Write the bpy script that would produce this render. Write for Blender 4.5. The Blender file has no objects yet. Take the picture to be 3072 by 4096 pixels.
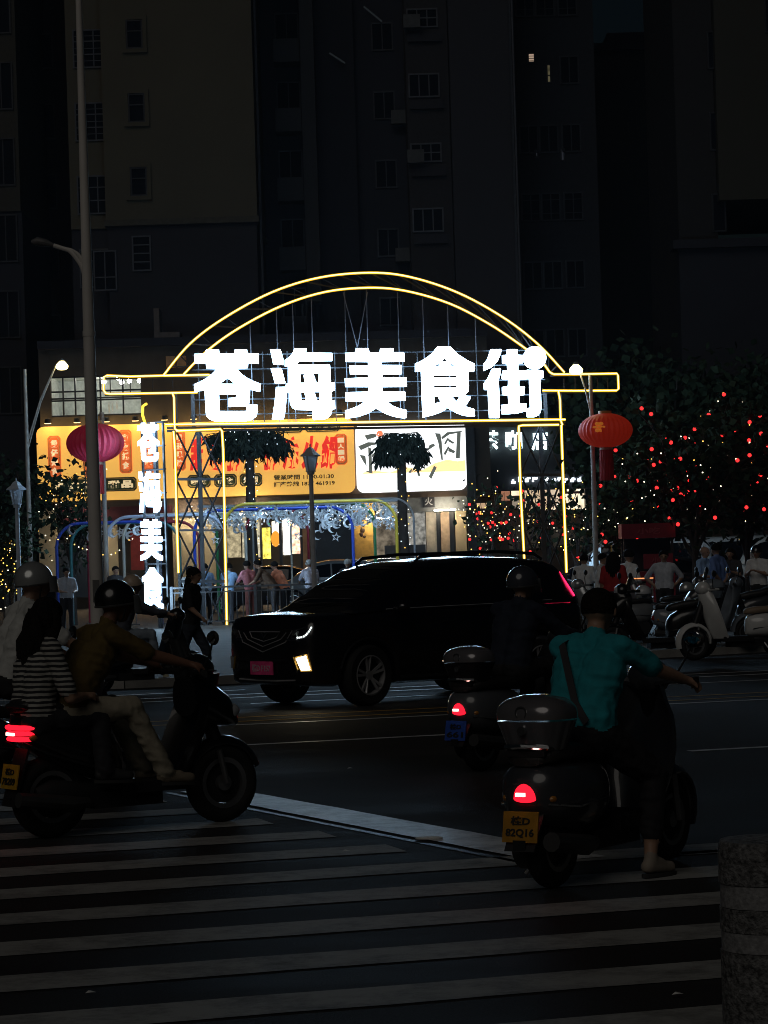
import bpy, bmesh, math, random
import numpy as np
from mathutils import Vector, Matrix, noise
from mathutils.bvhtree import BVHTree

# ------------------------------------------------------------------ scene, camera, world, light
S = bpy.context.scene
COL = S.collection
F = 10700.0                     # focal length in photograph pixels (a 3072 px wide frame)
RHO = math.radians(1.75)        # the photographer held the phone slightly tilted
CX, H0, CAMZ = 1536.0, 2232.0, 1.70
cr, sr = math.cos(RHO), math.sin(RHO)
cam = bpy.data.cameras.new('camera')
co = bpy.data.objects.new('camera', cam); COL.objects.link(co)
cam.sensor_fit = 'HORIZONTAL'; cam.sensor_width = 36.0
cam.lens = F / 3072.0 * 36.0
cam.shift_y = (H0 - 2048.0) / 3072.0
cam.clip_start = 0.5; cam.clip_end = 2000
co.matrix_world = Matrix(((cr, sr, 0, 0), (0, 0, -1, 0), (-sr, cr, 0, CAMZ), (0, 0, 0, 1)))
S.camera = co

SUN_EL, SUN_AZ = math.radians(38), math.radians(200)
wd = bpy.data.worlds.new('World'); S.world = wd; wd.use_nodes = True
nt = wd.node_tree; nt.nodes.clear()
sky = nt.nodes.new('ShaderNodeTexSky'); sky.sky_type = 'NISHITA'; sky.sun_disc = False
sky.sun_elevation = math.radians(9); sky.sun_rotation = SUN_AZ; sky.air_density = 1.3; sky.ozone_density = 4.0; sky.dust_density = 0.2
bg = nt.nodes.new('ShaderNodeBackground'); bg.inputs['Strength'].default_value = 0.0008
wo = nt.nodes.new('ShaderNodeOutputWorld')
nt.links.new(sky.outputs[0], bg.inputs[0]); nt.links.new(bg.outputs[0], wo.inputs[0])
sun = bpy.data.lights.new('sun', 'SUN'); so = bpy.data.objects.new('sun', sun); COL.objects.link(so)
sun.energy = 0.165; sun.angle = math.radians(40); sun.color = (1.0, 0.93, 0.84)
d = Vector((math.sin(SUN_AZ) * math.cos(SUN_EL), math.cos(SUN_AZ) * math.cos(SUN_EL), math.sin(SUN_EL)))
so.rotation_euler = d.to_track_quat('Z', 'Y').to_euler()
S.view_settings.view_transform = 'Standard'; S.view_settings.look = 'None'
S.view_settings.exposure = 0.0; S.view_settings.gamma = 1.0; S.view_settings.use_curve_mapping = False
S.render.engine = 'CYCLES'
S.cycles.use_denoising = True
S.cycles.sample_clamp_indirect = 2.0
S.cycles.sample_clamp_direct = 0.0
S.cycles.filter_width = 1.0
S.cycles.max_bounces = 6; S.cycles.transparent_max_bounces = 8
S.cycles.caustics_reflective = False; S.cycles.caustics_refractive = False

# ------------------------------------------------------------------ helpers
def W(px, py, Y):
    """world point seen at photograph pixel (px, py) at distance Y"""
    u, v = (px - CX) / F, -(py - H0) / F
    return Vector(((u * cr + v * sr) * Y, Y, CAMZ + (-u * sr + v * cr) * Y))

def G(px, py, z=0.0):
    """point of the ground (height z) seen at a pixel"""
    u, v = (px - CX) / F, -(py - H0) / F
    k = -u * sr + v * cr
    Y = (z - CAMZ) / k
    return Vector(((u * cr + v * sr) * Y, Y, z))

def tag(o, label=None, cat=None, group=None, kind=None):
    if label: o['label'] = label
    if cat: o['category'] = cat
    if group: o['group'] = group
    if kind: o['kind'] = kind
    return o

def thing(name, label, cat, loc=(0, 0, 0), rotz=0.0, group=None):
    o = bpy.data.objects.new(name, None); COL.objects.link(o)
    o.empty_display_size = 0.1
    o.location = loc; o.rotation_euler = (0, 0, rotz)
    return tag(o, label, cat, group)

def kids(o): return [c for c in bpy.data.objects if c.parent == o]

def copy_tree(o, tree=None, parent=None):
    if tree is None:
        tree = {}
        for c in bpy.data.objects:
            if c.parent: tree.setdefault(c.parent.name, []).append(c)
    c = o.copy(); COL.objects.link(c)
    if parent is not None: c.parent = parent
    for k in tree.get(o.name, []): copy_tree(k, tree, c)
    return c

MATS = {}
def mat(name, col, rough=0.6, metal=0.0, var=0.18, scale=6.0, bump=0.0, spec=0.5, coat=0.0, bscale=None, coatr=0.04):
    """procedural Principled material: noise breaks up colour and roughness, a finer noise gives relief"""
    if name in MATS: return MATS[name]
    m = bpy.data.materials.new(name); m.use_nodes = True
    n, l = m.node_tree.nodes, m.node_tree.links
    b = n['Principled BSDF']
    b.inputs['Metallic'].default_value = metal
    b.inputs['Specular IOR Level'].default_value = spec
    b.inputs['Coat Weight'].default_value = coat; b.inputs['Coat Roughness'].default_value = coatr
    tc = n.new('ShaderNodeTexCoord'); no = n.new('ShaderNodeTexNoise')
    no.inputs['Scale'].default_value = scale; no.inputs['Detail'].default_value = 6
    l.new(tc.outputs['Object'], no.inputs['Vector'])
    rp = n.new('ShaderNodeValToRGB')
    lo = tuple(max(0, c * (1 - var)) for c in col[:3]) + (1,); hi = tuple(c * (1 + var) for c in col[:3]) + (1,)
    rp.color_ramp.elements[0].position = 0.3; rp.color_ramp.elements[1].position = 0.7
    rp.color_ramp.elements[0].color = lo; rp.color_ramp.elements[1].color = hi
    l.new(no.outputs['Fac'], rp.inputs['Fac']); l.new(rp.outputs['Color'], b.inputs['Base Color'])
    mr = n.new('ShaderNodeMapRange'); mr.inputs['To Min'].default_value = max(0.02, rough - 0.12 * rough); mr.inputs['To Max'].default_value = min(1, rough + 0.12 * rough)
    l.new(no.outputs['Fac'], mr.inputs['Value']); l.new(mr.outputs['Result'], b.inputs['Roughness'])
    if bump > 0:
        n2 = n.new('ShaderNodeTexNoise'); n2.inputs['Scale'].default_value = bscale or scale * 8; n2.inputs['Detail'].default_value = 5
        l.new(tc.outputs['Object'], n2.inputs['Vector'])
        bp = n.new('ShaderNodeBump'); bp.inputs['Strength'].default_value = bump; bp.inputs['Distance'].default_value = 0.02
        l.new(n2.outputs['Fac'], bp.inputs['Height']); l.new(bp.outputs['Normal'], b.inputs['Normal'])
    MATS[name] = m
    return m

def emis(name, col, strength, sample=True, var=0.0, scale=4.0):
    if name in MATS: return MATS[name]
    m = bpy.data.materials.new(name); m.use_nodes = True
    n, l = m.node_tree.nodes, m.node_tree.links
    n.remove(n['Principled BSDF'])
    e = n.new('ShaderNodeEmission'); e.inputs['Color'].default_value = tuple(col[:3]) + (1,); e.inputs['Strength'].default_value = strength
    if var > 0:
        tc = n.new('ShaderNodeTexCoord'); no = n.new('ShaderNodeTexNoise'); no.inputs['Scale'].default_value = scale
        l.new(tc.outputs['Object'], no.inputs['Vector'])
        mr = n.new('ShaderNodeMapRange'); mr.inputs['From Min'].default_value = 0.3; mr.inputs['From Max'].default_value = 0.7
        mr.inputs['To Min'].default_value = strength * (1 - var); mr.inputs['To Max'].default_value = strength * (1 + var)
        l.new(no.outputs['Fac'], mr.inputs['Value']); l.new(mr.outputs['Result'], e.inputs['Strength'])
    l.new(e.outputs[0], n['Material Output'].inputs['Surface'])
    m.cycles.emission_sampling = 'AUTO' if sample else 'NONE'
    MATS[name] = m
    return m

class MB:
    """collects shapes and links them as ONE mesh object"""
    def __init__(self): self.v, self.f, self.mi, self.cur = [], [], [], 0
    def add(self, vs, fs):
        o = len(self.v); self.v.extend([tuple(p) for p in vs])
        for f in fs: self.f.append([i + o for i in f]); self.mi.append(self.cur)
        return self
    def box(self, c, s, R=None):
        c = Vector(c); h = [x / 2 for x in s]
        vs = [Vector((sx * h[0], sy * h[1], sz * h[2])) for sx in (-1, 1) for sy in (-1, 1) for sz in (-1, 1)]
        if R is not None: vs = [R @ p for p in vs]
        return self.add([c + p for p in vs], [(0, 1, 3, 2), (4, 6, 7, 5), (0, 4, 5, 1), (2, 3, 7, 6), (0, 2, 6, 4), (1, 5, 7, 3)])
    def bar(self, p0, p1, w, h=None):
        p0, p1 = Vector(p0), Vector(p1); h = h or w
        q = (p1 - p0).to_track_quat('Z', 'Y').to_matrix()
        return self.box((p0 + p1) / 2, (w, h, (p1 - p0).length), q)
    def rings(self, rs, cap=True, closed=True):
        n = len(rs[0]); o = len(self.v)
        vs = [p for r in rs for p in r]; fs = []
        for k in range(len(rs) - 1):
            for i in range(n if closed else n - 1):
                j = (i + 1) % n
                fs.append((k * n + i, k * n + j, (k + 1) * n + j, (k + 1) * n + i))
        if cap and closed:
            fs.append(tuple(range(n - 1, -1, -1))); fs.append(tuple((len(rs) - 1) * n + i for i in range(n)))
        return self.add(vs, fs)
    def cyl(self, p0, p1, r0, r1=None, n=10, cap=True):
        p0, p1 = Vector(p0), Vector(p1); r1 = r0 if r1 is None else r1
        M = (p1 - p0).to_track_quat('Z', 'Y').to_matrix()
        rs = [[p + M @ Vector((r * math.cos(2 * math.pi * i / n), r * math.sin(2 * math.pi * i / n), 0)) for i in range(n)] for p, r in ((p0, r0), (p1, r1))]
        return self.rings(rs, cap)
    def tube(self, pts, r, n=6, cap=True):
        pts = [Vector(p) for p in pts]; rs = []
        rr = r if isinstance(r, (list, tuple)) else [r] * len(pts)
        t0 = (pts[1] - pts[0]).normalized()
        M = t0.to_track_quat('Z', 'Y').to_matrix()
        for k, p in enumerate(pts):
            t = (pts[min(k + 1, len(pts) - 1)] - pts[max(k - 1, 0)]).normalized()
            q = (M @ Vector((0, 0, 1))).rotation_difference(t).to_matrix(); M = q @ M
            rs.append([p + M @ Vector((rr[k] * math.cos(2 * math.pi * i / n), rr[k] * math.sin(2 * math.pi * i / n), 0)) for i in range(n)])
        return self.rings(rs, cap)
    def sph(self, c, r, n=12, m=8, R=None):
        c = Vector(c); r = (r, r, r) if isinstance(r, (int, float)) else r
        rs = []
        for k in range(m + 1):
            a = math.pi * k / m; a = min(max(a, 0.02), math.pi - 0.02)
            row = [Vector((r[0] * math.sin(a) * math.cos(2 * math.pi * i / n), r[1] * math.sin(a) * math.sin(2 * math.pi * i / n), -r[2] * math.cos(a))) for i in range(n)]
            rs.append([c + (R @ p if R is not None else p) for p in row])
        return self.rings(rs)
    def lathe(self, prof, c=(0, 0, 0), n=16, axis='Z', cap=True, a0=0.0, a1=None):
        c = Vector(c); rs = []
        for r, h in prof:
            row = []
            for i in range(n):
                a = 2 * math.pi * i / n
                x, y = r * math.cos(a), r * math.sin(a)
                row.append(c + (Vector((x, y, h)) if axis == 'Z' else Vector((x, h, y)) if axis == 'Y' else Vector((h, x, y))))
            rs.append(row)
        return self.rings(rs, cap)
    def prism(self, poly, fn0, fn1):
        n = len(poly)
        vs = [fn0(*p) for p in poly] + [fn1(*p) for p in poly]
        fs = [tuple(range(n)), tuple(range(2 * n - 1, n - 1, -1))] + [(i, i + n, (i + 1) % n + n, (i + 1) % n) for i in range(n)]
        return self.add(vs, fs)
    def build(self, name, mats, parent=None, smooth=35, loc=None):
        me = bpy.data.meshes.new(name); me.from_pydata(self.v, [], self.f)
        mats = mats if isinstance(mats, (list, tuple)) else [mats]
        for m in mats: me.materials.append(m)
        if len(mats) > 1: me.polygons.foreach_set('material_index', self.mi)
        bm = bmesh.new(); bm.from_mesh(me)
        bmesh.ops.recalc_face_normals(bm, faces=bm.faces)
        if smooth:
            lim = math.radians(smooth)
            for f in bm.faces: f.smooth = True
            for e in bm.edges:
                if len(e.link_faces) == 2 and e.calc_face_angle(0) > lim: e.smooth = False
        bm.to_mesh(me); bm.free()
        o = bpy.data.objects.new(name, me); COL.objects.link(o)
        if parent is not None: o.parent = parent
        if loc is not None: o.location = loc
        return o

def share(name, me, parent=None, loc=(0, 0, 0), rot=(0, 0, 0), scale=(1, 1, 1)):
    o = bpy.data.objects.new(name, me); COL.objects.link(o)
    o.location = loc; o.rotation_euler = rot; o.scale = scale
    if parent is not None: o.parent = parent
    return o

def curve_mesh(name, polys, depth, bevel=0.0):
    """flat polygons with holes -> extruded mesh, in the XZ plane, thickness along Y"""
    cu = bpy.data.curves.new(name, 'CURVE'); cu.dimensions = '2D'; cu.fill_mode = 'BOTH'
    cu.extrude = depth / 2; cu.bevel_depth = bevel; cu.bevel_resolution = 1
    for p in polys:
        s = cu.splines.new('POLY'); s.points.add(len(p) - 1); s.use_cyclic_u = True
        for k, (x, y) in enumerate(p): s.points[k].co = (x, y, 0, 1)
    return _to_mesh(cu, name)

def _to_mesh(cu, name):
    o = bpy.data.objects.new('tmp', cu); COL.objects.link(o)
    dg = bpy.context.evaluated_depsgraph_get()
    me = bpy.data.meshes.new_from_object(o.evaluated_get(dg)); me.name = name
    bpy.data.objects.remove(o); bpy.data.curves.remove(cu)
    me.transform(Matrix.Rotation(math.pi / 2, 4, 'X'))
    return me

def text_mesh(txt, size, depth=0.02, bold=0.0, shear=0.0, align='CENTER', line=1.0):
    cu = bpy.data.curves.new('text', 'FONT'); cu.body = txt; cu.size = size; cu.extrude = depth / 2
    cu.offset = bold; cu.shear = shear; cu.align_x = align; cu.align_y = 'CENTER'; cu.space_line = line
    cu.resolution_u = 3
    return _to_mesh(cu, 'text')

def text_obj(name, txt, size, m, loc, parent=None, depth=0.02, bold=0.0, shear=0.0, sx=1.0, rotz=0.0, fit=None, line=1.0):
    me = text_mesh(txt, size, depth, bold, shear, line=line)
    me.materials.clear(); me.materials.append(m)
    co_ = np.zeros(len(me.vertices) * 3); me.vertices.foreach_get('co', co_); co_ = co_.reshape(-1, 3)
    if len(co_):
        lo, hi = co_.min(0), co_.max(0); c = (lo + hi) / 2
        co_[:, 0] -= c[0]; co_[:, 2] -= c[2]
        if fit: co_[:, 0] *= fit[0] / (hi[0] - lo[0]); co_[:, 2] *= fit[1] / (hi[2] - lo[2])
        me.vertices.foreach_set('co', co_.ravel())
    return share(name, me, parent, loc, (0, 0, rotz), (sx, 1, 1))

def lerp(a, b, t): return a + (b - a) * t
rnd = random.Random(7)
# ------------------------------------------------------------------ ground, road, markings
AL = math.atan(0.30)                                   # the road crosses the view at a slant
AD = Vector((math.cos(AL), math.sin(AL), 0)); ND = Vector((-math.sin(AL), math.cos(AL), 0))

def asphalt(name, col, rough):
    m = bpy.data.materials.new(name); m.use_nodes = True
    n, l = m.node_tree.nodes, m.node_tree.links; b = n['Principled BSDF']
    tc = n.new('ShaderNodeTexCoord')
    a = n.new('ShaderNodeTexNoise'); a.inputs['Scale'].default_value = 0.35; a.inputs['Detail'].default_value = 8; a.inputs['Roughness'].default_value = 0.65
    g = n.new('ShaderNodeTexNoise'); g.inputs['Scale'].default_value = 90; g.inputs['Detail'].default_value = 2
    mp = n.new('ShaderNodeMapping'); mp.inputs['Rotation'].default_value = (0, 0, -AL); mp.inputs['Scale'].default_value = (0.25, 1.6, 1)
    l.new(tc.outputs['Object'], mp.inputs['Vector']); l.new(mp.outputs[0], a.inputs['Vector']); l.new(tc.outputs['Object'], g.inputs['Vector'])
    mx = n.new('ShaderNodeMix'); mx.data_type = 'FLOAT'; mx.inputs[0].default_value = 0.35
    l.new(a.outputs['Fac'], mx.inputs[2]); l.new(g.outputs['Fac'], mx.inputs[3])
    rp = n.new('ShaderNodeValToRGB'); e = rp.color_ramp.elements
    e[0].position, e[1].position = 0.35, 0.68
    e[0].color = tuple(c * 0.45 for c in col) + (1,); e[1].color = tuple(c * 1.8 for c in col) + (1,)
    l.new(mx.outputs[0], rp.inputs['Fac']); l.new(rp.outputs['Color'], b.inputs['Base Color'])
    mr = n.new('ShaderNodeMapRange'); mr.inputs['From Min'].default_value = 0.35; mr.inputs['From Max'].default_value = 0.65
    mr.inputs['To Min'].default_value = rough - 0.10; mr.inputs['To Max'].default_value = rough + 0.14
    l.new(a.outputs['Fac'], mr.inputs['Value']); l.new(mr.outputs[0], b.inputs['Roughness'])
    bp = n.new('ShaderNodeBump'); b.inputs['Specular IOR Level'].default_value = 0.16
    bp.inputs['Strength'].default_value = 0.5; bp.inputs['Distance'].default_value = 0.006
    l.new(g.outputs['Fac'], bp.inputs['Height']); l.new(bp.outputs[0], b.inputs['Normal'])
    MATS[name] = m
    return m

def paint_mat(name, col, wear=0.5):
    """road paint worn through to the asphalt in specks and longer scuffs"""
    m = bpy.data.materials.new(name); m.use_nodes = True
    n, l = m.node_tree.nodes, m.node_tree.links; b = n['Principled BSDF']
    tc = n.new('ShaderNodeTexCoord')
    a = n.new('ShaderNodeTexNoise'); a.inputs['Scale'].default_value = 3.0; a.inputs['Detail'].default_value = 12; a.inputs['Roughness'].default_value = 0.78
    l.new(tc.outputs['Object'], a.inputs['Vector'])
    rp = n.new('ShaderNodeValToRGB'); e = rp.color_ramp.elements
    e[0].position, e[1].position = 0.30 + 0.1 * wear, 0.52 + 0.1 * wear
    e[0].color = tuple(c * 0.40 for c in col) + (1,); e[1].color = tuple(col) + (1,)
    l.new(a.outputs['Fac'], rp.inputs['Fac']); l.new(rp.outputs['Color'], b.inputs['Base Color'])
    b.inputs['Roughness'].default_value = 0.8; b.inputs['Specular IOR Level'].default_value = 0.2
    return m

M_ASPH = asphalt('asphalt', (0.030, 0.030, 0.031), 0.80)
M_PAVE = mat('paving', (0.10, 0.095, 0.09), 0.75, var=0.3, scale=1.5, bump=0.3)
M_KERB = mat('kerb_stone', (0.35, 0.34, 0.32), 0.6, var=0.25, scale=3, bump=0.3)
M_WHITE = paint_mat('road_paint_white', (0.38, 0.385, 0.37), 0.40)
M_LITPAINT = paint_mat('stop_line_paint', (0.80, 0.82, 0.84), 0.35); M_LITPAINT.node_tree.nodes['Principled BSDF'].inputs['Roughness'].default_value = .5; M_LITPAINT.node_tree.nodes['Principled BSDF'].inputs['Specular IOR Level'].default_value = .5  # paler than the zebra paint, with the sign's reflected light in the colour
M_YELLOW = paint_mat('road_paint_yellow', (0.55, 0.33, 0.06), 0.5)

road = MB().add([(-400, -60, 0), (400, -60, 0), (400, 900, 0), (-400, 900, 0)], [(0, 1, 2, 3)]).build('road', M_ASPH, smooth=0)
road['kind'] = 'structure'

def strip(name, p, q, w, z, m, parent=None):
    p, q = Vector(p), Vector(q); t = (q - p).normalized(); nn = Vector((-t.y, t.x, 0)) * w / 2
    n = max(2, int((q - p).length / 0.4)); r = random.Random(int(p.x * 991 + p.y * 77))
    a, b = [], []
    for i in range(n + 1):
        c = p.lerp(q, i / n)
        a.append(c + nn * (1 + r.uniform(-.05, .05)) + Vector((0, 0, z))); b.append(c - nn * (1 + r.uniform(-.05, .05)) + Vector((0, 0, z)))
    return MB().add(a + b, [(i, i + 1, n + 2 + i, n + 1 + i) for i in range(n)]).build(name, m, parent, smooth=0)

# stop line across the lanes, seen slanting down to the right
s0, s1 = G(1000, 3212), G(2060, 3415)
sd = (s1 - s0).normalized()
stop = strip('stop_line', s0 - sd * 1.2 + Vector((0.10, 0.04, 0)), s1 + sd * 0.5 + Vector((0.10, 0.04, 0)), 0.40, 0.008, M_LITPAINT); stop['kind'] = 'structure'
strip('seam', s0 - sd * 1.2 - Vector((0.17, 0.06, 0)), s1 + sd * 0.5 - Vector((0.17, 0.06, 0)), 0.05, 0.004, mat('tar_seam', (0.012, 0.012, 0.012), 0.5), stop)
# zebra stripes run with the traffic; their far ends are cut along the stop line
zebra = thing('crosswalk', None, None); zebra['kind'] = 'structure'
base = G(1540, 3984)
for k in range(-9, 15):
    c = base + ND * (1.005 * k)
    # where the stripe meets the stop line
    den = AD.x * sd.y - AD.y * sd.x
    t = ((s0.x - c.x) * sd.y - (s0.y - c.y) * sd.x) / den
    e = c + AD * (t - 0.42)
    if (c + AD * t).y < s1.y - .3: e = c + AD * (t + 2.6)
    if k < 0: e = c + AD * 7
    st = e - AD * (11 if k > 3 else 9)
    strip('crosswalk_stripe', st, e, 0.43, 0.004, M_WHITE, zebra)

lanes = thing('lane_markings', None, None); lanes['kind'] = 'structure'
def lane(px, py, a, b, w, m, z=0.004):
    p = G(px, py); strip('lane_line', p + AD * a, p + AD * b, w, z, m, lanes)
for px, py, a, b, w, m in ((914, 2873, -14, 9, .11, M_YELLOW), (914, 2889, -14, 9, .11, M_YELLOW), (1450, 2957, -2.2, 1.1, .13, M_LITPAINT),
                           (960, 2792, -20, 26, .13, M_LITPAINT), (1600, 2750, -20, 22, .12, M_LITPAINT), (980, 2760, -20, 0, .12, M_LITPAINT),
                           (2800, 2811, -6, 26, .12, M_LITPAINT), (2800, 3003, -.1, 12, .12, M_LITPAINT), (2950, 3402, -.35, 9, .15, M_WHITE),
                           (1640, 2786, -2, 6, .10, M_LITPAINT)):
    lane(px, py, a, b, w, m)

# raised pavement beyond the road, with a kerb of separate stones
kp = [Vector((-40, 27, 0)), Vector((-12, 35.2, 0)), G(800, 2742), G(1536, 2702), G(2050, 2668), G(2600, 2634), G(3072, 2608), Vector((60, 62, 0))]
far = [Vector((60, 130, 0)), Vector((-40, 130, 0))]
pv = MB()
top = [p + Vector((0, 0.13, 0.12)) for p in kp] + [p + Vector((0, 0, 0.12)) for p in far]
pv.add(top, [tuple(range(len(top)))])
pave = pv.build('pavement', M_PAVE, smooth=0); pave['kind'] = 'structure'
kerb = thing('kerb', None, None); kerb['kind'] = 'structure'
stone = MB().box((0, 0, 0.062), (0.985, 0.14, 0.124)).build('kerb_stone', M_KERB, kerb)
first = True
for a, b in zip(kp[1:-1], kp[2:]):
    L = (b - a).length; n = int(L); ang = math.atan2(b.y - a.y, b.x - a.x)
    for i in range(min(n, 26)):
        c = a.lerp(b, (i + .5) / n) + Vector((0, 0.06, rnd.uniform(-.004, .004)))
        if first: s = stone; first = False
        else: s = share('kerb_stone', stone.data, kerb)
        s.location = c; s.rotation_euler = (0, 0, ang + rnd.uniform(-.01, .01)); s.scale = (L / n, 1, 1)

# ------------------------------------------------------------------ the lit gateway
M_STEEL = mat('gate_steel', (0.030, 0.030, 0.034), 0.6, var=0.2)
M_LEDC = emis('led_core', (1.0, 0.86, 0.42), 2.6, sample=False)
M_LEDH = emis('led_sleeve', (1.0, 0.56, 0.012), 1.45)  # amber glow added round the bright core as its halo
M_LETW = emis('letter_light', (0.46, 0.73, 1.0), 21.0)
M_LETS = emis('letter_side', (0.45, 0.70, 1.0), 0.8, sample=False)
GY = 68.0
def P(px, py, dy=0.0): return W(px, py, GY + dy)
gate = thing('entrance_gateway', 'steel gateway with glowing arch and large white lit characters over the plaza entrance', 'gateway', W(1480, 2240, GY) * Vector((1, 1, 0)) if False else (0, 0, 0))
g0 = Vector((W(1480, 2240, GY).x, GY, 0.12)); gate.location = g0
def gl(p): return Vector(p) - g0

def led(path, r=0.031):
    pts = [gl(P(*q)) for q in path]
    h = MB().tube(pts, r, 8).build('led_strip', M_LEDH, gate)
    MB().tube([p + Vector((0, -r * 0.80, 0)) for p in pts], r * 0.46, 6).build('led_core', M_LEDC, h)

def arc_pts(pts, n=40):
    """smooth curve through pixels (Catmull-Rom)"""
    out = []; q = [pts[0]] + list(pts) + [pts[-1]]
    for i in range(1, len(q) - 2):
        for k in range(n // (len(pts) - 1)):
            t = k / (n // (len(pts) - 1)); p0, p1, p2, p3 = [Vector(q[i + j]) for j in (-1, 0, 1, 2)]
            out.append(tuple(0.5 * ((2 * p1) + (p2 - p0) * t + (2 * p0 - 5 * p1 + 4 * p2 - p3) * t * t + (3 * p1 - p0 - 3 * p2 + p3) * t ** 3)))
    return out + [pts[-1]]

AO = arc_pts([(655, 1500), (760, 1375), (900, 1270), (1090, 1168), (1280, 1110), (1480, 1091), (1640, 1108), (1830, 1170), (2010, 1268), (2150, 1375), (2258, 1490)], 60)
AI = arc_pts([(735, 1497), (830, 1402), (960, 1310), (1130, 1222), (1300, 1168), (1470, 1151), (1620, 1163), (1800, 1215), (1960, 1298), (2085, 1382), (2160, 1440), (2200, 1490)], 60)
led(AO); led(AI)
led([(740, 1500), (520, 1506), (428, 1502), (416, 1508), (414, 1560), (424, 1574), (440, 1576), (600, 1573), (790, 1570)])
led([(655, 1503), (838, 1499)])
led([(2200, 1490), (2215, 1497), (2300, 1497), (2468, 1494), (2472, 1503), (2474, 1556), (2466, 1562), (2300, 1563), (2170, 1562)])
led([(690, 1572), (696, 1590), (698, 1690), (700, 1716), (712, 1722)]); led([(2233, 1563), (2240, 1600), (2242, 1680), (2250, 1700)])
led([(662, 1698), (900, 1695), (1480, 1688), (2000, 1681), (2262, 1678)], 0.033)
led([(704, 1724), (860, 1717), (882, 1716), (888, 1724), (893, 1800), (900, 2150), (908, 2518)], 0.034)
led([(694, 1724), (700, 1800), (706, 2050), (714, 2292)], 0.034)
led([(2075, 1712), (2074, 1705), (2090, 1701), (2236, 1699)]); led([(2075, 1708), (2082, 1960), (2097, 2235)], 0.033); led([(2245, 1700), (2254, 1960), (2266, 2290)], 0.035)

# steel: arch truss, arms, beam, lattice posts
am = MB()
for A in (AO, AI):
    for dy in (0.07, 0.75):
        am.tube([gl(P(x, y, dy)) for x, y in A[::2]], 0.025, 5)
for k in range(2, len(AO) - 1, 4):
    a, b = AO[k], AI[min(k, len(AI) - 1)]
    am.bar(gl(P(*a, .08)), gl(P(*b, .08)), .03); am.bar(gl(P(*a, .08)), gl(P(*a, .75)), .025); am.bar(gl(P(*b, .08)), gl(P(*AO[min(k + 2, len(AO) - 1)], .75)), .02)
am.build('arch_truss', M_STEEL, gate)
rm = MB()
for x, t in ((1170, 1215), (1245, 1190), (1378, 1165), (1465, 1158), (1590, 1168), (1690, 1188), (1105, 1240), (1790, 1222), (1000, 1300), (1900, 1270)):
    rm.bar(gl(P(x, t, .3)), gl(P(x + 14, 1690, .3)), .018)
rm.bar(gl(P(1372, 1168, .28)), gl(P(1432, 1400, .28)), .022); rm.bar(gl(P(1470, 1168, .28)), gl(P(1428, 1400, .28)), .022)
rm.build('hanger_rod', mat('rod_steel', (0.12, 0.12, 0.14), 0.5), gate)
bmm = MB()
for y in (1700, 1712):
    bmm.bar(gl(P(668, y + 12, .06)), gl(P(2262, y - 12, .06)), .06)
for dy in (.06, .8): bmm.bar(gl(P(420, 1514, dy)), gl(P(840, 1506, dy)), .05); bmm.bar(gl(P(420, 1580, dy)), gl(P(700, 1576, dy)), .05); bmm.bar(gl(P(2200, 1503, dy)), gl(P(2468, 1500, dy)), .05); bmm.bar(gl(P(2170, 1570, dy)), gl(P(2468, 1568, dy)), .05)
for x in (440, 520, 610, 690, 2255, 2300, 2345, 2390, 2430):
    bmm.bar(gl(P(x, 1512, .08)), gl(P(x + 2, 1575, .08)), .025)
bmm.bar(gl(P(690, 1700, .75)), gl(P(2250, 1684, .75)), .07)
bmm.build('beam', M_STEEL, gate)
fr = MB()                                              # grid that carries the characters
for y in (1412, 1470, 1530, 1590, 1650):
    fr.bar(gl(P(770, y + 10, .06)), gl(P(2180, y - 12, .06)), .022)
for x in (792, 905, 1050, 1148, 1338, 1420, 1610, 1668, 1905, 1975, 2150): fr.bar(gl(P(x, 1405, .07)), gl(P(x + 8, 1690, .07)), .018)
fr.build('letter_frame', mat('frame_steel', (0.06, 0.065, 0.075), 0.6), gate)

def post(xa, xb, yt, yb, name='lattice_post'):
    m = MB()
    xm = (xa + xb) / 2
    for x, dy, w in ((xa, .05, .06), (xb, .05, .06), (xm, .75, .11)):
        m.bar(gl(P(x, yt, dy)), gl(P(x + (yb - yt) * sr, yb, dy)), w)
    n = 4
    for k in range(n):
        y0, y1 = lerp(yt, yb, k / n), lerp(yt, yb, (k + 1) / n); o0, o1 = (y0 - yt) * sr, (y1 - yt) * sr
        for a, b in ((xa, xm), (xm, xb)):
            m.bar(gl(P(a + o0, y0, .06 if a != xm else .75)), gl(P(b + o1, y1, .06 if b != xm else .75)), .035)
            m.bar(gl(P(b + o0, y0, .06 if b != xm else .75)), gl(P(a + o1, y1, .06 if a != xm else .75)), .035)
        m.bar(gl(P(xa + o1, y1, .06)), gl(P(xb + o1, y1, .06)), .07 if k % 2 == 0 else .05)
    m.build(name, M_STEEL, gate)
post(699, 888, 1712, 2530); post(2076, 2246, 1696, 2510)
for xs in ((700, 1575), (770, 1575), (2180, 1570), (2240, 1565)): MB().bar(gl(P(xs[0], xs[1], .5)), gl(P(xs[0] + 5, 1712, .5)), .09).build('stub_post', M_STEEL, gate)

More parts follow.
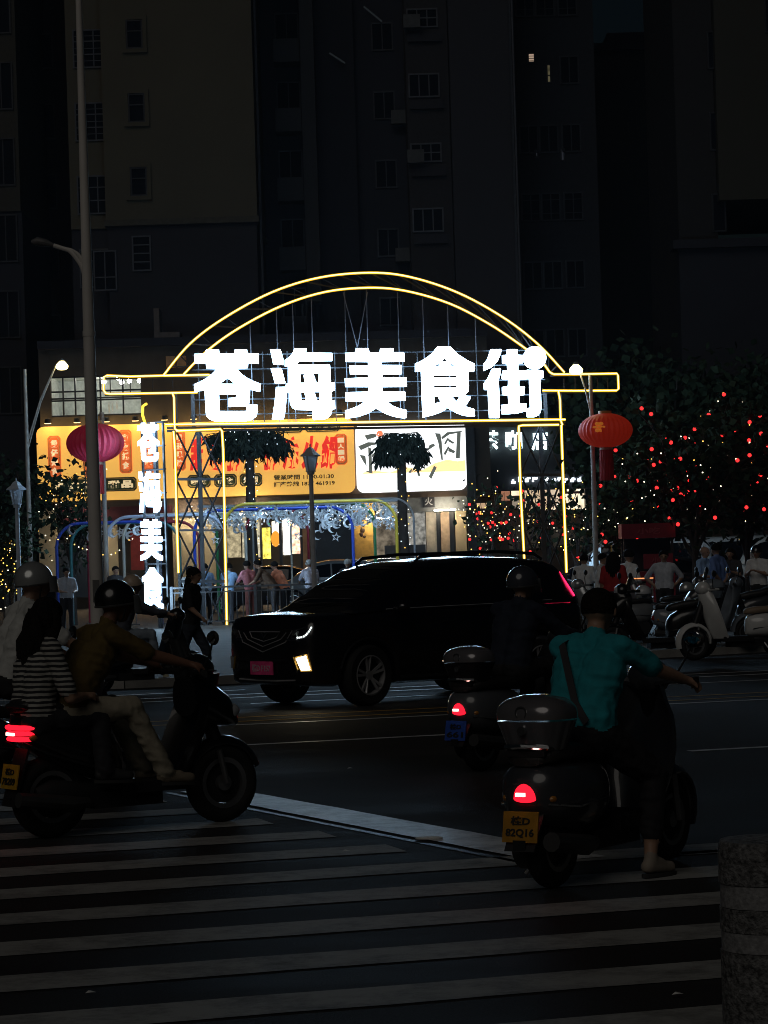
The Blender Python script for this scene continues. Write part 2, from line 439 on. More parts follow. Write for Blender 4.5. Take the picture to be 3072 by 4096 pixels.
# the five characters, traced as outlines with their openings
LET = {
 'A': (740, 1360, 4.608, [[(165,250),(375,245),(380,170),(635,170),(645,240),(900,240),(910,170),(1150,170),(1165,240),(1370,245),(1370,445),(1175,450),(1165,530),(980,540),(1050,620),(1150,690),(1260,745),(1400,800),(1395,965),(1310,955),(1210,930),(1205,1100),(1190,1180),(1345,1185),(1350,1320),(1320,1420),(1220,1490),(1100,1510),(550,1510),(440,1470),(385,1400),(370,1290),(355,940),(165,970),(160,810),(280,760),(400,690),(500,610),(570,540),(390,535),(380,450),(170,445)],
   [(785,720),(905,805),(655,805)], [(640,1012),(940,1012),(930,1055),(800,1060),(795,1245),(1125,1235),(1115,1300),(650,1300)]]),
 'B': (1060, 1360, 5.184, [[(95,185),(320,182),(345,225),(396,410),(396,530),(165,525),(150,450)], [(105,575),(335,572),(360,600),(440,890),(422,908),(200,915)],
   [(402,410),(500,350),(560,270),(605,165),(870,165),(865,255),(1385,260),(1405,280),(1405,440),(1390,452),(720,460),(655,508),(1345,500),(1360,530),(1375,865),(1450,870),(1460,1050),(1395,1080),(1397,1238),(1460,1245),(1468,1440),(1405,1450),(1380,1550),(1320,1620),(1240,1655),(985,1655),(970,1470),(640,1462),(560,1420),(510,1330),(490,1105),(465,1105),(440,1450),(400,1655),(130,1655),(165,1480),(195,1250),(220,965),(415,962),(428,912),(478,885),(470,570),(402,565)],
   [(745,718),(800,715),(790,745),(815,878),(748,880)], [(1020,712),(1105,712),(1103,875),(1075,872)], [(758,1098),(825,1093),(812,1110),(838,1250),(765,1248)], [(1040,1093),(1118,1093),(1122,1245),(1090,1240)]]),
 'C': (1340, 1360, 4.879, [[(190,245),(390,240),(398,155),(655,155),(685,235),(860,235),(875,155),(1150,155),(1145,237),(1360,242),(1370,435),(925,445),(925,478),(1305,482),(1310,680),(935,690),(935,720),(1400,722),(1412,905),(1370,928),(935,932),(940,998),(1380,1000),(1385,1195),(1040,1205),(1120,1270),(1250,1320),(1410,1360),(1410,1530),(1330,1540),(1150,1510),(980,1450),(800,1350),(640,1450),(460,1510),(200,1550),(185,1370),(330,1325),(460,1270),(555,1212),(200,1210),(190,1010),(635,1000),(645,932),(190,930),(180,740),(648,722),(650,690),(285,685),(270,490),(640,482),(640,445),(200,440)]]),
 'D': (1640, 1360, 5.925, [[(105,555),(250,490),(400,400),(520,300),(640,150),(960,150),(1000,190),(1130,320),(1280,420),(1400,490),(1540,560),(1550,700),(1520,770),(1400,765),(1405,1150),(1390,1230),(1310,1310),(1460,1330),(1430,1420),(1330,1565),(1540,1630),(1550,1800),(1530,1830),(1420,1830),(1250,1805),(1100,1750),(870,1620),(860,1660),(750,1720),(560,1790),(285,1860),(262,1300),(245,760),(105,775)],
   [(765,500),(815,460),(868,500)], [(590,622),(672,575),(672,620)], [(985,580),(1060,622),(985,622)], [(570,855),(1085,855),(1085,880),(570,880)], [(580,1098),(1085,1096),(1085,1120),(580,1120)], [(585,1355),(650,1355),(710,1460),(592,1490)], [(1020,1355),(1150,1355),(1100,1435)]]),
 'E': (1900, 1360, 5.184, [[(310,195),(330,182),(555,182),(562,210),(538,310),(480,440),(400,540),(330,590),(170,660),(160,500),(240,400)], [(345,585),(536,572),(550,620),(530,740),(500,830),(515,1120),(520,1610),(500,1630),(280,1630),(250,1050),(175,1050),(165,900),(250,790),(310,650)],
   [(650,185),(885,182),(900,300),(1000,305),(1005,490),(905,515),(905,625),(1040,625),(1080,610),(1420,620),(1430,790),(1365,815),(1385,1400),(1370,1500),(1310,1580),(1220,1612),(1065,1612),(1045,1490),(900,1530),(700,1550),(540,1550),(530,1340),(680,1320),(670,1165),(550,1150),(545,970),(670,945),(675,835),(545,825),(540,740),(560,630),(655,625),(650,515),(550,500),(545,310),(640,300)],
   [(925,840),(1105,820),(1125,1395),(1080,1410),(1070,1305),(940,1300),(935,1165),(1040,1150),(1045,960),(925,945)]]),
}
def inside(p, q):
    c = False
    for (x0, y0), (x1, y1) in zip(q, q[1:] + q[:1]):
        if (y0 > p[1]) != (y1 > p[1]) and p[0] < (x1 - x0) * (p[1] - y0) / (y1 - y0) + x0: c = not c
    return c
def inset(polys, d):
    """thin the strokes by d: outlines move inwards, openings grow"""
    out = []
    for p in polys:
        hole = any(q is not p and inside(p[0], q) for q in polys)
        area = sum(a[0] * b[1] - b[0] * a[1] for a, b in zip(p, p[1:] + p[:1])); s = (1 if area > 0 else -1) * (-1 if hole else 1); r = []
        for i, v in enumerate(p):
            a, b = Vector(p[i - 1]), Vector(p[(i + 1) % len(p)]); v = Vector(v); t0, t1 = (v - a).normalized(), (b - v).normalized()
            n0, n1 = Vector((-t0.y, t0.x)), Vector((-t1.y, t1.x)); m = (n0 + n1); m = m.normalized() if m.length > .2 else n0
            r.append(tuple(v + m * s * d / max(.55, m.dot(n0))))
        out.append(r)
    return out
CHARS = {}
def char_mesh(key, scale_m, depth):
    """outline in metres round its own centre; scale_m = metres per photograph pixel"""
    ox, oy, s, polys = LET[key]
    pp = [[(ox + x / s, oy + y / s) for x, y in p] for p in polys]
    xs = [p[0] for q in pp for p in q]; ys = [p[1] for q in pp for p in q]
    cx, cy = (min(xs) + max(xs)) / 2, (min(ys) + max(ys)) / 2
    # undo the phone's tilt so that the character stands upright in the place
    q = [[(((x - cx) * cr - (y - cy) * sr) * scale_m, (-(y - cy) * cr - (x - cx) * sr) * scale_m) for x, y in p] for p in pp]
    me = curve_mesh('character', inset(q, .016), depth)
    me.materials.clear(); me.materials.append(M_LETW); me.materials.append(M_LETS)
    for p in me.polygons: p.material_index = 0 if abs(p.normal.y) > 0.7 else 1
    return me, (cx, cy), (max(xs) - min(xs), max(ys) - min(ys))
for key in 'ABCDE':
    me, c, sz = char_mesh(key, GY / F, 0.09); CHARS[key] = (me, sz)
    share('character', me, gate, gl(P(c[0], c[1], -.12)))
dc = gl(P(2139, 1431, -.28))
MB().cyl(dc, dc + Vector((0, .1, 0)), .29, n=28).build('round_badge', M_LETW, gate)

# upright sign with the same characters, hung beside the post and turned side-on
SY = 66.6
sp = W(606, 2070, SY)
side = thing('upright_sign', 'slim upright sign of glowing white characters, topped by a bent yellow light tube', 'sign', (sp.x, SY, 0.12), math.radians(-44))
zt, zb_ = W(600, 1690, SY).z - .12, W(604, 2445, SY).z - .12
rl_ = MB()
for x in (-.40, .40): rl_.bar((x, .12, zb_), (x, .12, zt), .05)
for k in range(9): rl_.bar((-.42, .15, lerp(zb_, zt, k / 8)), (.42, .15, lerp(zb_, zt, k / 8)), .035)
rl_.build('sign_frame', M_STEEL, side)
MB().bar((0, .2, 0), (0, .2, zt), .09).build('pole', M_STEEL, side)
for key, (y0, y1) in zip('ABCD', ((1688, 1850), (1882, 2052), (2074, 2246), (2268, 2438))):
    me, sz = CHARS[key]
    h = (y1 - y0) * SY / F; k = h / (sz[1] * GY / F)
    share('character', me, side, (0, -.02, W(604, (y0 + y1) / 2, SY).z - .12), scale=(k * .90, .3, k * .98))
hp = [Vector((-.12, 0, zt - .05)), Vector((-.22, 0, zt + .2)), Vector((-.2, 0, zt + .42)), Vector((-.06, 0, zt + .47))]
MB().tube(hp, .034, 8).build('light_tube', emis('tube_yellow', (1, .68, .06), 2.2, sample=False), side)
# ------------------------------------------------------------------ buildings
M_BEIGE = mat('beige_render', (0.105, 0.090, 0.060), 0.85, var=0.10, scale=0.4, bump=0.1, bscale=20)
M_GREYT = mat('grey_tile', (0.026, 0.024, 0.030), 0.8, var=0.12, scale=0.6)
M_DARKW = mat('dark_render', (0.024, 0.024, 0.032), 0.85, var=0.2, scale=0.3)
M_MIDW = mat('mid_render', (0.06, 0.058, 0.062), 0.85, var=0.12, scale=0.4)
M_TRIM = mat('stone_trim', (0.08, 0.072, 0.055), 0.8)
M_FRAME = mat('window_frame', (0.085, 0.088, 0.10), 0.5)
M_FRAMED = mat('dark_window_frame', (0.05, 0.05, 0.055), 0.4, metal=0.4)
M_PANE = mat('dark_glass', (0.012, 0.014, 0.02), 0.06, var=0.05)
M_PIPE = mat('down_pipe', (0.075, 0.075, 0.085), 0.5)
M_ACU = mat('air_conditioner', (0.06, 0.06, 0.06), 0.6)
def B(px, py, Y): return W(px, py, Y)

def slab(mb, x0, x1, z0, z1, y0, y1): mb.box(((x0 + x1) / 2, (y0 + y1) / 2, (z0 + z1) / 2), (x1 - x0, y1 - y0, z1 - z0))

def window(parent, org, xc, zc, w, h, y, fm, vb=1, hb=(), pane=None, surround=None, bars=0):
    """frame standing proud of the wall face y, pane set back in it; xc, zc world"""
    m = MB(); t = .06
    X, Z, Yf = xc - org.x, zc - org.z, y - org.y
    m.box((X, Yf - .03, Z + h / 2), (w + t, .10, t)); m.box((X, Yf - .03, Z - h / 2), (w + t, .10, t))
    for k in range(vb + 2):
        m.box((X - w / 2 + w * k / (vb + 1), Yf - .035, Z), (t if k in (0, vb + 1) else .045, .09, h - t))
    for q in hb: m.box((X, Yf - .033, Z - h / 2 + h * q), (w - t, .06, .045))
    for k in range(bars): m.box((X, Yf - .12, Z - h / 2 + h * (k + .5) / bars), (w, .02, .025))
    f = m.build('window', fm, parent, smooth=0)
    MB().box((X, Yf - .012, Z), (w - .02, .02, h - .02)).build('pane', pane or M_PANE, f, smooth=0)
    if surround:
        s = MB(); e = .16
        s.box((X, Yf - .05, Z + h / 2 + e / 2 + .04), (w + 2 * e + .1, .12, e)); s.box((X, Yf - .05, Z - h / 2 - e / 2 - .04), (w + 2 * e + .1, .14, e))
        for sx in (-1, 1): s.box((X + sx * (w / 2 + e / 2 + .04), Yf - .05, Z), (e, .11, h + .08))
        s.build('surround', surround, f, smooth=0)
    return f

TOP = 62.0
TY = 110.0
def px2x(px, Y, py=700): return W(px, py, Y).x

# beige tower with a darker base
o = Vector((px2x(650, TY), TY, 0)); tw = thing('apartment_tower', 'beige apartment tower with small framed windows and dark grey base', 'building', o, 0, 'apartment towers behind the plaza')
xl, xr, xb = px2x(418, TY) - o.x, px2x(1024, TY) - o.x, px2x(268, TY) - o.x
zc_ = W(740, 872, TY).z
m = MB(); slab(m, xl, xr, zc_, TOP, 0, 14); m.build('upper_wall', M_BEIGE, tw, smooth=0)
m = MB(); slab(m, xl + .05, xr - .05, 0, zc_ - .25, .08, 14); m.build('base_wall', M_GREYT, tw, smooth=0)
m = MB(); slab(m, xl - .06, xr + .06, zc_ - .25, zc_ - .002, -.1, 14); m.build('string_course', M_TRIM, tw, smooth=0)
m = MB(); slab(m, xb, xl - .02, W(350, 905, TY).z, TOP, .9, 13); m.build('side_bay', M_BEIGE, tw, smooth=0)
m = MB(); slab(m, xb, xl - .02, 0, W(350, 905, TY).z - .002, 1.0, 13); m.build('bay_base', M_GREYT, tw, smooth=0)
fl = 3.03
for i in range(-1, 8):
    px, py = 552 - i * 0 , 725
    c = W(555, 727, TY); z = c.z + fl * i
    if i >= 0: window(tw, o, c.x, z, .62, 1.12, TY, M_FRAMED, 0, (.62,), surround=M_BEIGE)
    cb = W(372, 780, TY + .9); zb2 = cb.z + fl * i
    window(tw, o, cb.x, zb2, 1.25, 1.55, TY + .9 + (.1 if i < 0 else 0), M_FRAME, 2, (.35, .7), bars=3 if i >= 1 else 0)
c = W(566, 1013, TY); window(tw, o, c.x, c.z, .72, 1.4, TY + .08, M_FRAME, 0, (.25, .5, .75))
c = W(420, 1082, TY); window(tw, o, c.x, c.z, .9, 1.6, TY + .08, M_FRAME, 1, (.33,))
m = MB(); m.cyl((xr + .12, .5, 4), (xr + .12, .5, TOP), .06, n=8); m.build('drain_pipe', M_PIPE, tw)

# recessed middle block with balconies
MY = 118.0
o = Vector((px2x(1340, MY), MY, 0)); t2 = thing('apartment_tower', 'dark recessed apartment block with stacked balconies directly behind the arch', 'building', o, 0, 'apartment towers behind the plaza')
xl, xr = px2x(1020, MY) - o.x, px2x(1660, MY) - o.x
m = MB(); slab(m, xl, xr, 0, TOP, 0, 12); m.build('wall', M_DARKW, t2, smooth=0)
px = px2x(1245, MY) - o.x
m = MB(); slab(m, px - .3, px + .3, 13, TOP, -1.3, -.002); m.build('pilaster', M_MIDW, t2, smooth=0)
px2_ = px2x(1415, MY) - o.x
m = MB(); slab(m, px2_ - .15, px2_ + .15, 11, TOP, -.5, -.002); m.build('pilaster', M_DARKW, t2, smooth=0)
for i in range(-1, 11):
    z = 14.5 + 3.03 * i
    bx0, bx1 = px2x(1112, MY) - o.x, px2x(1215, MY) - o.x
    b = MB(); slab(b, bx0, bx1, z, z + .9, -1.3, -1.18); slab(b, bx0, bx1, z - .12, z - .002, -1.3, -.002); slab(b, bx0, bx0 + .1, z, z + .9, -1.178, -.002); b.build('balcony', M_MIDW, t2, smooth=0)
    window(t2, o, (bx0 + bx1) / 2 + o.x, z + 1.3, 1.0, 1.9, MY, M_FRAMED, 1)
    cx_ = px2x(1545, MY); window(t2, o, cx_, z + 1.1, .9, 1.2, MY, M_FRAMED, 1)
    if i % 2 == 0:
        q = MB(); qx = px2x(1608, MY) - o.x; q.box((qx, -.3, z + .5), (.8, .4, .6)); q.cyl((qx + .1, -.51, z + .5), (qx + .1, -.5, z + .5), .22, n=12); q.build('air_conditioner', M_ACU, t2, smooth=0)
m = MB()
for xx, za, zb3 in ((1042, 9, TOP), (1195, 9, 13)): m.cyl((px2x(xx, MY) - o.x, -.2, za), (px2x(xx, MY) - o.x, -.2, zb3), .05, n=6)
m.build('drain_pipe', M_PIPE, t2)
for x0, y0, x1, y1 in ((1318, 212, 1380, 252), (1455, 26, 1528, 86)):      # lit strips of two balcony doors seen at a slant
    a, b = W(x0, y0, MY - .3), W(x1, y1, MY - .3)
    MB().bar(a - o, b - o, .07).build('lit_window', emis('lit_dim_blue', (.45, .55, .6), .022, sample=False), t2)

# slim column block with window stack
CY = 112.0
o = Vector((px2x(1720, CY), CY, 0)); t3 = thing('apartment_tower', 'slim dark apartment block with a single stack of pale framed windows', 'building', o, 0, 'apartment towers behind the plaza')
xl, xr = px2x(1636, CY) - o.x, px2x(1806, CY) - o.x
m = MB(); slab(m, xl, xr, 0, TOP, 0, 8); m.build('wall', mat('dim_render', (0.030, 0.027, 0.029), .85), t3, smooth=0)
for i in range(0, 9):
    c = W(1722, 880, CY); z = c.z + 3.0 * i * .94
    window(t3, o, c.x - .1, z, 1.25, .75 if i % 2 else .95, CY, M_FRAME if i in (0, 5) else M_PIPE, 2, (.5,) if i % 2 else ())
    q = MB(); slab(q, -.75, .65, z - 1.0 - o.z, z - .62, -.16, -.002); q.build('ledge', M_GREYT, t3, smooth=0)
    if i % 2: q = MB(); q.box((xl - .3 + .6, -.35, z - .2), (.7, .35, .55)); q.cyl((xl + .32, -.54, z - .2), (xl + .32, -.53, z - .2), .2, n=12); q.build('air_conditioner', M_ACU, t3, smooth=0)

FY = 111.0
o = Vector((px2x(1930, FY), FY, 0)); t4 = thing('apartment_tower', 'windowless dark tower wall between the slim window stack and the deep recess', 'building', o, 0, 'apartment towers behind the plaza')
m = MB(); slab(m, px2x(1812, FY) - o.x, px2x(2052, FY) - o.x, 0, TOP, 0, 10); m.build('wall', mat('tower_wall_grey', (0.036, 0.034, 0.040), .85, var=.1, scale=.3), t4, smooth=0)
m = MB(); slab(m, px2x(2052, FY) - o.x + .002, px2x(2062, FY) - o.x, 0, TOP, .2, 10); m.cyl((px2x(2068, FY) - o.x, .1, 3), (px2x(2068, FY) - o.x, .1, TOP), .05, n=6); m.build('drain_pipe', M_PIPE, t4, smooth=0)

RY = 119.0
o = Vector((px2x(2220, RY), RY, 0)); t5 = thing('apartment_tower', 'nearly black tower block with two small lit windows high up', 'building', o, 0, 'apartment towers behind the plaza')
xr = px2x(2372, RY, 100)
m = MB(); slab(m, px2x(2040, RY) - o.x, xr - o.x, 0, TOP, 0, 9); m.build('wall', mat('black_render', (0.030, 0.031, 0.036), .85, var=.2), t5, smooth=0)
for i in range(0, 12):
    for px in (2120, 2200, 2290):
        c = W(px, 700, RY); z = 8 + 3.03 * i
        if abs(z - W(2125, 232, RY).z) < 1.5 and px < 2250: continue
        window(t5, o, c.x, z, .8, 1.2, RY, M_FRAMED, 1, (), bars=2 if i % 3 == 0 else 0)
c = W(2125, 231, RY); window(t5, o, c.x, c.z, .28, .42, RY, M_FRAMED, 0, (), pane=emis('lit_window_pink', (1.0, .72, .52), .38, sample=False), bars=4)
c = W(2195, 295, RY); window(t5, o, c.x, c.z, .16, .8, RY, M_FRAMED, 0, (.4,), pane=emis('lit_window_yellow', (.85, .75, .42), .07, sample=False, var=.5, scale=5))
for px, py, w, h in ((2146, 615, .1, .3), (2250, 620, .14, .5)):
    c = W(px, py, RY); window(t5, o, c.x, c.z, w, h, RY, M_FRAMED, 0, (), pane=emis('lit_window_dim', (.5, .55, .7), .03, sample=False))

LY = 136.0
o = Vector((px2x(2530, LY), LY, 0)); t6 = thing('apartment_building', 'lower dark building under the open patch of night sky', 'building', o, 0)
zt6 = W(2540, 200, LY).z
m = MB(); slab(m, px2x(2330, LY) - o.x, px2x(2760, LY) - o.x, 0, zt6, 0, 9); m.build('wall', mat('far_wall', (0.028, 0.031, 0.030), .85, var=.15, scale=.25), t6, smooth=0)
m = MB(); slab(m, px2x(2365, LY) - o.x, px2x(2640, LY) - o.x, zt6, zt6 + .35, -.3, 8); slab(m, px2x(2436, LY, 180) - o.x, px2x(2600, LY, 180) - o.x, zt6 + .352, zt6 + 1.1, 1, 5); m.build('roof_slab', M_DARKW, t6, smooth=0)
m = MB()
for q in range(5): m.box((px2x(2440 + q * 62, LY) - o.x, -2.6, 10.75), (.05, .05, 1.5))
for zz in (11.5, 10.9, 10.1): m.box((px2x(2565, LY) - o.x, -2.6, zz), (4.2, .04, .04))
m.box((px2x(2565, LY) - o.x, -1.3, 9.95), (4.4, 2.6, .2))
m.build('roof_railing', mat('black_iron', (0.02, 0.02, 0.02), .5), t6, smooth=0)

XY = 108.0
o = Vector((px2x(2900, XY), XY, 0)); t7 = thing('apartment_tower', 'dim beige tower with a dark jutting base, beside the open sky', 'building', o, 0, 'apartment towers behind the plaza')
za = W(2900, 800, XY).z
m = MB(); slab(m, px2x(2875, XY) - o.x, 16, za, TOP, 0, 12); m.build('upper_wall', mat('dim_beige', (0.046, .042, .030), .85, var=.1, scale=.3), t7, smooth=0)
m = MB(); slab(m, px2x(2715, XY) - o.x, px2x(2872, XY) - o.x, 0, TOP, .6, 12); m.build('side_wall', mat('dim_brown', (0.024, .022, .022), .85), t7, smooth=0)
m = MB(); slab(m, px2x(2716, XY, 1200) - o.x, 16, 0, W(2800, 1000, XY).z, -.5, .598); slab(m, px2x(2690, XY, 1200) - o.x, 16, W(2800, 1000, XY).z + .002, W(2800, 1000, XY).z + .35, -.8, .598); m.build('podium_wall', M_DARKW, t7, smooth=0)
for i in range(7):
    c = W(2865, 300, XY); window(t7, o, c.x + .02, 12 + 3.3 * i, .5, 1.5, XY + .6, M_FRAMED, 0)
    window(t7, o, c.x + 2.6, 16.5 + 3.3 * i, 1.1, 1.3, XY, M_FRAMED, 1)

o = Vector((px2x(-60, 109), 109.0, 0)); t8 = thing('apartment_tower', 'brown beige tower edge at the picture border with a dark gap next to it', 'building', o, 0, 'apartment towers behind the plaza')
za = W(40, 845, 109).z
m = MB(); slab(m, -14, px2x(78, 109) - o.x, za, TOP, 0, 10); m.build('upper_wall', mat('dim_beige2', (0.055, .048, .036), .85), t8, smooth=0)
m = MB(); slab(m, -14, px2x(82, 109) - o.x, 0, za - .002, .1, 10); m.build('base_wall', M_DARKW, t8, smooth=0)
m = MB(); slab(m, px2x(82, 109) - o.x + .002, px2x(268, 109) - o.x, 0, TOP, 9, 12); m.build('recess_wall', mat('black_render2', (0.022, .022, .026), .85), t8, smooth=0)
for i in range(8):
    window(t8, o, px2x(15, 109), 9 + 3.1 * i, .9, 1.9, 109 + (.1 if 9 + 3.1 * i < za else 0), M_FRAMED, 1)
    window(t8, o, px2x(170, 118), 9 + 3.1 * i, 1.2, 1.5, 118, M_FRAMED, 1)

# ---------------------------------------------------------------- shop podium
PY = 100.0
o = Vector((px2x(800, PY, 2000), PY, 0.12)); sh = thing('shop_building', 'two storey shop building with a lit upper window and bright shopfronts under the signboards', 'building', o)
def R(px0, py0, px1, py1, Y=PY):
    """rectangle on a wall from two pixel corners, levelled: x0, x1, z0, z1 relative to the building"""
    a, b = W(px0, (py0 + py1) / 2, Y), W(px1, (py0 + py1) / 2, Y); pm_ = (px0 + px1) / 2
    return a.x - o.x, b.x - o.x, W(pm_, py1, Y).z - o.z, W(pm_, py0, Y).z - o.z
M_WALLD = mat('shop_wall', (0.09, 0.075, 0.06), .8, var=.25, scale=1.2)
M_BROWN = mat('brown_soffit', (0.07, 0.045, 0.03), .7)
M_MAROON = mat('maroon_fascia', (0.10, 0.015, 0.02), .6)
M_CREAM = mat('cream_panel', (0.60, 0.48, 0.30), .7, var=.15, scale=2)
M_BLACKP = mat('black_panel', (0.015, 0.015, 0.018), .4)
M_MUST = mat('mustard_panel', (0.55, 0.32, 0.07), .6)
ww = R(300, 1500, 566, 1662)
xl, xr = R(110, 0, 1905, 10)[:2]
zpod = W(900, 1390, PY).z
m = MB()                                               # upper storey wall round the window opening
slab(m, xl, ww[0] - .9, 4.0, zpod, 0, .3); slab(m, ww[1], xr, 4.0, zpod, 0, .3)
slab(m, ww[0] - .898, ww[1] - .002, 4.0, ww[2], 0, .3); slab(m, ww[0] - .898, ww[1] - .002, ww[3], zpod, 0, .3)
m.build('upper_wall', M_WALLD, sh, smooth=0)
m = MB(); slab(m, xl, xr, zpod + .002, zpod + .3, -.3, 7); m.build('roof', M_DARKW, sh, smooth=0)
m = MB(); slab(m, xl, xr, 3.8, 3.998, -.25, 3); m.build('soffit', M_BROWN, sh, smooth=0)
# room behind the upper window
rx0, rx1, rz0, rz1 = ww[0] - 1.0, ww[1] + .1, ww[2] - .1, ww[3] + .05
m = MB(); slab(m, rx0, rx1, rz0, rz1, 3.4, 3.5); slab(m, rx0, rx1, rz0 - .1, rz0 - .002, .31, 3.4); slab(m, rx0, rx1, rz1 + .002, rz1 + .1, .31, 3.4); slab(m, rx0 - .1, rx0 - .002, rz0, rz1, .31, 3.4); slab(m, rx1 + .002, rx1 + .1, rz0, rz1, .31, 3.4)
rm_ = m.build('upstairs_room', mat('white_room', (.62, .64, .60), .8), sh, smooth=0)
m = MB()
for q, (bx, by, bz) in enumerate(((.15, .8, -.12), (.62, 1.0, -.1), (.68, .8, -.28), (.80, .7, -.25), (.95, .7, -.25), (.35, 2.2, -.15))):
    m.sph((lerp(ww[0], ww[1], bx), by, rz1 + bz), .085, 10, 6)
m.build('ceiling_lamp', emis('room_lamp', (1, 1, .92), 45.0), rm_)
f = MB()
for k in (0, .38, .72, 1.0): f.box((lerp(ww[0], ww[1], k), .1, (ww[2] + ww[3]) / 2), (.06, .08, ww[3] - ww[2]))
f.box((ww[0] - .45, .1, (ww[2] + ww[3]) / 2), (.06, .08, ww[3] - ww[2]))
for k in (0.02, .40, .45, .62, .98): f.box(((ww[0] + ww[1]) / 2 - .45, .103, lerp(ww[2], ww[3], k)), (ww[1] - ww[0] + .9, .07, .06))
uw = f.build('window', M_FRAMED, sh, smooth=0)
ps = MB()
for bx, bz, w, h in ((.27, .17, .14, .22), (.29, .30, .16, .12), (.50, .2, .05, .34), (.55, .22, .03, .3), (.62, .25, .05, .28)): ps.box((lerp(ww[0], ww[1], bx), .16, lerp(ww[2], ww[3], bz)), (w * .8, .01, h * 1.1))
ps.build('notice', mat('paper', (.8, .8, .76), .8), uw, smooth=0)
m = MB()                                               # gable ornaments and flue boxes on the roof edge
for px0, py0, px1, py1 in ((618, 1235, 640, 1392), (640, 1330, 720, 1392)):
    a = R(px0, py0, px1, py1); slab(m, a[0], a[1], zpod + .3, a[3], -.2, 1)
m.build('parapet', mat('parapet', (.13, .10, .085), .8), sh, smooth=0)
a = R(668, 1428, 745, 1470)
m = MB(); slab(m, a[0], lerp(a[0], a[1], .45), a[2], a[3], -.5, -.002); slab(m, lerp(a[0], a[1], .55), a[1], a[2], a[3], -.5, -.002); m.build('flood_box', mat('flood_box', (.7, .35, .15), .6), sh, smooth=0)  # wall boxes with the orange light on them put into their colour

# ground floor: bays between pillars; each front is its own part
def bay(name, px0, py0, px1, py1, m_, y0=-.1, y1=.1):
    a = R(px0, py0, px1, py1); b = MB(); slab(b, a[0], a[1], a[2], a[3], y0, y1); return b.build(name, m_, sh, smooth=0)
m = MB(); slab(m, xl, xr, 0, 3.79, 3.0, 3.3); m.build('back_wall', M_WALLD, sh, smooth=0)
bay('fascia', 250, 2012, 690, 2095, M_MAROON)
bay('pillar', 158, 2022, 226, 2340, M_CREAM, -.15, .4)
bay('dark_shutter', 228, 2170, 420, 2390, mat('night_blue_panel', (0.02, .03, .045), .5), .3, .4)
bay('shutter', 422, 2100, 470, 2390, M_CREAM, .3, .4)
bay('red_panel', 520, 2120, 572, 2280, mat('red_panel', (.35, .04, .03), .6), .3, .4)
bay('cream_wall', 690, 2060, 870, 2400, M_CREAM, .3, .42)
bay('door_frame', 872, 2010, 905, 2400, M_BLACKP, .2, .5)
bay('brown_transom', 690, 2003, 1190, 2058, M_BROWN, -.12, .2)
bay('black_transom', 1195, 1985, 1420, 2045, M_BLACKP, -.14, .2)
LIT = [(906, 2065, 960, 2230, (.9, .75, .45), .22), (965, 2065, 1040, 2230, (.9, .8, .55), .3), (1048, 2110, 1080, 2235, (.95, .8, .12), .75), (1086, 2085, 1116, 2180, (1, .9, .75), 1.1), (1130, 2070, 1160, 2220, (1, .95, .85), 1.5), (1162, 2078, 1200, 2215, (1, .62, .42), .8)]
for k, (a0, b0, a1, b1, c, s) in enumerate(LIT):
    bay('lit_panel', a0, b0, a1, b1, emis('lit_panel_%s' % 'abcdef'[k], c, s * 2.2, var=.6, scale=7), .5, .56)
a = R(1085, 2130, 1116, 2180); MB().sph(((a[0] + a[1]) / 2, .4, (a[2] + a[3]) / 2), (.17, .1, .3), 12, 8).build('orange_lamp', emis('orange_lamp', (1, .38, .04), 1.1), sh)
bay('mullion', 1117, 2050, 1129, 2400, M_BLACKP, .3, .6); bay('mullion', 1201, 2050, 1212, 2400, M_BLACKP, .3, .6); bay('mullion', 1040, 2050, 1048, 2400, M_BLACKP, .3, .6)
bay('column', 1213, 2046, 1240, 2400, mat('tan_column', (.42, .25, .14), .7), -.1, .3)
bay('dark_bay', 1241, 2046, 1415, 2400, M_BLACKP, 1.0, 1.1)
mp_ = bay('mustard_panel', 1418, 1985, 1502, 2400, M_MUST, -.1, .2)
for px, py, s in ((1450, 2135, .16), (1452, 2050, .12), (1447, 2085, .1)):
    a = W(px, py, PY) - o; bl = MB()
    for q in range(5): bl.sph((a.x + rnd.uniform(-.08, .08), -.11, a.z + rnd.uniform(-s, s)), (rnd.uniform(.05, .1), .02, rnd.uniform(.04, .1)), 8, 5)
    bl.build('emblem', mat('emblem_dark', (.05, .02, .01), .7), mp_)
bay('grey_fascia', 1503, 1972, 1868, 2048, mat('grey_fascia', (.18, .19, .20), .6), -.1, .15)
b_ = bay('square_sign', 1690, 1982, 1738, 2030, M_BLACKP, -.16, -.101)
a = R(1690, 1982, 1738, 2030); text_obj('lettering', '火', .3, mat('sign_grey', (.35, .35, .36), .6), ((a[0] + a[1]) / 2, -.17, (a[2] + a[3]) / 2), sh, .01, .008)
bay('pale_panel', 1706, 2045, 1748, 2240, mat('pale_panel', (.5, .45, .38), .7), .2, .3)
bay('pale_panel', 1765, 2045, 1800, 2240, mat('tan_panel', (.48, .35, .24), .7), .2, .3)
bay('pale_panel', 1822, 2020, 1866, 2240, M_CREAM, .0, .3)
bay('glass_front', 1503, 2050, 1600, 2330, emis('shop_glow_a', (.75, .62, .45), .22, var=.7, scale=4), .4, .45); bay('glass_front', 1612, 2050, 1705, 2330, emis('shop_glow_b', (.80, .78, .70), .34, var=.7, scale=5), .4, .45); bay('mullion', 1600, 2048, 1612, 2400, M_BLACKP, .3, .5); bay('low_cabinet', 1540, 2180, 1705, 2330, M_BLACKP, .1, .35)
bay('door_post', 1750, 2040, 1764, 2400, M_BLACKP, .1, .3); bay('door_post', 1802, 2040, 1820, 2400, M_BLACKP, .1, .3)
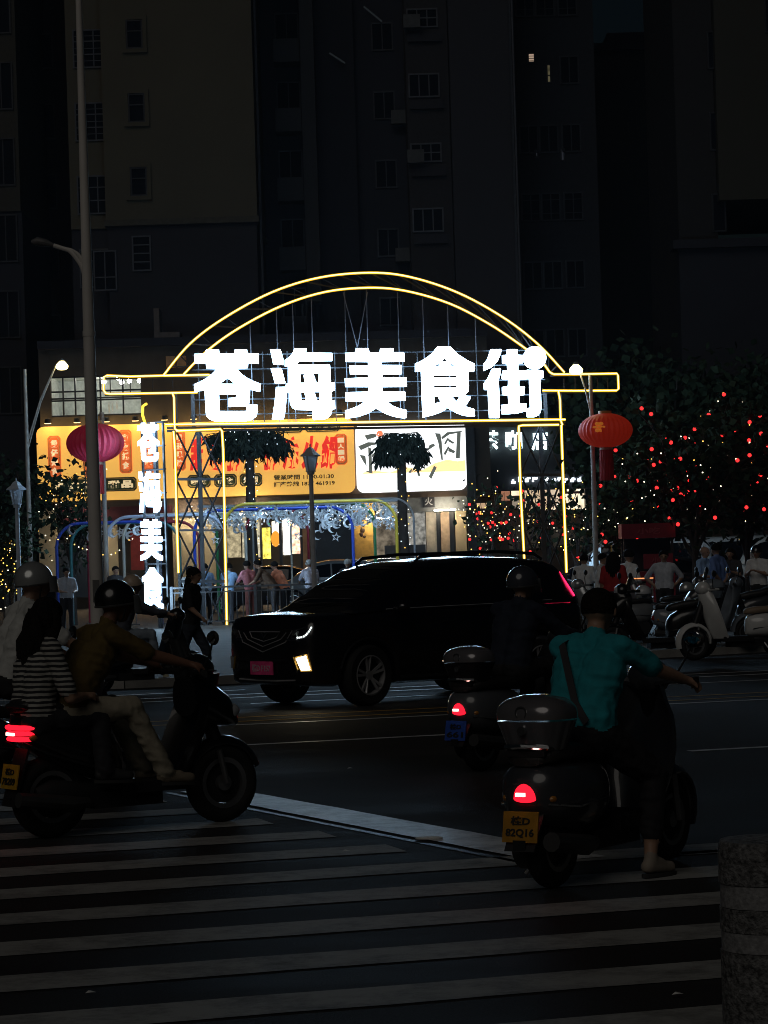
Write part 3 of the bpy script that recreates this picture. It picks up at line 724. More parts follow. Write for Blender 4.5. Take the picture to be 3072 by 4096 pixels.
bay('pillar', 1870, 1700, 1906, 2400, mat('black_pillar', (.018, .022, .028), .5), -.4, .4)
m = MB()                                               # tube lamps under the soffit; all but the first pair added to light the panels
for px, py, w in ((1488, 2074, .45), (1538, 2072, .45), (760, 2054, .9), (1000, 2056, 1.2), (1780, 2040, .8), (340, 2106, .6)):
    a = W(px, py, PY - .6) - o; m.box((a.x, -.55, a.z), (w, .06, .05))
m.build('tube_lamp', emis('tube_lamp', (1, .86, .62), 85.0), sh)

# ------------------------------------------------------------------ signboards
def board(name, label, px0, px1, py0, py1, m_, depth=.25, Y=PY - .02, group=None, cat='sign'):
    """py0/py1 given at the board's middle"""
    a, b = W(px0, (py0 + py1) / 2, Y), W(px1, (py0 + py1) / 2, Y); c = (px0 + px1) / 2
    z0, z1 = W(c, py1, Y).z, W(c, py0, Y).z
    t = thing(name, label, cat, ((a.x + b.x) / 2, Y - depth / 2 - .004, z0), 0, group)
    w, h = b.x - a.x, z1 - z0; r = .28
    prof = []
    for cx, cz, a0 in ((w / 2 - r, h - r, 0), (-w / 2 + r, h - r, 90), (-w / 2 + r, r, 180), (w / 2 - r, r, 270)):
        prof += [(cx + r * math.cos(math.radians(a0 + q * 18)), cz + r * math.sin(math.radians(a0 + q * 18))) for q in range(6)]
    MB().prism(prof, lambda x, z: Vector((x, -depth / 2, z)), lambda x, z: Vector((x, depth / 2, z))).build('panel', m_, t, smooth=0)
    return t, w, h
def on(t, px, py, Y=PY - .3): return W(px, py, Y) - t.location

def lightbox(name, col, glow):
    m = mat(name, col, .55, var=.06, scale=1.5); b = m.node_tree.nodes['Principled BSDF']
    b.inputs['Emission Color'].default_value = tuple(col) + (1,); b.inputs['Emission Strength'].default_value = glow
    return m
M_YB = lightbox('yellow_board', (.86, .47, .095), .80)
yb, yw, yh = board('signboard', 'wide yellow restaurant signboard with big red characters and small green framed labels', 152, 1418, 1690, 1990, M_YB)
M_RED = lightbox('red_letters', (.72, .03, .02), .8)
M_GRN = mat('green_label', (.05, .08, .03), .6); M_CRM = lightbox('cream_letters', (.85, .66, .38), .75); M_RIM = mat('label_rim', (.75, .5, .2), .6); M_ORG = lightbox('orange_label', (.75, .14, .03), .6); M_INK = mat('ink_green', (.10, .10, .04), .6)
dF = -.125
for ch, px, py in (('甜', 795, 1816), ('錦', 870, 1816), ('粥', 942, 1818), ('粥', 1090, 1814), ('底', 1165, 1812), ('火', 1240, 1810), ('鍋', 1318, 1808)):
    p = on(yb, px, py); text_obj('lettering', ch, 1.0, M_RED, (p.x, dF - .03, p.z), yb, .05, .055, .22, fit=(.68, 1.24))
def frame_label(px, py, w, h, body, txt, ms, vertical, lm):
    p = on(yb, px, py); rim = MB(); c = .09
    def octo(w, h): return [(w / 2, h / 2 - c), (w / 2 - c, h / 2), (-w / 2 + c, h / 2), (-w / 2, h / 2 - c), (-w / 2, -h / 2 + c), (-w / 2 + c, -h / 2), (w / 2 - c, -h / 2), (w / 2, -h / 2 + c)]
    for ww_, hh, d0, d1, m_, nm in ((w, h, .0, .035, body, 'label_frame'), (w - .07, h - .07, .035, .042, M_RIM, 'label_line'), (w - .12, h - .12, .042, .05, body, 'label_panel')):
        MB().prism(octo(ww_, hh), lambda x, z, d=d1: Vector((p.x + x, dF - d, p.z + z)), lambda x, z, d=d0: Vector((p.x + x, dF - d, p.z + z))).build(nm, m_, yb, smooth=0)
    n = len(txt)
    for k, ch in enumerate(txt):
        if vertical: q = (p.x, dF - .06, p.z + (h - .25) * (.5 - (k + .5) / n)); fit = (w - .22, (h - .3) / n * .84)
        else: q = (p.x + (w - .2) * ((k + .5) / n - .5), dF - .06, p.z); fit = ((w - .25) / n * .88, h - .24)
        text_obj('lettering', ch, .4, lm, q, yb, .02, .02, fit=fit)
frame_label(218, 1830, .48, 1.62, M_ORG, '煲仔煮食', .3, True, M_CRM)
frame_label(358, 1822, .48, 1.62, M_ORG, '生滾靚粥', .3, True, M_CRM)
frame_label(502, 1806, .48, 1.62, M_ORG, '宵夜抵食', .3, True, M_CRM)
frame_label(592, 1803, .48, 1.62, M_ORG, '海鮮燒烤', .3, True, M_CRM)
frame_label(716, 1802, .48, 1.50, M_ORG, '現點現做', .3, True, M_CRM)
frame_label(1372 - 8, 1797, .46, 1.15, M_ORG, '一人一鍋', .3, True, M_CRM)
frame_label(375, 1940, 3.2, .52, M_GRN, '各式餐飲甜品', .3, False, M_CRM)
frame_label(796, 1925, .86, .48, M_GRN, '晚飯', .3, False, M_CRM); frame_label(902, 1922, .84, .48, M_GRN, '宵夜', .3, False, M_CRM); frame_label(1004, 1919, .84, .48, M_GRN, '外賣', .3, False, M_CRM)
frame_label(1160, 1713, .95, .34, M_GRN, '粥底', .3, False, M_CRM); frame_label(1290, 1709, 1.3, .34, M_GRN, '鮮甜火鍋', .3, False, M_CRM)
for t_, px, py, w in (('營業時間 11:00-01:30', 1215, 1907, 2.25), ('訂座熱線 1877 461919', 1217, 1934, 2.28)):
    p = on(yb, px, py); text_obj('lettering', t_, .3, M_INK, (p.x, dF - .02, p.z), yb, .02, .008, fit=(w, .19))
M_SPOT = emis('spot_glow', (1, .62, .22), 9.0, sample=False)
fx = mat('spot_housing', (.03, .03, .03), .5)
tops = W(785, 1690, PY).z - yb.location.z
for k in range(11):                                    # spot lamps along the board's top edge, shining down on it
    x = lerp(-yw / 2 + .5, yw / 2 - .5, k / 10)
    h = MB(); h.bar((x, .1, tops + .12), (x, -.62, tops + .22), .05); h.cyl((x, -.62, tops + .26), (x, -.60, tops + .10), .10, .13, n=10)
    hh = h.build('spot_lamp', fx, yb)
    MB().cyl((x, -.597, tops + .095), (x, -.596, tops + .085), .12, n=10).build('spot_lens', M_SPOT, hh)
    li = bpy.data.lights.new('spot_light', 'POINT'); li.energy = 14; li.color = (1, .66, .26); li.shadow_soft_size = .08
    lo = bpy.data.objects.new('spot_light', li); COL.objects.link(lo); lo.parent = hh; lo.location = (x, -.56, tops + .02)

M_WB = lightbox('white_board', (.86, .88, .9), 1.7)
wb, w_, h_ = board('signboard', 'bright white lightbox sign with dark brush strokes above an orange mountain band', 1424, 1864, 1692, 1966, M_WB)
M_BRUSH = lightbox('brush_ink', (.14, .16, .14), .6); M_MTN = lightbox('orange_mountain', (1.0, .62, .28), 1.5)
def wpoly(name, pts, m_, d):
    q = [on(wb, x, y) for x, y in pts]
    MB().prism([(p.x, p.z) for p in q], lambda x, z: Vector((x, -.125 - d, z)), lambda x, z: Vector((x, -.125, z))).build(name, m_, wb, smooth=0)
wpoly('mountain_band', [(1452, 1890), (1500, 1882), (1560, 1890), (1620, 1868), (1690, 1880), (1740, 1852), (1790, 1838), (1830, 1845), (1862, 1840), (1863, 1884), (1600, 1892), (1452, 1896)], M_MTN, .006)
def zq(pts): return [(1400 + x / 2.765, 1660 + y / 2.765) for x, y in pts]
for st in ([(160, 225), (250, 205), (300, 215), (285, 245), (190, 275), (175, 250)], [(90, 345), (200, 300), (330, 305), (345, 318), (240, 335), (120, 390)], [(200, 355), (235, 370), (240, 450), (250, 650), (215, 640), (165, 620), (210, 615), (205, 480)], [(105, 440), (170, 450), (185, 570), (150, 520)], [(240, 440), (330, 370), (340, 385), (250, 470)],
           [(940, 200), (1000, 205), (1015, 300), (1028, 500), (1010, 495), (975, 300)], [(1010, 245), (1075, 190), (1235, 175), (1240, 190), (1100, 215), (1020, 270)], [(1185, 190), (1225, 195), (1215, 480), (1170, 480)], [(1075, 255), (1095, 260), (1060, 325), (1040, 315)], [(1090, 262), (1155, 305), (1140, 320), (1085, 290)], [(1085, 345), (1100, 355), (1060, 440), (1030, 435)], [(1095, 360), (1165, 400), (1150, 425), (1085, 400)],
           [(880, 330), (930, 315), (940, 340), (850, 400)], [(640, 640), (690, 580), (680, 640)], [(760, 600), (780, 680), (745, 670)], [(930, 560), (960, 580), (900, 710), (870, 680)]):
    wpoly('brush_stroke', zq(st), M_BRUSH, .02)
c = on(wb, 1519, 1735); MB().cyl((c.x, -.16, c.z), (c.x, -.146, c.z), .12, n=20).build('red_sun', lightbox('red_sun', (.95, .22, .1), 1.1), wb)

# neon characters and shop row to the side of the black pillar
NX = 101.0
c = W(2065, 1765, NX)
ns = thing('neon_sign', 'white neon characters half hidden by leaves on the dark wall', 'sign', (c.x, NX, c.z - .6))
M_NEON = emis('neon_white', (.72, .95, .98), 4.5)
for ch, px in (('茶', 1963), ('咖', 2055), ('店', 2158)):
    p = W(px, 1762, NX) - ns.location; text_obj('lettering', ch, .8, M_NEON, (p.x, -.08, p.z), ns, .05, .028, fit=(.62, .74))
MB().box((0, .06, .6), (2.9, .08, .06)).build('rail', M_FRAMED, ns)
o = Vector((px2x(2140, NX, 2000), NX + .1, .12)); sh2 = thing('shop_building', 'low shop row with a cream lit interior under a strip of small white lights', 'building', o)
def R2(px0, py0, px1, py1, Y=NX + .1):
    a, b = W(px0, (py0 + py1) / 2, Y), W(px1, (py0 + py1) / 2, Y); q = (px0 + px1) / 2
    return a.x - o.x, b.x - o.x, W(q, py1, Y).z - o.z, W(q, py0, Y).z - o.z
def bay2(name, px0, py0, px1, py1, m_, y0, y1):
    a = R2(px0, py0, px1, py1); b = MB(); slab(b, a[0], a[1], max(a[2], 0), a[3], y0, y1); return b.build(name, m_, sh2, smooth=0)
bay2('wall', 1908, 1650, 3300, 1946, mat('dark_shop_wall', (.02, .022, .026), .7), 0, .3)
bay2('back_wall', 1908, 1947, 3300, 2420, mat('dim_brown_wall', (.10, .07, .05), .8), 2.5, 2.6)
for k, (a, b, c, d, col, s) in enumerate(((2050, 1952, 2085, 1980, (.95, .80, .55), .55), (2054, 1990, 2090, 2030, (.5, .4, .3), .28), (2105, 1950, 2195, 2040, (.85, .62, .4), .42), (2210, 1950, 2245, 2035, (.9, .7, .5), .4), (2275, 1942, 2330, 1962, (1, .85, .6), .7), (2270, 1972, 2345, 2035, (1, .84, .58), .62), (2010, 1960, 2045, 2000, (.8, .35, .2), .2), (1905, 2010, 1952, 2032, (.9, .6, .35), .3))):
    bay2('lit_panel', a, b, c, d, emis('row_lit_%s' % 'abcdefgh'[k], col, s * 2.2, var=.3, scale=3), 1.0, 1.05)
bay2('red_band', 2276, 1962, 2332, 1971, mat('red_band', (.4, .03, .02), .5), .95, 1.0)
bay2('counter', 2040, 2100, 2420, 2190, mat('tan_counter', (.34, .26, .18), .7), .6, .7)
bay2('counter', 1908, 2080, 1955, 2180, mat('grey_counter', (.3, .28, .26), .7), .6, .7)
bay2('door_post', 2092, 1948, 2102, 2420, M_BLACKP, .4, .8); bay2('door_post', 2198, 1948, 2208, 2420, M_BLACKP, .4, .8); bay2('door_post', 2350, 1948, 2362, 2420, M_BLACKP, .4, .8)
bay2('lit_panel', 2110, 2060, 2165, 2085, emis('row_lit_i', (.9, .75, .5), .4), 1.0, 1.05)
m = MB()
for k in range(11):                                    # unreadable little light letters on the eave
    p = W(2058 + k * 26, 1920 - rnd.uniform(-3, 3), NX) - o
    for q in range(3): m.box((p.x + rnd.uniform(-.07, .07), -.1, p.z + rnd.uniform(-.07, .07)), (rnd.uniform(.05, .16), .04, rnd.uniform(.04, .13)))
el = m.build('eave_light', emis('eave_light', (.78, .9, 1), 4.5), sh2, smooth=0); el['kind'] = 'stuff'
# ------------------------------------------------------------------ people
SKIN = mat('skin', (0.42, 0.25, 0.17), 0.5, var=.08, scale=12)
HAIRM = mat('black_hair', (0.014, 0.012, 0.011), 0.85, var=.4, scale=40, spec=.12, bump=1.0, bscale=70)
GREYH = mat('grey_hair', (0.45, 0.45, 0.44), 0.6, var=.2, scale=40)
M_EYE = mat('eye_dark', (0.01, 0.008, 0.008), 0.2)
def cloth(name, col, var=.14): return mat('cloth_' + name, col, .85, var=var, scale=14, bump=1.0, bscale=7)

def capsule(mb, p0, p1, r0, r1, n=10):
    p0, p1 = Vector(p0), Vector(p1); ax = p1 - p0
    if ax.length < 1e-5: ax = Vector((0, 0, 1e-4))
    M = ax.to_track_quat('Z', 'Y').to_matrix(); L = ax.length; rs = []
    for k in range(5):
        a = math.pi / 2 * k / 4; rs.append((-r0 * math.cos(a), r0 * math.sin(a) + 1e-4))
    for k in range(5):
        a = math.pi / 2 * k / 4; rs.append((L + r1 * math.sin(a), r1 * math.cos(a) + 1e-4))
    mb.rings([[p0 + M @ Vector((r * math.cos(2 * math.pi * i / n), r * math.sin(2 * math.pi * i / n), z)) for i in range(n)] for z, r in rs])

class Body:
    """tapered limbs fused into one continuous skin; each limb remembers what it wears"""
    def __init__(self): self.mb, self.seg = MB(), []
    def cap(self, a, b, r0, r1, t, n=10):
        capsule(self.mb, a, b, r0, r1, n); self.seg.append((Vector(a), Vector(b), r0, r1, t))
    def build(self, name, mats, parent, voxel, folds=0):
        me = bpy.data.meshes.new('raw'); me.from_pydata(self.mb.v, [], self.mb.f)
        bm = bmesh.new(); bm.from_mesh(me); bmesh.ops.recalc_face_normals(bm, faces=bm.faces); bm.to_mesh(me); bm.free()
        o = bpy.data.objects.new('raw', me); COL.objects.link(o)
        r = o.modifiers.new('r', 'REMESH'); r.mode = 'VOXEL'; r.voxel_size = voxel
        s = o.modifiers.new('s', 'SMOOTH'); s.factor = .5; s.iterations = 3
        m2 = bpy.data.meshes.new_from_object(o.evaluated_get(bpy.context.evaluated_depsgraph_get()))
        bpy.data.objects.remove(o); bpy.data.meshes.remove(me)
        keys = list(mats)
        for k in keys: m2.materials.append(mats[k])
        n = len(m2.polygons); c = np.zeros(n * 3); m2.polygons.foreach_get('center', c); c = c.reshape(-1, 3)
        best = np.full(n, 1e9); idx = np.zeros(n, dtype=np.int32)
        for a, b, r0, r1, t in self.seg:
            a_, d = np.array(a), np.array(b - a); L2 = max(1e-9, d @ d)
            u = np.clip(((c - a_) @ d) / L2, 0, 1)
            dist = np.linalg.norm(c - a_ - u[:, None] * d, axis=1) - (r0 + (r1 - r0) * u)
            w = dist < best; best[w] = dist[w]; idx[w] = keys.index(t)
        m2.polygons.foreach_set('material_index', idx); m2.polygons.foreach_set('use_smooth', np.ones(n, dtype=bool))
        if folds:                                          # creases of the clothes, shaped into the cloth itself
            nv = len(m2.vertices); vc = np.zeros(nv * 3); vn = np.zeros(nv * 3); m2.vertices.foreach_get('co', vc); m2.vertices.foreach_get('normal', vn)
            vc, vn = vc.reshape(-1, 3), vn.reshape(-1, 3); lv = np.zeros(len(m2.loops), dtype=np.int32); m2.loops.foreach_get('vertex_index', lv)
            tot = np.zeros(n, dtype=np.int32); m2.polygons.foreach_get('loop_total', tot); wear = np.isin(np.repeat(idx, tot), [i for i, kk in enumerate(keys) if kk in ('top', 'legs')])
            for vi in np.unique(lv[wear]):
                q = vc[vi]; w1 = noise.noise((q[0] * 7 + folds, q[1] * 7, q[2] * 15 + q[0] * 6)); w2 = noise.noise((q[0] * 28, q[1] * 28 + folds, q[2] * 28))
                vc[vi] = q + vn[vi] * (.002 + .013 * (abs(w1) * -1.6 + .45) + .004 * w2)
            m2.vertices.foreach_set('co', vc.ravel())
        m2.name = name
        ob = bpy.data.objects.new(name, m2); COL.objects.link(ob); ob.parent = parent
        return ob

def person(label, pose, loc, rotz, top, legs, shoes=None, hair='short', sleeve=.45, trouser=1.0, sc=1.0, voxel=.02, skin=None, face_cam=False, group=None, fingers=True, hairmat=None, stocky=1.0, extra=None):
    """pose: joints in metres, x forward, y to the body's left, z up, on the ground plane z=0"""
    t = thing('person', label, 'person', loc, rotz, group); t.scale = (sc, sc, sc)
    J = {k: Vector(v) for k, v in pose.items()}
    b = Body(); k = stocky
    lat = (J['shl'] - J['shr']).normalized()
    pel, che, nek, hed = J['pel'], J['che'], J['nek'], J['hed']
    # trunk
    for s in (-1, 1):
        o = lat * s
        b.cap(pel.lerp(che, .14) + o * .075, pel.lerp(che, .5) + o * .07, .118 * k, .108 * k, 'top'); b.cap(pel.lerp(che, .5) + o * .07, che + o * .085, .110 * k, .118 * k, 'top')
        b.cap(che + o * .085, nek.lerp(J['shl' if s > 0 else 'shr'], .55) + Vector((0, 0, -.025)), .112 * k, .074, 'top'); b.cap(nek.lerp(J['shl' if s > 0 else 'shr'], .5) - Vector((0, 0, .02)), J['shl' if s > 0 else 'shr'], .070, .058, 'top')
        b.cap(pel + o * .07 - Vector((0, 0, .03)), J['hpl' if s > 0 else 'hpr'], .118 * k, .105 * k, 'legs')
    b.cap(nek.lerp(che, .30), nek + (hed - nek) * .1, .062, .056, 'top'); b.cap(nek + (hed - nek) * .05, nek.lerp(hed, .75), .052, .050, 'skin')
    # head: cranium, jaw, nose, ears, brow
    f = J.get('fwd', Vector((1, 0, 0))).normalized(); up = Vector((0, 0, 1)); side_ = up.cross(f)
    b.cap(hed + f * .012 + up * .02, hed - f * .022 + up * .025, .088, .092, 'skin', 14); b.cap(hed + f * .025 - up * .02, hed + f * .035 - up * .075, .070, .045, 'skin', 12)
    b.cap(hed + f * .095 + up * .005, hed + f * .115 - up * .025, .010, .015, 'skin', 8)
    for s in (-1, 1): b.cap(hed + side_ * s * .092 + up * .01, hed + side_ * s * .092 - up * .03, .014, .010, 'skin', 8); b.cap(hed + f * .085 + side_ * s * .02 + up * .022, hed + f * .078 + side_ * s * .05 + up * .02, .012, .009, 'skin', 8)
    b.cap(hed + f * .092 + side_ * .02 - up * .055, hed + f * .092 - side_ * .02 - up * .055, .010, .010, 'lip', 8)
    for s, q in ((1, 'l'), (-1, 'r')):
        sh, el, wr = J['sh' + q], J['el' + q], J['wr' + q]
        m = sh.lerp(el, min(1, sleeve * 2)) if sleeve <= .5 else sh.lerp(el, 1)
        b.cap(sh, m, .060 * k ** .5, .058 * k ** .5, 'top')
        if sleeve < .5: b.cap(m, el, .044, .040, 'skin')
        if sleeve > .5:
            m2 = el.lerp(wr, min(1, (sleeve - .5) * 2)); b.cap(el, m2, .052, .042, 'top'); b.cap(m2, wr, .036, .028, 'skin')
        else: b.cap(el, el.lerp(wr, .35), .041, .040, 'skin'); b.cap(el.lerp(wr, .35), wr, .040, .027, 'skin')
        # hand: palm, four curled fingers, thumb
        hd = (wr - el).normalized(); grip = J.get('grip' + q, hd)
        cr_ = hd.cross(Vector((0, 0, 1))); cr_ = cr_.normalized() if cr_.length > .1 else lat
        dn = hd.cross(cr_).normalized(); dn = dn if dn.z < 0 else -dn
        pc = wr + hd * .045
        b.cap(wr, wr + hd * .075 + cr_ * .018, .026, .024, 'skin', 8); b.cap(wr, wr + hd * .075 - cr_ * .018, .024, .024, 'skin', 8)
        if fingers:
            for i, ln in enumerate((.036, .042, .040, .030)):
                a = wr + hd * .085 + cr_ * (.030 - .020 * i); m_ = a + hd * ln * .75 + dn * .014; e = m_ + dn * ln * .8 + hd * .004
                b.cap(a, m_, .0095, .009, 'skin', 6); b.cap(m_, e, .009, .0075, 'skin', 6)
            th = wr + hd * .03 + cr_ * .03 * s * -1; b.cap(th, th + hd * .035 + dn * .03 + cr_ * .012 * -s, .012, .010, 'skin', 6); b.cap(th + hd * .035 + dn * .03 + cr_ * .012 * -s, th + hd * .055 + dn * .045, .010, .008, 'skin', 6)
        hp, kn, an, to = J['hp' + q], J['kn' + q], J['an' + q], J['to' + q]
        if trouser >= .5:
            b.cap(hp, kn, .098 * k, .070 * k, 'legs'); m = kn.lerp(an, (trouser - .5) * 2)
            b.cap(kn, m, .068 * k, .058 if trouser > .9 else .060, 'legs')
            if trouser < .95: b.cap(m, an, .047, .036, 'skin')
        else:
            m = hp.lerp(kn, trouser * 2); b.cap(hp, m, .098 * k, .085 * k, 'legs'); b.cap(m, kn, .070, .055, 'skin'); b.cap(kn, kn.lerp(an, .35), .055, .056, 'skin'); b.cap(kn.lerp(an, .35), an, .056, .036, 'skin')
        fd = (to - an); b.cap(an, an - Vector((0, 0, .03)) + Vector((0, 0, 0)), .040, .040, 'shoe'); he = Vector((an.x, an.y, to.z)) - fd.normalized() * .03
        b.cap(he + Vector((0, 0, .008)), to, .040, .036, 'shoe'); b.cap(an - Vector((0, 0, .02)), he.lerp(to, .6) + Vector((0, 0, .02)), .040, .034, 'shoe')
    body = b.build('body', {'top': top, 'legs': legs, 'skin': skin or SKIN, 'shoe': shoes or mat('dark_shoe', (.03, .03, .03), .6), 'lip': mat('lip', (.35, .13, .10), .5)}, t, voxel, 3.0 if voxel < .02 else 0)
    ey = MB()
    for s in (-1, 1): ey.sph(hed + f * .091 + side_ * s * .034 + up * .003, (.012, .014, .007), 8, 5)
    ey.build('eye', M_EYE, t)
    if voxel <= .013:
        for q in ('l', 'r'):
            an, to = J['an' + q], J['to' + q]; d_ = Vector((to.x - an.x, to.y - an.y, 0)).normalized(); sd = Vector((-d_.y, d_.x, 0)); he = Vector((an.x, an.y, to.z + .01)) - d_ * .075; L = ((to - he).x ** 2 + (to - he).y ** 2) ** .5 + .05
            so_ = MB(); out = []
            for zz in (-.046, -.026): out.append([he + d_ * (L / 2 + L / 2 * math.cos(a_)) + sd * (.047 * math.sin(a_) * (1 + .12 * math.cos(a_))) + Vector((0, 0, zz + (to.z - he.z) * (.5 + .5 * math.cos(a_)))) for a_ in [2 * math.pi * i / 18 for i in range(18)]])
            so_.rings(out); so_.build('sole', mat('sole_dark', (.03, .03, .03), .7), t)
    hm_ = hairmat or HAIRM
    if hair in ('short', 'long', 'bun', 'pony'):
        h = MB(); M3 = Matrix((f, side_, up)).transposed(); rs = []
        for k_ in range(8):
            a = math.radians(4 + k_ * 15.5); row = []
            for i in range(18):
                q = 2 * math.pi * i / 18; front = max(0, math.cos(q))
                aa = a * (1 - .34 * front) if k_ else a
                wv = 1 + .022 * math.sin(q * 7 + k_ * 1.7) + .016 * math.sin(q * 13 + k_ * 2.3)
                row.append(hed + up * .022 - f * .006 + M3 @ Vector((.112 * math.sin(aa) * math.cos(q) * wv, .101 * math.sin(aa) * math.sin(q) * wv, .108 * math.cos(aa))))
            rs.append(row)
        h.rings(rs)
        if hair in ('long', 'pony'):
            for q in range(-3, 4):
                sp_ = .026 if hair == 'long' else .008
                h.tube([hed - f * (.07 - .012 * abs(q)) + side_ * q * sp_ * 1.15 + up * .05, hed - f * (.105 - .02 * abs(q)) + side_ * q * sp_ * 1.25 - up * .06, nek - f * (.11 - .016 * abs(q)) + side_ * q * sp_ * 1.5 - up * .03, nek - f * .10 + side_ * q * sp_ * 1.4 - up * (.24 - .012 * q * q)], [.036, .042, .040, .014] if hair == 'long' else [.03, .034, .03, .012], 7)
        if hair == 'long': h.sph(nek - f * .085 + up * .0, (.055, .125, .19), 14, 10); h.sph(hed - f * .06 - up * .03, (.085, .115, .13), 14, 10)
        if hair == 'bun': h.sph(hed - f * .11 + up * .05, (.05, .05, .05), 10, 7)
        h.build('hair', hm_, t, smooth=60)
    if isinstance(hair, tuple):
        helmet(t, hed, f, side_, hair[1], hair[2] if len(hair) > 2 else True)
    if extra: extra(t, J)
    return t

def helmet(t, hed, f, side_, m, visor=True):
    up = Vector((0, 0, 1)); M3 = Matrix((f, side_, up)).transposed(); h = MB(); rs = []
    for r_, k0 in ((1.0, 0), (.93, 1)):
        seq = range(9) if k0 == 0 else range(8, -1, -1)
        for k in seq:
            a = math.radians(3 + k * 12.2); row = []
            for i in range(22):
                q = 2 * math.pi * i / 22; a2 = a * (1 - .16 * max(0, math.cos(q)) + .10 * max(0, -math.cos(q)))
                row.append(hed + up * .018 - f * .008 + M3 @ Vector((.140 * r_ * math.sin(a2) * math.cos(q), .125 * r_ * math.sin(a2) * math.sin(q), .138 * r_ * math.cos(a2))))
            rs.append(row)
    h.rings(rs, cap=False); hh = h.build('helmet', m, t, smooth=50)
    r = MB(); pts = [hed + up * .022 + M3 @ Vector((.141 * math.cos(q), .127 * math.sin(q), -.028 + .02 * math.cos(q))) for q in [2 * math.pi * i / 24 for i in range(25)]]
    r.tube(pts, .007, 5, cap=False); r.build('rim', mat('helmet_rim', (.05, .05, .05), .5), hh)
    if visor:
        v = MB(); rr = []
        for k in range(5):
            z = .055 - k * .028; rr.append([hed + M3 @ Vector(((.150 + .004 * k) * math.cos(q) + .004, (.134) * math.sin(q), z)) for q in [math.radians(-70 + 14 * i) for i in range(11)]])
        v.rings(rr, cap=False, closed=False); v.build('visor', mat('visor', (.30, .32, .34), .08, coat=.5), hh)
    for s in (-1, 1):
        MB().tube([hed + side_ * s * .115 - up * .03, hed + side_ * s * .085 - up * .09, hed + f * .03 - up * .115], .006, 5).build('strap', mat('strap_black', (.02, .02, .02), .7), hh)

def stand(arms='down', lean=0.0, twist=0.0):
    p = dict(pel=(0, 0, .92), che=(lean * .30, 0, 1.25), nek=(lean * .48, 0, 1.44), hed=(lean * .55 + .02, 0, 1.58), shl=(lean * .42, .185, 1.385), shr=(lean * .42, -.185, 1.385),
             hpl=(0, .09, .88), hpr=(0, -.09, .88), knl=(.03, .10, .49), knr=(.02, -.10, .49), anl=(0, .11, .08), anr=(0, -.11, .08), tol=(.16, .13, .036), tor=(.16, -.13, .036), fwd=(1, 0, -.05))
    x = lean * .42
    A = {'down': ((x - .02, .24, 1.10), (x + .07, .25, .86)), 'front': ((x + .02, .25, 1.10), (x + .26, .12, 1.08)), 'hip': ((x - .10, .37, 1.14), (x + .02, .20, .98)), 'rail': ((x + .12, .26, 1.14), (x + .34, .20, 1.04)), 'phone': ((x + .06, .24, 1.12), (x + .24, .07, 1.20)), 'back': ((x - .1, .25, 1.1), (x - .12, .06, .95))}
    a, w = A[arms]
    p.update(ell=a, wrl=w, elr=(a[0], -a[1], a[2]), wrr=(w[0], -w[1], w[2]))
    return p

def ride(dx=0.0, dz=0.0, lean=.10, reach=(.97, .30, 1.02), feet=(.78, .13, .36), passenger=False, spread=.13, look=(1, 0, -.05)):
    p = dict(pel=(.30 + dx, 0, .86 + dz), che=(.30 + dx + lean, 0, 1.18 + dz), nek=(.31 + dx + lean * 1.5, 0, 1.37 + dz), hed=(.35 + dx + lean * 1.7, 0, 1.51 + dz), shl=(.29 + dx + lean * 1.35, .19, 1.315 + dz), shr=(.29 + dx + lean * 1.35, -.19, 1.315 + dz),
             hpl=(.33 + dx, .09, .84 + dz), hpr=(.33 + dx, -.09, .84 + dz), fwd=look)
    kx, kz = .72 + dx, .83 + dz * .6
    for s, q in ((1, 'l'), (-1, 'r')):
        p['kn' + q] = (kx, spread * s, kz); p['an' + q] = (feet[0], feet[1] * s, feet[2]); p['to' + q] = (feet[0] + .16, feet[1] * s * 1.15, feet[2] - .035)
        sh = Vector(p['sh' + q]); w = Vector((reach[0], reach[1] * s, reach[2])); d_ = w - sh; L = min(d_.length, .535); w = sh + d_.normalized() * L if not passenger else w
        mid = sh.lerp(w, .52); bend = math.sqrt(max(0, .27 ** 2 - (L / 2) ** 2)); p['el' + q] = tuple(mid + Vector((-.02, .05 * s, -.09)).normalized() * max(bend, .02)); p['wr' + q] = tuple(w)
    return p

def walk():
    p = stand('down', .10)
    p.update(pel=(0, 0, .88), hpl=(0, .08, .86), hpr=(0, -.08, .86), knl=(.20, .08, .50), anl=(.22, .09, .085), tol=(.38, .10, .045), knr=(-.10, -.08, .48), anr=(-.40, -.09, .20), tor=(-.27, -.09, .055), ell=(-.14, .25, 1.12), wrl=(-.18, .24, .88), elr=(.10, -.25, 1.12), wrr=(.26, -.22, .98))
    return p

def sit(arms='rail', lean=.35):
    p = stand(arms, lean)
    for k in list(p):
        if k not in ('fwd', 'knl', 'knr', 'anl', 'anr', 'tol', 'tor'): v = p[k]; p[k] = (v[0], v[1], v[2] - .34)
    p.update(knl=(.42, .13, .56), knr=(.42, -.13, .56), anl=(.40, .13, .09), anr=(.40, -.13, .09), tol=(.55, .14, .04), tor=(.55, -.14, .04))
    return p
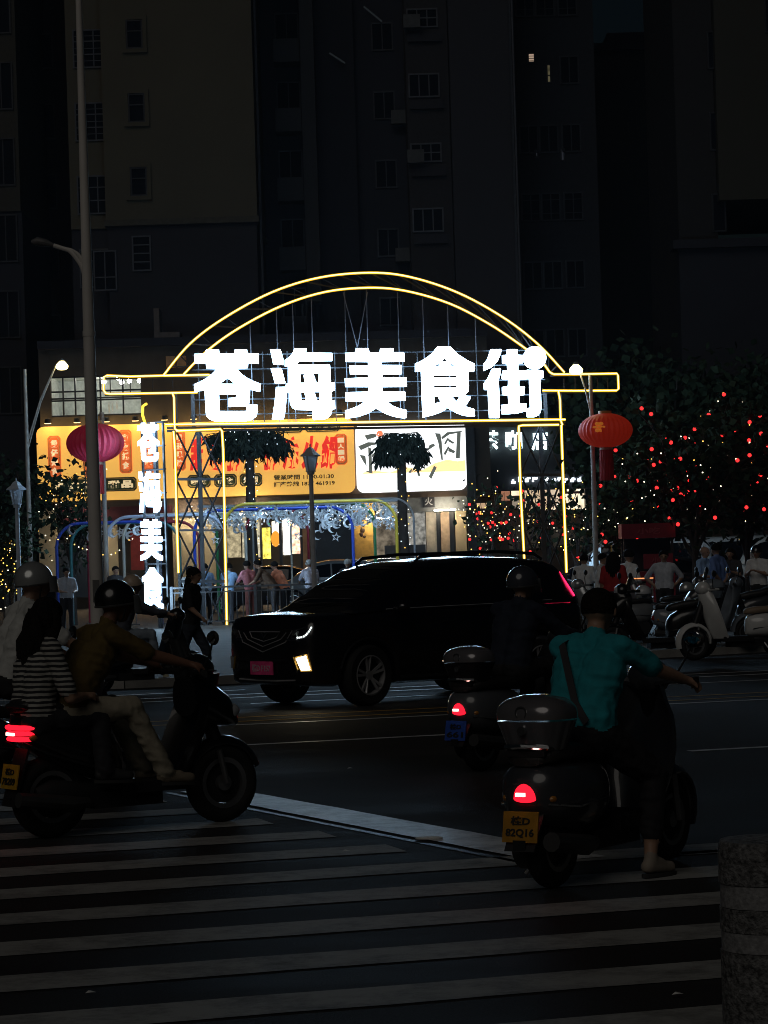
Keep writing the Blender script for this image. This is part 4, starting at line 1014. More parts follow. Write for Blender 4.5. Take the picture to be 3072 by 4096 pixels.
# ------------------------------------------------------------------ scooters
M_RUB = mat('tyre_rubber', (0.012, 0.012, 0.012), .75, var=.2, scale=20, bump=.2)
M_ALU = mat('alloy', (0.30, 0.30, 0.31), .35, metal=.8)
M_BLKP = mat('black_plastic', (0.015, 0.015, 0.016), .5, var=.2)
M_CHR = mat('chrome', (0.75, 0.75, 0.76), .12, metal=1.0, var=.03)
M_SEAT = mat('seat_vinyl', (0.022, 0.020, 0.020), .5, bump=.3)
M_TAIL = emis('tail_red', (1.0, 0.010, 0.026), 2.0)
M_TAILH = emis('tail_hot', (1.0, .50, .42), 5.0, sample=False)
M_TAILO = mat('tail_off', (.25, .01, .01), .2)
M_LENS = mat('lamp_lens', (.55, .57, .6), .08, coat=.6)
M_AMB = mat('indicator', (.5, .2, .03), .2)

def sring(x, cy, cz, hw, hh, n=18, p=2.6, yshift=0):
    out = []
    for i in range(n):
        a = 2 * math.pi * i / n; c, s = math.cos(a), math.sin(a)
        out.append(Vector((x, cy + hw * math.copysign(abs(c) ** (2 / p), c), cz + hh * math.copysign(abs(s) ** (2 / p), s))))
    return out
def loft(mb, st, n=18, p=2.6): return mb.rings([sring(x, 0, cz, hw, hh, n, p) for x, cz, hw, hh in st])

def wheel(parent, x, r, w, spokes=5, name='wheel', y=0.0, rimr=.62, rimmat=None, hub=.2):
    e = bpy.data.objects.new(name, None); COL.objects.link(e); e.parent = parent; e.location = (x, y, r)
    prof = []
    for k in range(13):
        a = -math.pi * .62 + math.pi * 1.24 * k / 12; prof.append((r - w * .5 + w * .5 * math.cos(a), w * .5 * math.sin(a)))
    inner = r * rimr
    prof = [(inner, -w * .38)] + prof + [(inner, w * .38)]
    MB().lathe(prof + [prof[0]], n=28, axis='Y', cap=False).build('tyre', M_RUB, e, smooth=60)
    m = MB(); ro = inner + .005; ri = inner * .84
    m.lathe([(ro, -w * .40), (ro, w * .40), (ri, w * .36), (ri, -w * .36), (ro, -w * .40)], n=28, axis='Y', cap=False)
    m.cyl((0, -w * .42, 0), (0, w * .42, 0), r * hub, n=14)
    for k in range(spokes):
        a = 2 * math.pi * k / spokes + .3
        for da in ((-.10, .10) if spokes > 4 else (0,)):
            m.bar((math.cos(a + da) * r * .14, w * .26, math.sin(a + da) * r * .14), (math.cos(a + da * 1.3) * ri * 1.02, w * .26, math.sin(a + da * 1.3) * ri * 1.02), r * .075, w * .16)
    m.build('rim', rimmat or M_ALU, e)
    MB().cyl((0, -w * .1, 0), (0, w * .1, 0), ri * .98, n=20).build('brake_disc', mat('brake_dark', (.02, .02, .022), .5), e)
    return e

def plate(parent, name, c, w, h, col, txt, tilt=0.0, back=True, rotz=-math.pi / 2, ink=(.02, .02, .02)):
    """number plate facing backwards (-x) or forwards"""
    e = MB().box((0, 0, 0), (w, .008, h)).build(name, mat('plate_%s' % '_'.join('%d' % (v * 100) for v in col), col, .45, var=.15, scale=18), parent, smooth=0)
    e.location = c; e.rotation_euler = (tilt, 0, rotz)
    n = len(txt)
    for k, line in enumerate(txt):
        text_obj('lettering', line, .08, mat('plate_ink_%d' % int(ink[0] * 100), ink, .6), (0, -.007, h * (.5 - (k + .5) / n) * .8), e, .004, .002, fit=(w * (.55 if k == 0 and n > 1 else .8), h * .72 / n * .8))
    return e

def scooter(label, loc, rotz, paint, style='retro', box=None, lit=True, plate_col=(.55, .30, .03), plate_txt=('桂D', '5C720'), group=None, seatm=None, visor_up=False, headlit=False, wb=1.28, lamp=None):
    """x forward; the rear wheel touches the ground at the origin"""
    t = thing('scooter', label, 'scooter', loc, rotz, group)
    retro = style == 'retro'
    r = .225 if retro else .262; w = .11 if retro else .12
    wheel(t, 0, r, w, 4 if retro else 5); wheel(t, wb, r, w * .92, 4 if retro else 5)
    b = MB()
    if retro:
        loft(b, [(-.265, .51, .03, .03), (-.25, .51, .11, .10), (-.19, .50, .17, .155), (-.08, .48, .215, .18), (.08, .47, .225, .185), (.24, .47, .205, .175), (.36, .47, .15, .16), (.44, .46, .10, .14), (.48, .45, .05, .11)], 22, 2.5)
    else:
        loft(b, [(-.235, .72, .05, .03), (-.21, .71, .11, .08), (-.14, .68, .15, .12), (-.02, .63, .17, .15), (.12, .58, .17, .17), (.30, .53, .15, .18), (.42, .48, .12, .16), (.48, .44, .08, .12)], 22, 2.8)
    body = b.build('body', paint, t, 50)
    tr = MB()
    for s in (-1, 1):
        tr.tube([(-.235, s * .12, .45 if retro else .62), (-.1, s * (.225 if retro else .17), .43 if retro else .55), (.2, s * (.21 if retro else .165), .45), (.42, s * .12, .42)], .008, 5)
    tr.build('side_trim', M_CHR if retro else M_BLKP, body)
    s_ = MB()
    if retro: loft(s_, [(-.235, .665, .08, .03), (-.19, .685, .14, .045), (-.02, .70, .155, .05), (.14, .69, .15, .045), (.32, .685, .135, .05), (.46, .665, .09, .045), (.50, .655, .04, .02)], 20, 3)
    else: loft(s_, [(-.24, .83, .07, .025), (-.20, .84, .13, .045), (-.06, .85, .15, .05), (.06, .80, .155, .06), (.28, .77, .14, .06), (.44, .74, .09, .05), (.48, .73, .04, .02)], 20, 3)
    s_.build('seat', seatm or M_SEAT, t, 50)
    fl = MB(); fl.box((.66, 0, .29), (.46, .34, .07)); fl.box((.5, 0, .22), (.5, .22, .10)); fl.build('floorboard', M_BLKP, t)
    en = MB(); en.cyl((-.02, .05, r), (-.02, .15, r), .13, n=16); loft(en, [(-.12, .27, .08, .06), (.0, .27, .09, .10), (.3, .27, .07, .08), (.4, .27, .04, .04)]); en.build('engine', mat('engine_dark', (.03, .03, .032), .5), t)
    ex = MB(); ex.tube([(.2, -.14, .22), (.05, -.17, .22), (-.3, -.17, .27)], [.03, .055, .05], 10); ex.build('exhaust', mat('exhaust', (.10, .10, .10), .4, metal=.6), t)
    # leg shield
    sh = MB(); rows, rowsb = [], []
    for k in range(9):
        v = k / 8; z = lerp(.30, .98, v); x0 = wb - .36 + .12 * v - (.10 * (1 - v) ** 2) + (.0 if retro else .08 * v)
        hw = (.17 + .06 * math.sin(math.pi * min(1, v * 1.15)) if retro else .14 + .05 * math.sin(math.pi * v))
        hw *= (1 - .35 * max(0, v - .8) / .2)
        fr, bk = [], []
        for i in range(11):
            u = -1 + 2 * i / 10; c = .15 * (1 - u * u)
            fr.append(Vector((x0 + c + .02, hw * u, z))); bk.append(Vector((x0 + c * .7 - .012, hw * u * .97, z)))
        rows.append(fr + bk[::-1])
    sh.rings(rows); shd = sh.build('leg_shield', paint, t, 50)
    hs = MB(); hs.tube([(wb - .02, 0, .50), (wb - .13, 0, .78), (wb - .20, 0, 1.00)], [.045, .05, .05], 12); hs.build('steering_column', M_BLKP, t)
    fk = MB()
    for s in (-1, 1): fk.tube([(wb, s * .075, r), (wb - .05, s * .075, .48)], .020, 8)
    fk.build('fork', M_ALU, t)
    # front mudguard
    mg = MB(); rr = []
    a0, a1 = (-12, 178) if retro else (20, 150)
    for k in range(13):
        a = math.radians(lerp(a0, a1, k / 12)); ro = r + .05 + (.04 * math.sin(math.radians(lerp(0, 180, k / 12))) if retro else 0); hw = (.085 if retro else .065) * (1 - .5 * abs(k / 12 - .5) ** 2 * 2)
        c = Vector((wb + ro * math.cos(a), 0, r + ro * math.sin(a))); nrm = Vector((math.cos(a), 0, math.sin(a)))
        ring = []
        for i in range(7): u = -1 + 2 * i / 6; ring.append(c + Vector((0, hw * u, 0)) - nrm * (.05 * u * u))
        for i in range(7): u = 1 - 2 * i / 6; ring.append(c + Vector((0, hw * u * .94, 0)) - nrm * (.012 + .05 * u * u))
        rr.append(ring)
    mg.rings(rr); mg.build('mudguard', paint, t, 50)
    # handlebar, grips, mirrors, lamp
    hx, hz_ = wb - .23, .98
    hb = MB(); hb.tube([(hx - .07, -.34, hz_ + .02), (hx, -.16, hz_ + .02), (hx + .03, 0, hz_), (hx, .16, hz_ + .02), (hx - .07, .34, hz_ + .02)], [.017, .022, .04, .022, .017], 8)
    bar_ = hb.build('handlebar', M_BLKP if not retro else paint, t)
    for s in (-1, 1):
        MB().cyl((hx - .08, s * .36, hz_ + .02), (hx - .035, s * .235, hz_ + .02), .021, n=10).build('grip', M_RUB, bar_)
        MB().tube([(hx + .05, s * .20, hz_ + .03), (hx + .03, s * .32, hz_ + .03)], .007, 5).build('brake_lever', M_ALU, bar_)
        mm = MB(); mm.tube([(hx, s * .19, hz_ + .03), (hx + .03, s * .25, hz_ + .14), (hx + .03, s * .28, hz_ + .20)], .007, 6); mm.sph((hx + .03, s * .30, hz_ + .24), (.022, .065, .048), 14, 8); mi_ = mm.build('mirror', M_BLKP, t)
        MB().sph((hx + .011, s * .30, hz_ + .24), (.006, .054, .038), 14, 6).build('mirror_glass', mat('mirror_glass', (.7, .72, .75), .03, metal=1.0, var=.02), mi_)
    hl = MB(); hl.sph((hx + .07, 0, hz_ + .03), (.11, .12, .105), 18, 12); hp = hl.build('headlamp_housing', paint, t, 50)
    MB().sph((hx + .115, 0, hz_ + .03), (.075, .085, .08), 16, 10).build('headlight', emis('scooter_headlight', (.95, .97, 1), 3.0) if headlit else M_LENS, hp)
    if not retro:
        nz = MB(); loft(nz, [(wb - .26, .84, .15, .13), (wb - .12, .80, .16, .15), (wb + .02, .74, .13, .11), (wb + .10, .68, .07, .05), (wb + .13, .66, .02, .015)], 18, 2.6); nz_ = nz.build('nose_fairing', paint, t, 50)
        for s in (-1, 1): MB().sph((wb + .045, s * .085, .735), (.06, .035, .045), 12, 8).build('headlight', M_LENS, nz_)
        ws = MB(); ws.rings([[Vector((wb - .20 - .10 * k / 5 + .03 * (1 - (i / 4 - 1) ** 2), .15 * (i / 4 - 1) * (1 - .25 * k / 5), .96 + .05 * k)) for i in range(9)] for k in range(6)], cap=False, closed=False); ws.build('wind_screen', mat('screen_smoke', (.04, .045, .05), .1), t)
    # tail lamp, indicators, plate, flap
    tz, tx = (.505, -.262) if retro else (.675, -.225)
    tm = (lamp or M_TAIL) if lit else M_TAILO
    tl = MB()
    if retro:
        rs = []
        for k in range(6):
            a = math.radians(90 * k / 5); rs.append([Vector((tx + .02 - .05 * math.sin(a), .068 * math.cos(a) * math.cos(q), tz - .03 + (.085 * math.cos(a) * math.sin(q) if math.sin(q) > 0 else .02 * math.cos(a) * math.sin(q)) + 0)) for q in [2 * math.pi * i / 20 for i in range(20)]])
        rs[-1] = [Vector((tx - .03, .004 * math.cos(2 * math.pi * i / 20), tz - .01 + .004 * math.sin(2 * math.pi * i / 20))) for i in range(20)]
        tl.rings(rs)
    else:
        for k in range(3): w_ = .145 - .014 * k; z_ = tz + .035 - .036 * k; tl.tube([(tx + .13, -w_ - .01, z_), (tx + .03, -w_ + .012, z_), (tx - .012, -w_ * .6, z_), (tx - .022, 0, z_), (tx - .012, w_ * .6, z_), (tx + .03, w_ - .012, z_), (tx + .13, w_ + .01, z_)], .016, 7)
    tl_ = tl.build('tail_light', tm, t, 50)
    if lit:
        q_ = MB(); q_.box((tx - (.038 if retro else .036), 0, tz - .005), (.012, .05 if retro else .10, .018))
        q_.build('lamp_core', M_TAILH, tl_)
    for s in (-1, 1): MB().sph((tx + .06, s * .13, tz - .03), (.03, .025, .022), 10, 6).build('indicator', M_AMB, t)
    gr = MB(); gr.tube([(-.08, .13, .70 if retro else .80), (-.22, .12, .73 if retro else .84), (-.27, 0, .74 if retro else .85), (-.22, -.12, .73 if retro else .84), (-.08, -.13, .70 if retro else .80)], .014, 7); gr.build('grab_rail', M_CHR if retro else M_BLKP, t)
    if plate_txt: plate(t, 'number_plate', (tx - .045, 0, tz - (.165 if retro else .27)), .20 if retro else .22, .155, plate_col, plate_txt, -.18)
    mf = MB(); mf.add([(tx + .04, -.09, tz - .10), (tx + .04, .09, tz - .10), (tx - .07, .085, .22), (tx - .07, -.085, .22), (tx + .055, -.09, tz - .10), (tx + .055, .09, tz - .10), (tx - .055, .085, .22), (tx - .055, -.085, .22)], [(0, 1, 2, 3), (7, 6, 5, 4), (0, 4, 5, 1), (2, 6, 7, 3), (0, 3, 7, 4), (1, 5, 6, 2)])
    mf.box((tx - .062, 0, .25), (.012, .07, .05)); mf.build('mud_flap', M_BLKP, t, smooth=0)
    sd = MB(); sd.tube([(.25, .12, .22), (.18, .26, .04)], .014, 6); sd.build('side_stand', M_ALU, t)
    if box:
        bm_, lid = box; cz = .835 if retro else .98; bx = -.11 if retro else -.22
        lo_, hi_ = MB(), MB()
        def shell(mb, z0, z1, s0, s1, dome=False):
            rs = []
            for k in range(7):
                v = k / 6; z = lerp(z0, z1, v); s = lerp(s0, s1, v) if not dome else s0 * math.sqrt(max(.02, 1 - (v * .97) ** 3.2))
                rs.append([Vector((bx + .165 * s * math.copysign(abs(math.cos(q)) ** .7, math.cos(q)), .200 * s * math.copysign(abs(math.sin(q)) ** .7, math.sin(q)), z)) for q in [2 * math.pi * i / 26 for i in range(26)]])
            mb.rings(rs)
        shell(lo_, cz - .12, cz + .025, .72, .98); bt = lo_.build('top_box', bm_, t, 55)
        shell(hi_, cz + .034, cz + .155, 1.0, 1, True); hi_.build('lid', lid, bt, 55)
        MB().cyl((bx - .150, 0, cz - .02), (bx - .168, 0, cz - .02), .022, n=16).build('lock', M_CHR, bt)
        lg = MB(); lg.lathe([(.026, 0), (.034, 0), (.034, .006), (.026, .006), (.026, 0)], (bx - .164, 0, cz + .07), 20, 'X', cap=False); lg.build('badge', M_CHR, bt)
        MB().box((bx + .02, 0, cz - .135), (.3, .22, .03)).build('rack', M_BLKP, t)
    return t
# ------------------------------------------------------------------ cars
def paint_car(name, col, rough=.22): return mat('car_paint_' + name, col, rough, var=.03, coat=1.0, spec=.5, coatr=.16)
M_CARBLK = paint_car('black', (.006, .006, .008), .25)
M_GLASS = mat('car_glass', (.006, .007, .009), .03, var=.02, spec=.6)
M_TRIMB = mat('car_trim', (.010, .010, .011), .45)

def curve_at(keys, x):
    """piecewise smooth interpolation of (x, value...) keys sorted by falling x"""
    if x >= keys[0][0]: return keys[0][1:]
    for a, b in zip(keys, keys[1:]):
        if x >= b[0]:
            t = (a[0] - x) / (a[0] - b[0]); t = t * t * (3 - 2 * t) * .5 + t * .5
            return [lerp(p, q, t) for p, q in zip(a[1:], b[1:])]
    return keys[-1][1:]

def car_body(t, prm, paint):
    """prm: lower keys (x, zb, zt, hw), house keys (x, zroof, hwroof); arches at the axles"""
    low, house, ax, rw, belt = prm['low'], prm['house'], prm['axles'], prm['rw'], prm['belt']
    x0, x1 = low[0][0], low[-1][0]; N = 96; rs = []
    for k in range(N + 1):
        u = k / N; x = x0 + (x1 - x0) * u
        zb, zt, hw = curve_at(low, x)
        for a in ax:
            d = abs(x - a)
            if d < rw: zb = max(zb, rw * .93 + math.sqrt(rw * rw - d * d) - .02)
        zb = min(zb, zt - .12); h = zt - zb
        half = [(0, zb), (hw * .80, zb), (hw * .955, zb + min(.03, h * .1)), (hw * .985, zb + h * .25), (hw, zb + h * .55), (hw * .995, zb + h * .72), (hw * .965, zt - min(.09, h * .2)), (hw * .90, zt - min(.035, h * .08)), (hw * .76, zt - .008), (hw * .55, zt + .006), (hw * .28, zt + .014), (0, zt + .017)]
        rs.append([Vector((x, y, z)) for y, z in half] + [Vector((x, -y, z)) for y, z in half[-2:0:-1]])
    lo = MB(); lo.rings(rs); body = lo.build('body', paint, t, 42)
    M = 64; hx0, hx1 = house[0][0], house[-1][0]; rows = []
    for k in range(M + 1):
        x = hx0 + (hx1 - hx0) * k / M
        zr, hr = curve_at(house, x); zb, zt, hw = curve_at(low, x)
        base = min(zt - .02, belt); hb = hw * .925; hgt = max(.02, zr - base)
        side = [(hb, base), (lerp(hb, hr, .10), base + hgt * .14), (lerp(hb, hr, .85), base + hgt * .80), (hr * .97, base + hgt * .90), (hr * .84, base + hgt * .955), (hr * .5, base + hgt * .985), (0, base + hgt)]
        rows.append([Vector((x, y, z)) for y, z in side] + [Vector((x, -y, z)) for y, z in side[-2::-1]])
    n = len(rows[0]); roof, wind, rear, sideg = MB(), MB(), MB(), {}
    ws, rw_, pil = prm['screen'], prm['rear'], prm['pillars']     # x where the windscreen ends, where the back window starts, pillar x list
    for k in range(M):
        xm = (rows[k][0].x + rows[k + 1][0].x) / 2
        for i in range(n - 1):
            q = [rows[k][i], rows[k][i + 1], rows[k + 1][i + 1], rows[k + 1][i]]
            sidewin = i in (1, n - 3); topf = 3 <= i <= n - 5
            tgt = roof
            if xm > ws and topf: tgt = wind
            elif xm < rw_ and topf: tgt = rear
            elif sidewin and pil[0] > xm > pil[-1]:
                seg = sum(1 for p in pil if p > xm)
                if min(abs(xm - p) for p in pil[1:-1] or [99]) < .035: tgt = roof
                else: tgt = sideg.setdefault((seg, i), MB())
            tgt.add(q, [(0, 1, 2, 3)])
    caps = MB()
    def weld(mb, nm, m, par):
        if not mb.f: return None
        o = mb.build(nm, m, par, 0); bm = bmesh.new(); bm.from_mesh(o.data); bmesh.ops.remove_doubles(bm, verts=bm.verts, dist=1e-4)
        for f in bm.faces: f.smooth = True
        bmesh.ops.recalc_face_normals(bm, faces=bm.faces); bm.to_mesh(o.data); bm.free(); return o
    rf = weld(roof, 'roof', paint, t); weld(wind, 'windscreen', M_GLASS, t); weld(rear, 'rear_window', M_GLASS, t)
    for g in sideg.values(): weld(g, 'side_window', M_GLASS, t)
    return body

def car_wheel(t, x, y, r, w, spokes=10, steer=0.0, detail=True):
    e = bpy.data.objects.new('wheel', None); COL.objects.link(e); e.parent = t; e.location = (x, y, r); e.rotation_euler = (0, 0, steer)
    s = 1 if y > 0 else -1; ri = r * .66; hw = w / 2
    prof = [(ri, -hw * .95), (r * .90, -hw), (r * .97, -hw * .86), (r, -hw * .55), (r, hw * .55), (r * .97, hw * .86), (r * .90, hw), (ri, hw * .95)]
    MB().lathe(prof + [prof[0]], n=40, axis='Y', cap=False).build('tyre', M_RUB, e, 30)
    m = MB(); m.lathe([(ri + .004, hw * .93 * s), (ri * .93, hw * .97 * s), (ri * .90, hw * .7 * s), (ri * .90, -hw * .8 * s), (ri + .004, -hw * .8 * s), (ri + .004, hw * .93 * s)], n=40, axis='Y', cap=False)
    if detail:
        for k in range(spokes // 2):
            a = 2 * math.pi * k / (spokes // 2) + .2
            for da in (-.17, .17): m.bar((math.cos(a + da * .5) * .05, hw * .60 * s, math.sin(a + da * .5) * .05), (math.cos(a + da) * ri * .93, hw * .82 * s, math.sin(a + da) * ri * .93), .026, .03)
    else:
        for k in range(5): a = 2 * math.pi * k / 5; m.bar((0, hw * .6 * s, 0), (math.cos(a) * ri * .92, hw * .75 * s, math.sin(a) * ri * .92), .05, .04)
    m.cyl((0, hw * .50 * s, 0), (0, hw * .72 * s, 0), .055, n=14)
    m.build('rim', mat('machined_alloy', (.42, .42, .43), .3, metal=.35), e)
    MB().cyl((0, 0, 0), (0, hw * .35 * s, 0), ri * .88, n=28).build('brake_disc', mat('wheel_dark', (.006, .006, .007), .6), e)

SUV = dict(low=[(.87, .42, .66, .50), (.85, .36, .86, .66), (.80, .30, 1.00, .755), (.73, .27, 1.066, .82), (.55, .25, 1.080, .875), (.35, .24, 1.088, .90), (0, .24, 1.100, .915), (-.35, .24, 1.13, .915), (-1.0, .24, 1.13, .915), (-2.3, .24, 1.13, .915), (-2.65, .25, 1.14, .91), (-3.1, .30, 1.14, .875), (-3.35, .36, 1.13, .82), (-3.46, .44, 1.06, .74), (-3.50, .55, .95, .66)],
           house=[(.22, 1.08, .60), (.10, 1.15, .62), (-.15, 1.29, .63), (-.45, 1.46, .63), (-.75, 1.595, .625), (-1.0, 1.655, .62), (-1.4, 1.685, .62), (-2.0, 1.695, .62), (-2.6, 1.675, .615), (-3.0, 1.64, .60), (-3.18, 1.59, .58), (-3.30, 1.45, .60), (-3.40, 1.25, .66), (-3.45, 1.10, .68)],
           axles=(0, -2.65), rw=.395, belt=1.09, screen=-.86, rear=-3.16, pillars=(-.42, -1.32, -2.30, -3.0))
nw = G(1462, 2823)
suv_f = Vector((-.785, -.62, 0)); suv_a = math.atan2(suv_f.y, suv_f.x)
lat = Vector((-suv_f.y, suv_f.x, 0))                  # the car's left
YW = .775
suv_o = nw - lat * YW if (nw - lat * YW).y > nw.y else nw + lat * YW
SIDE = 1 if (nw - lat * YW).y > nw.y else -1
suv = thing('suv', 'black compact SUV with a bright lit fog lamp turning across the road', 'car', suv_o, suv_a)
sb = car_body(suv, SUV, M_CARBLK)
for x in (0, -2.65):
    for s in (-1, 1): car_wheel(suv, x, s * YW, .355, .235, 10, .10 if x == 0 else 0)
un = MB(); un.box((-1.3, 0, .33), (2.5, 1.3, .2)); un.box((-1.3, 0, .62), (3.9, 1.25, .5)); un.build('underbody', M_TRIMB, suv, smooth=0)
bpy.context.view_layer.update()
def to_local(t): return t.matrix_world.inverted()
def bvh_of(objs, inv):
    vs, fs = [], []
    for o in objs:
        M_ = inv @ o.matrix_world; k = len(vs)
        vs += [M_ @ v.co for v in o.data.vertices]; fs += [[i + k for i in p.vertices] for p in o.data.polygons]
    return BVHTree.FromPolygons(vs, fs)
inv = to_local(suv); bv = bvh_of([c for c in kids(suv) if c.type == 'MESH' and c.name.split('.')[0] in ('body', 'roof', 'windscreen', 'side_window')], inv)
def front(y, z, side=None):
    """point and normal of the car's front at height z, y metres off its centre line"""
    h = bv.ray_cast(Vector((3, y, z)), Vector((-1, 0, 0)))
    return h[0], h[1]
def flank(x, z, s=SIDE):
    h = bv.ray_cast(Vector((x, s * 3, z)), Vector((0, -s, 0))); return h[0], h[1]
def patch(name, pts, m, par, off=.006, fn=front, thick=.012):
    """small panel that follows the surface; pts = outline in (y, z) or (x, z)"""
    a, b = [], []
    for p in pts:
        q, n_ = fn(*p)
        if q is None: continue
        a.append(q + n_ * off); b.append(q + n_ * (off - thick))
    n = len(a); c = sum(a, Vector()) / n
    fs = [tuple(range(n)), tuple(range(2 * n - 1, n - 1, -1))] + [(i, i + n, (i + 1) % n + n, (i + 1) % n) for i in range(n)]
    o = MB().add(a + b, fs).build(name, m, par, smooth=0); return o
def line_on(name, pts, m, par, r=.008, fn=front, off=.004):
    q = []
    for p in pts:
        h, n_ = fn(*p)
        if h is not None: q.append(h + n_ * off)
    return MB().tube(q, r, 6).build(name, m, par)
sg = SIDE
M_CHRD = mat('dark_chrome', (.42, .42, .44), .35, metal=.2)
grl = patch('grille', [(-.50, .92), (.50, .92), (.47, .80), (.28, .70), (0, .66), (-.28, .70), (-.47, .80)], mat('grille_black', (.008, .008, .009), .4), suv)
for pts in ([(-.30, .885), (.30, .885), (.24, .82), (0, .775), (-.24, .82), (-.30, .885)], [(-.42, .875), (-.33, .80), (0, .715), (.33, .80), (.42, .875)], [(-.53, .90), (-.42, .765), (0, .655), (.42, .765), (.53, .90)]):
    line_on('grille_bar', pts, M_CHRD, grl, .006, off=.010)
line_on('emblem', [(-.05, .865), (0, .815), (.05, .865)], M_CHR, grl, .010, off=.014)
M_BEAD = emis('daylight_bead', (.9, 1.0, .98), 2.0, sample=False)
for s in (sg, -sg):
    hlp = patch('headlight', [(s * .53, .905), (s * .66, .925), (s * .78, .955), (s * .775, .87), (s * .70, .83), (s * .56, .80), (s * .50, .815)], M_LENS if False else mat('lamp_dark_lens', (.05, .05, .055), .05, coat=1), suv)
    line_on('chrome_strip', [(s * .44, .80), (s * .54, .79), (s * .62, .80)], M_CHR, hlp, .012, off=.008)
    line_on('reflector', [(s * .56, .86), (s * .60, .88), (s * .63, .87)], mat('reflector', (.6, .62, .6), .15, metal=.9), hlp, .03, off=.004)
    if s == sg:
        bd = MB()
        for p in [(s * .635, .822), (s * .665, .822), (s * .69, .826), (s * .715, .834), (s * .735, .848), (s * .75, .866), (s * .762, .888), (s * .772, .910), (s * .780, .932)]:
            h, n_ = front(*p)
            if h: bd.sph(h + n_ * .012, .011, 8, 6)
        bd.build('light_bead', M_BEAD, hlp)
    patch('fog_recess', [(s * .56, .62), (s * .76, .68), (s * .78, .44), (s * .60, .42)], mat('fog_bowl', (.35, .33, .30), .25, metal=.9), suv, .004)
    if s == sg: patch('lamp_bezel', [(s * .600, .602), (s * .745, .635), (s * .778, .440), (s * .672, .436)], emis('fog_reflector', (1.0, .56, .12), .75, sample=False), suv, .012, thick=.012)  # glowing amber panel added behind the lens to give the lamp its halo
    if s == sg: fo = patch('fog_lamp', [(s * .615, .585), (s * .735, .615), (s * .765, .455), (s * .685, .452)], emis('fog_light', (1.0, .86, .58), 30.0), suv, .018, thick=.02)
    else: patch('fog_lamp', [(s * .625, .59), (s * .735, .60), (s * .755, .455), (s * .685, .452)], M_LENS, suv, .018, thick=.02)
    line_on('fog_trim', [(s * .575, .60), (s * .60, .53), (s * .63, .455)], mat('amber_reflector', (.6, .4, .1), .2, metal=.6), suv, .012, off=.01)
line_on('bumper_slot', [(-.50, .56), (-.2, .545), (.2, .545), (.50, .56)], M_TRIMB, suv, .03)
line_on('skid_strip', [(-.55, .335), (-.2, .325), (.2, .325), (.55, .335)], M_CHRD, suv, .010, off=.006)
h, n_ = front(0, .47)
np_ = MB().box((0, 0, 0), (.44, .012, .155)).build('number_plate', mat('pink_plate', (.95, .09, .30), .5, var=.35, scale=9), suv, smooth=0)
np_.location = h + Vector((.03, 0, 0)); np_.rotation_euler = (0, 0, math.pi / 2)
MB().bar((h.x - .05, 0, h.z), (h.x + .024, 0, h.z), .3, .10).build('plate_holder', M_TRIMB, suv)
text_obj('lettering', '桂D F157', .1, mat('plate_white', (.75, .5, .6), .5), (0, -.011, 0), np_, .004, .002, fit=(.36, .09))
for s in (-1, 1):                                      # door mirrors, handles, rails, sill
    q, _ = flank(-.42, 1.09, s); mr = MB(); mr.sph((q.x + .02, q.y + s * .15, 1.13), (.09, .12, .075), 16, 10); mr.bar((q.x, q.y - s * .02, 1.08), (q.x + .01, q.y + s * .1, 1.09), .05, .03); m0 = mr.build('mirror', M_CARBLK, suv, 60)
    MB().sph((q.x + .085, q.y + s * .20, 1.135), (.012, .05, .012), 10, 6).build('indicator', M_CHR, m0)
    for x in (-1.18, -2.12): q, nn_ = flank(x, .93, s); MB().tube([q + nn_ * .004 + Vector((.10, 0, 0)), q + nn_ * .035 + Vector((.07, 0, .005)), q + nn_ * .035 + Vector((-.07, 0, .005)), q + nn_ * .004 + Vector((-.10, 0, 0))], .012, 7).build('door_handle', M_CARBLK, suv)
    rl = MB(); rl.tube([(-.95, s * .56, 1.63), (-1.05, s * .56, 1.70), (-1.6, s * .56, 1.735), (-2.3, s * .56, 1.735), (-2.85, s * .55, 1.70), (-2.98, s * .55, 1.63)], .020, 8); rl.build('roof_rail', mat('silver_rail', (.55, .56, .58), .2, metal=1.0), suv)
    line_on('window_trim', [(-.30, 1.105), (-1.0, 1.11), (-2.0, 1.115), (-2.9, 1.13)], M_CHRD, suv, .006, fn=lambda x, z, s=s: flank(x, z, s))
    for x in (-.52, -1.38, -2.28): line_on('door_seam', [(x, 1.06), (x + .01, .8), (x + .02, .5), (x + .03, .32)], mat('seam_black', (.001, .001, .001), .9), suv, .004, fn=lambda x, z, s=s: flank(x, z, s), off=-.001)
    line_on('cladding', [(-.45, .30), (-1.2, .29), (-2.2, .30)], M_TRIMB, suv, .04, fn=lambda x, z, s=s: flank(x, z, s), off=-.01)
    for a_ in (0, -2.65):
        line_on('arch_lip', [(a_ + .425 * math.cos(math.radians(g_)), .355 + .425 * math.sin(math.radians(g_))) for g_ in range(12, 172, 12)], M_TRIMB, suv, .022, fn=lambda x, z, s=s: flank(x, z, s), off=-.004)
tl = MB(); s = sg
pts = []
for z, x in ((1.46, -3.20), (1.36, -3.245), (1.26, -3.29), (1.16, -3.33)):
    pts.append(Vector((x - .02, s * (.60 + (1.46 - z) * .42), z)))
MB().tube(pts, .014, 8).build('tail_light', emis('tail_strip', (1, .02, .10), 2.6, sample=False), suv)
wp = MB(); wp.tube([(.16, -.55, 1.10), (.05, -.1, 1.18), (.03, .45, 1.19)], .012, 6); wp.tube([(.18, -.1, 1.09), (.06, .3, 1.175), (.05, .62, 1.16)], .012, 6); wp.build('wiper', M_TRIMB, suv)

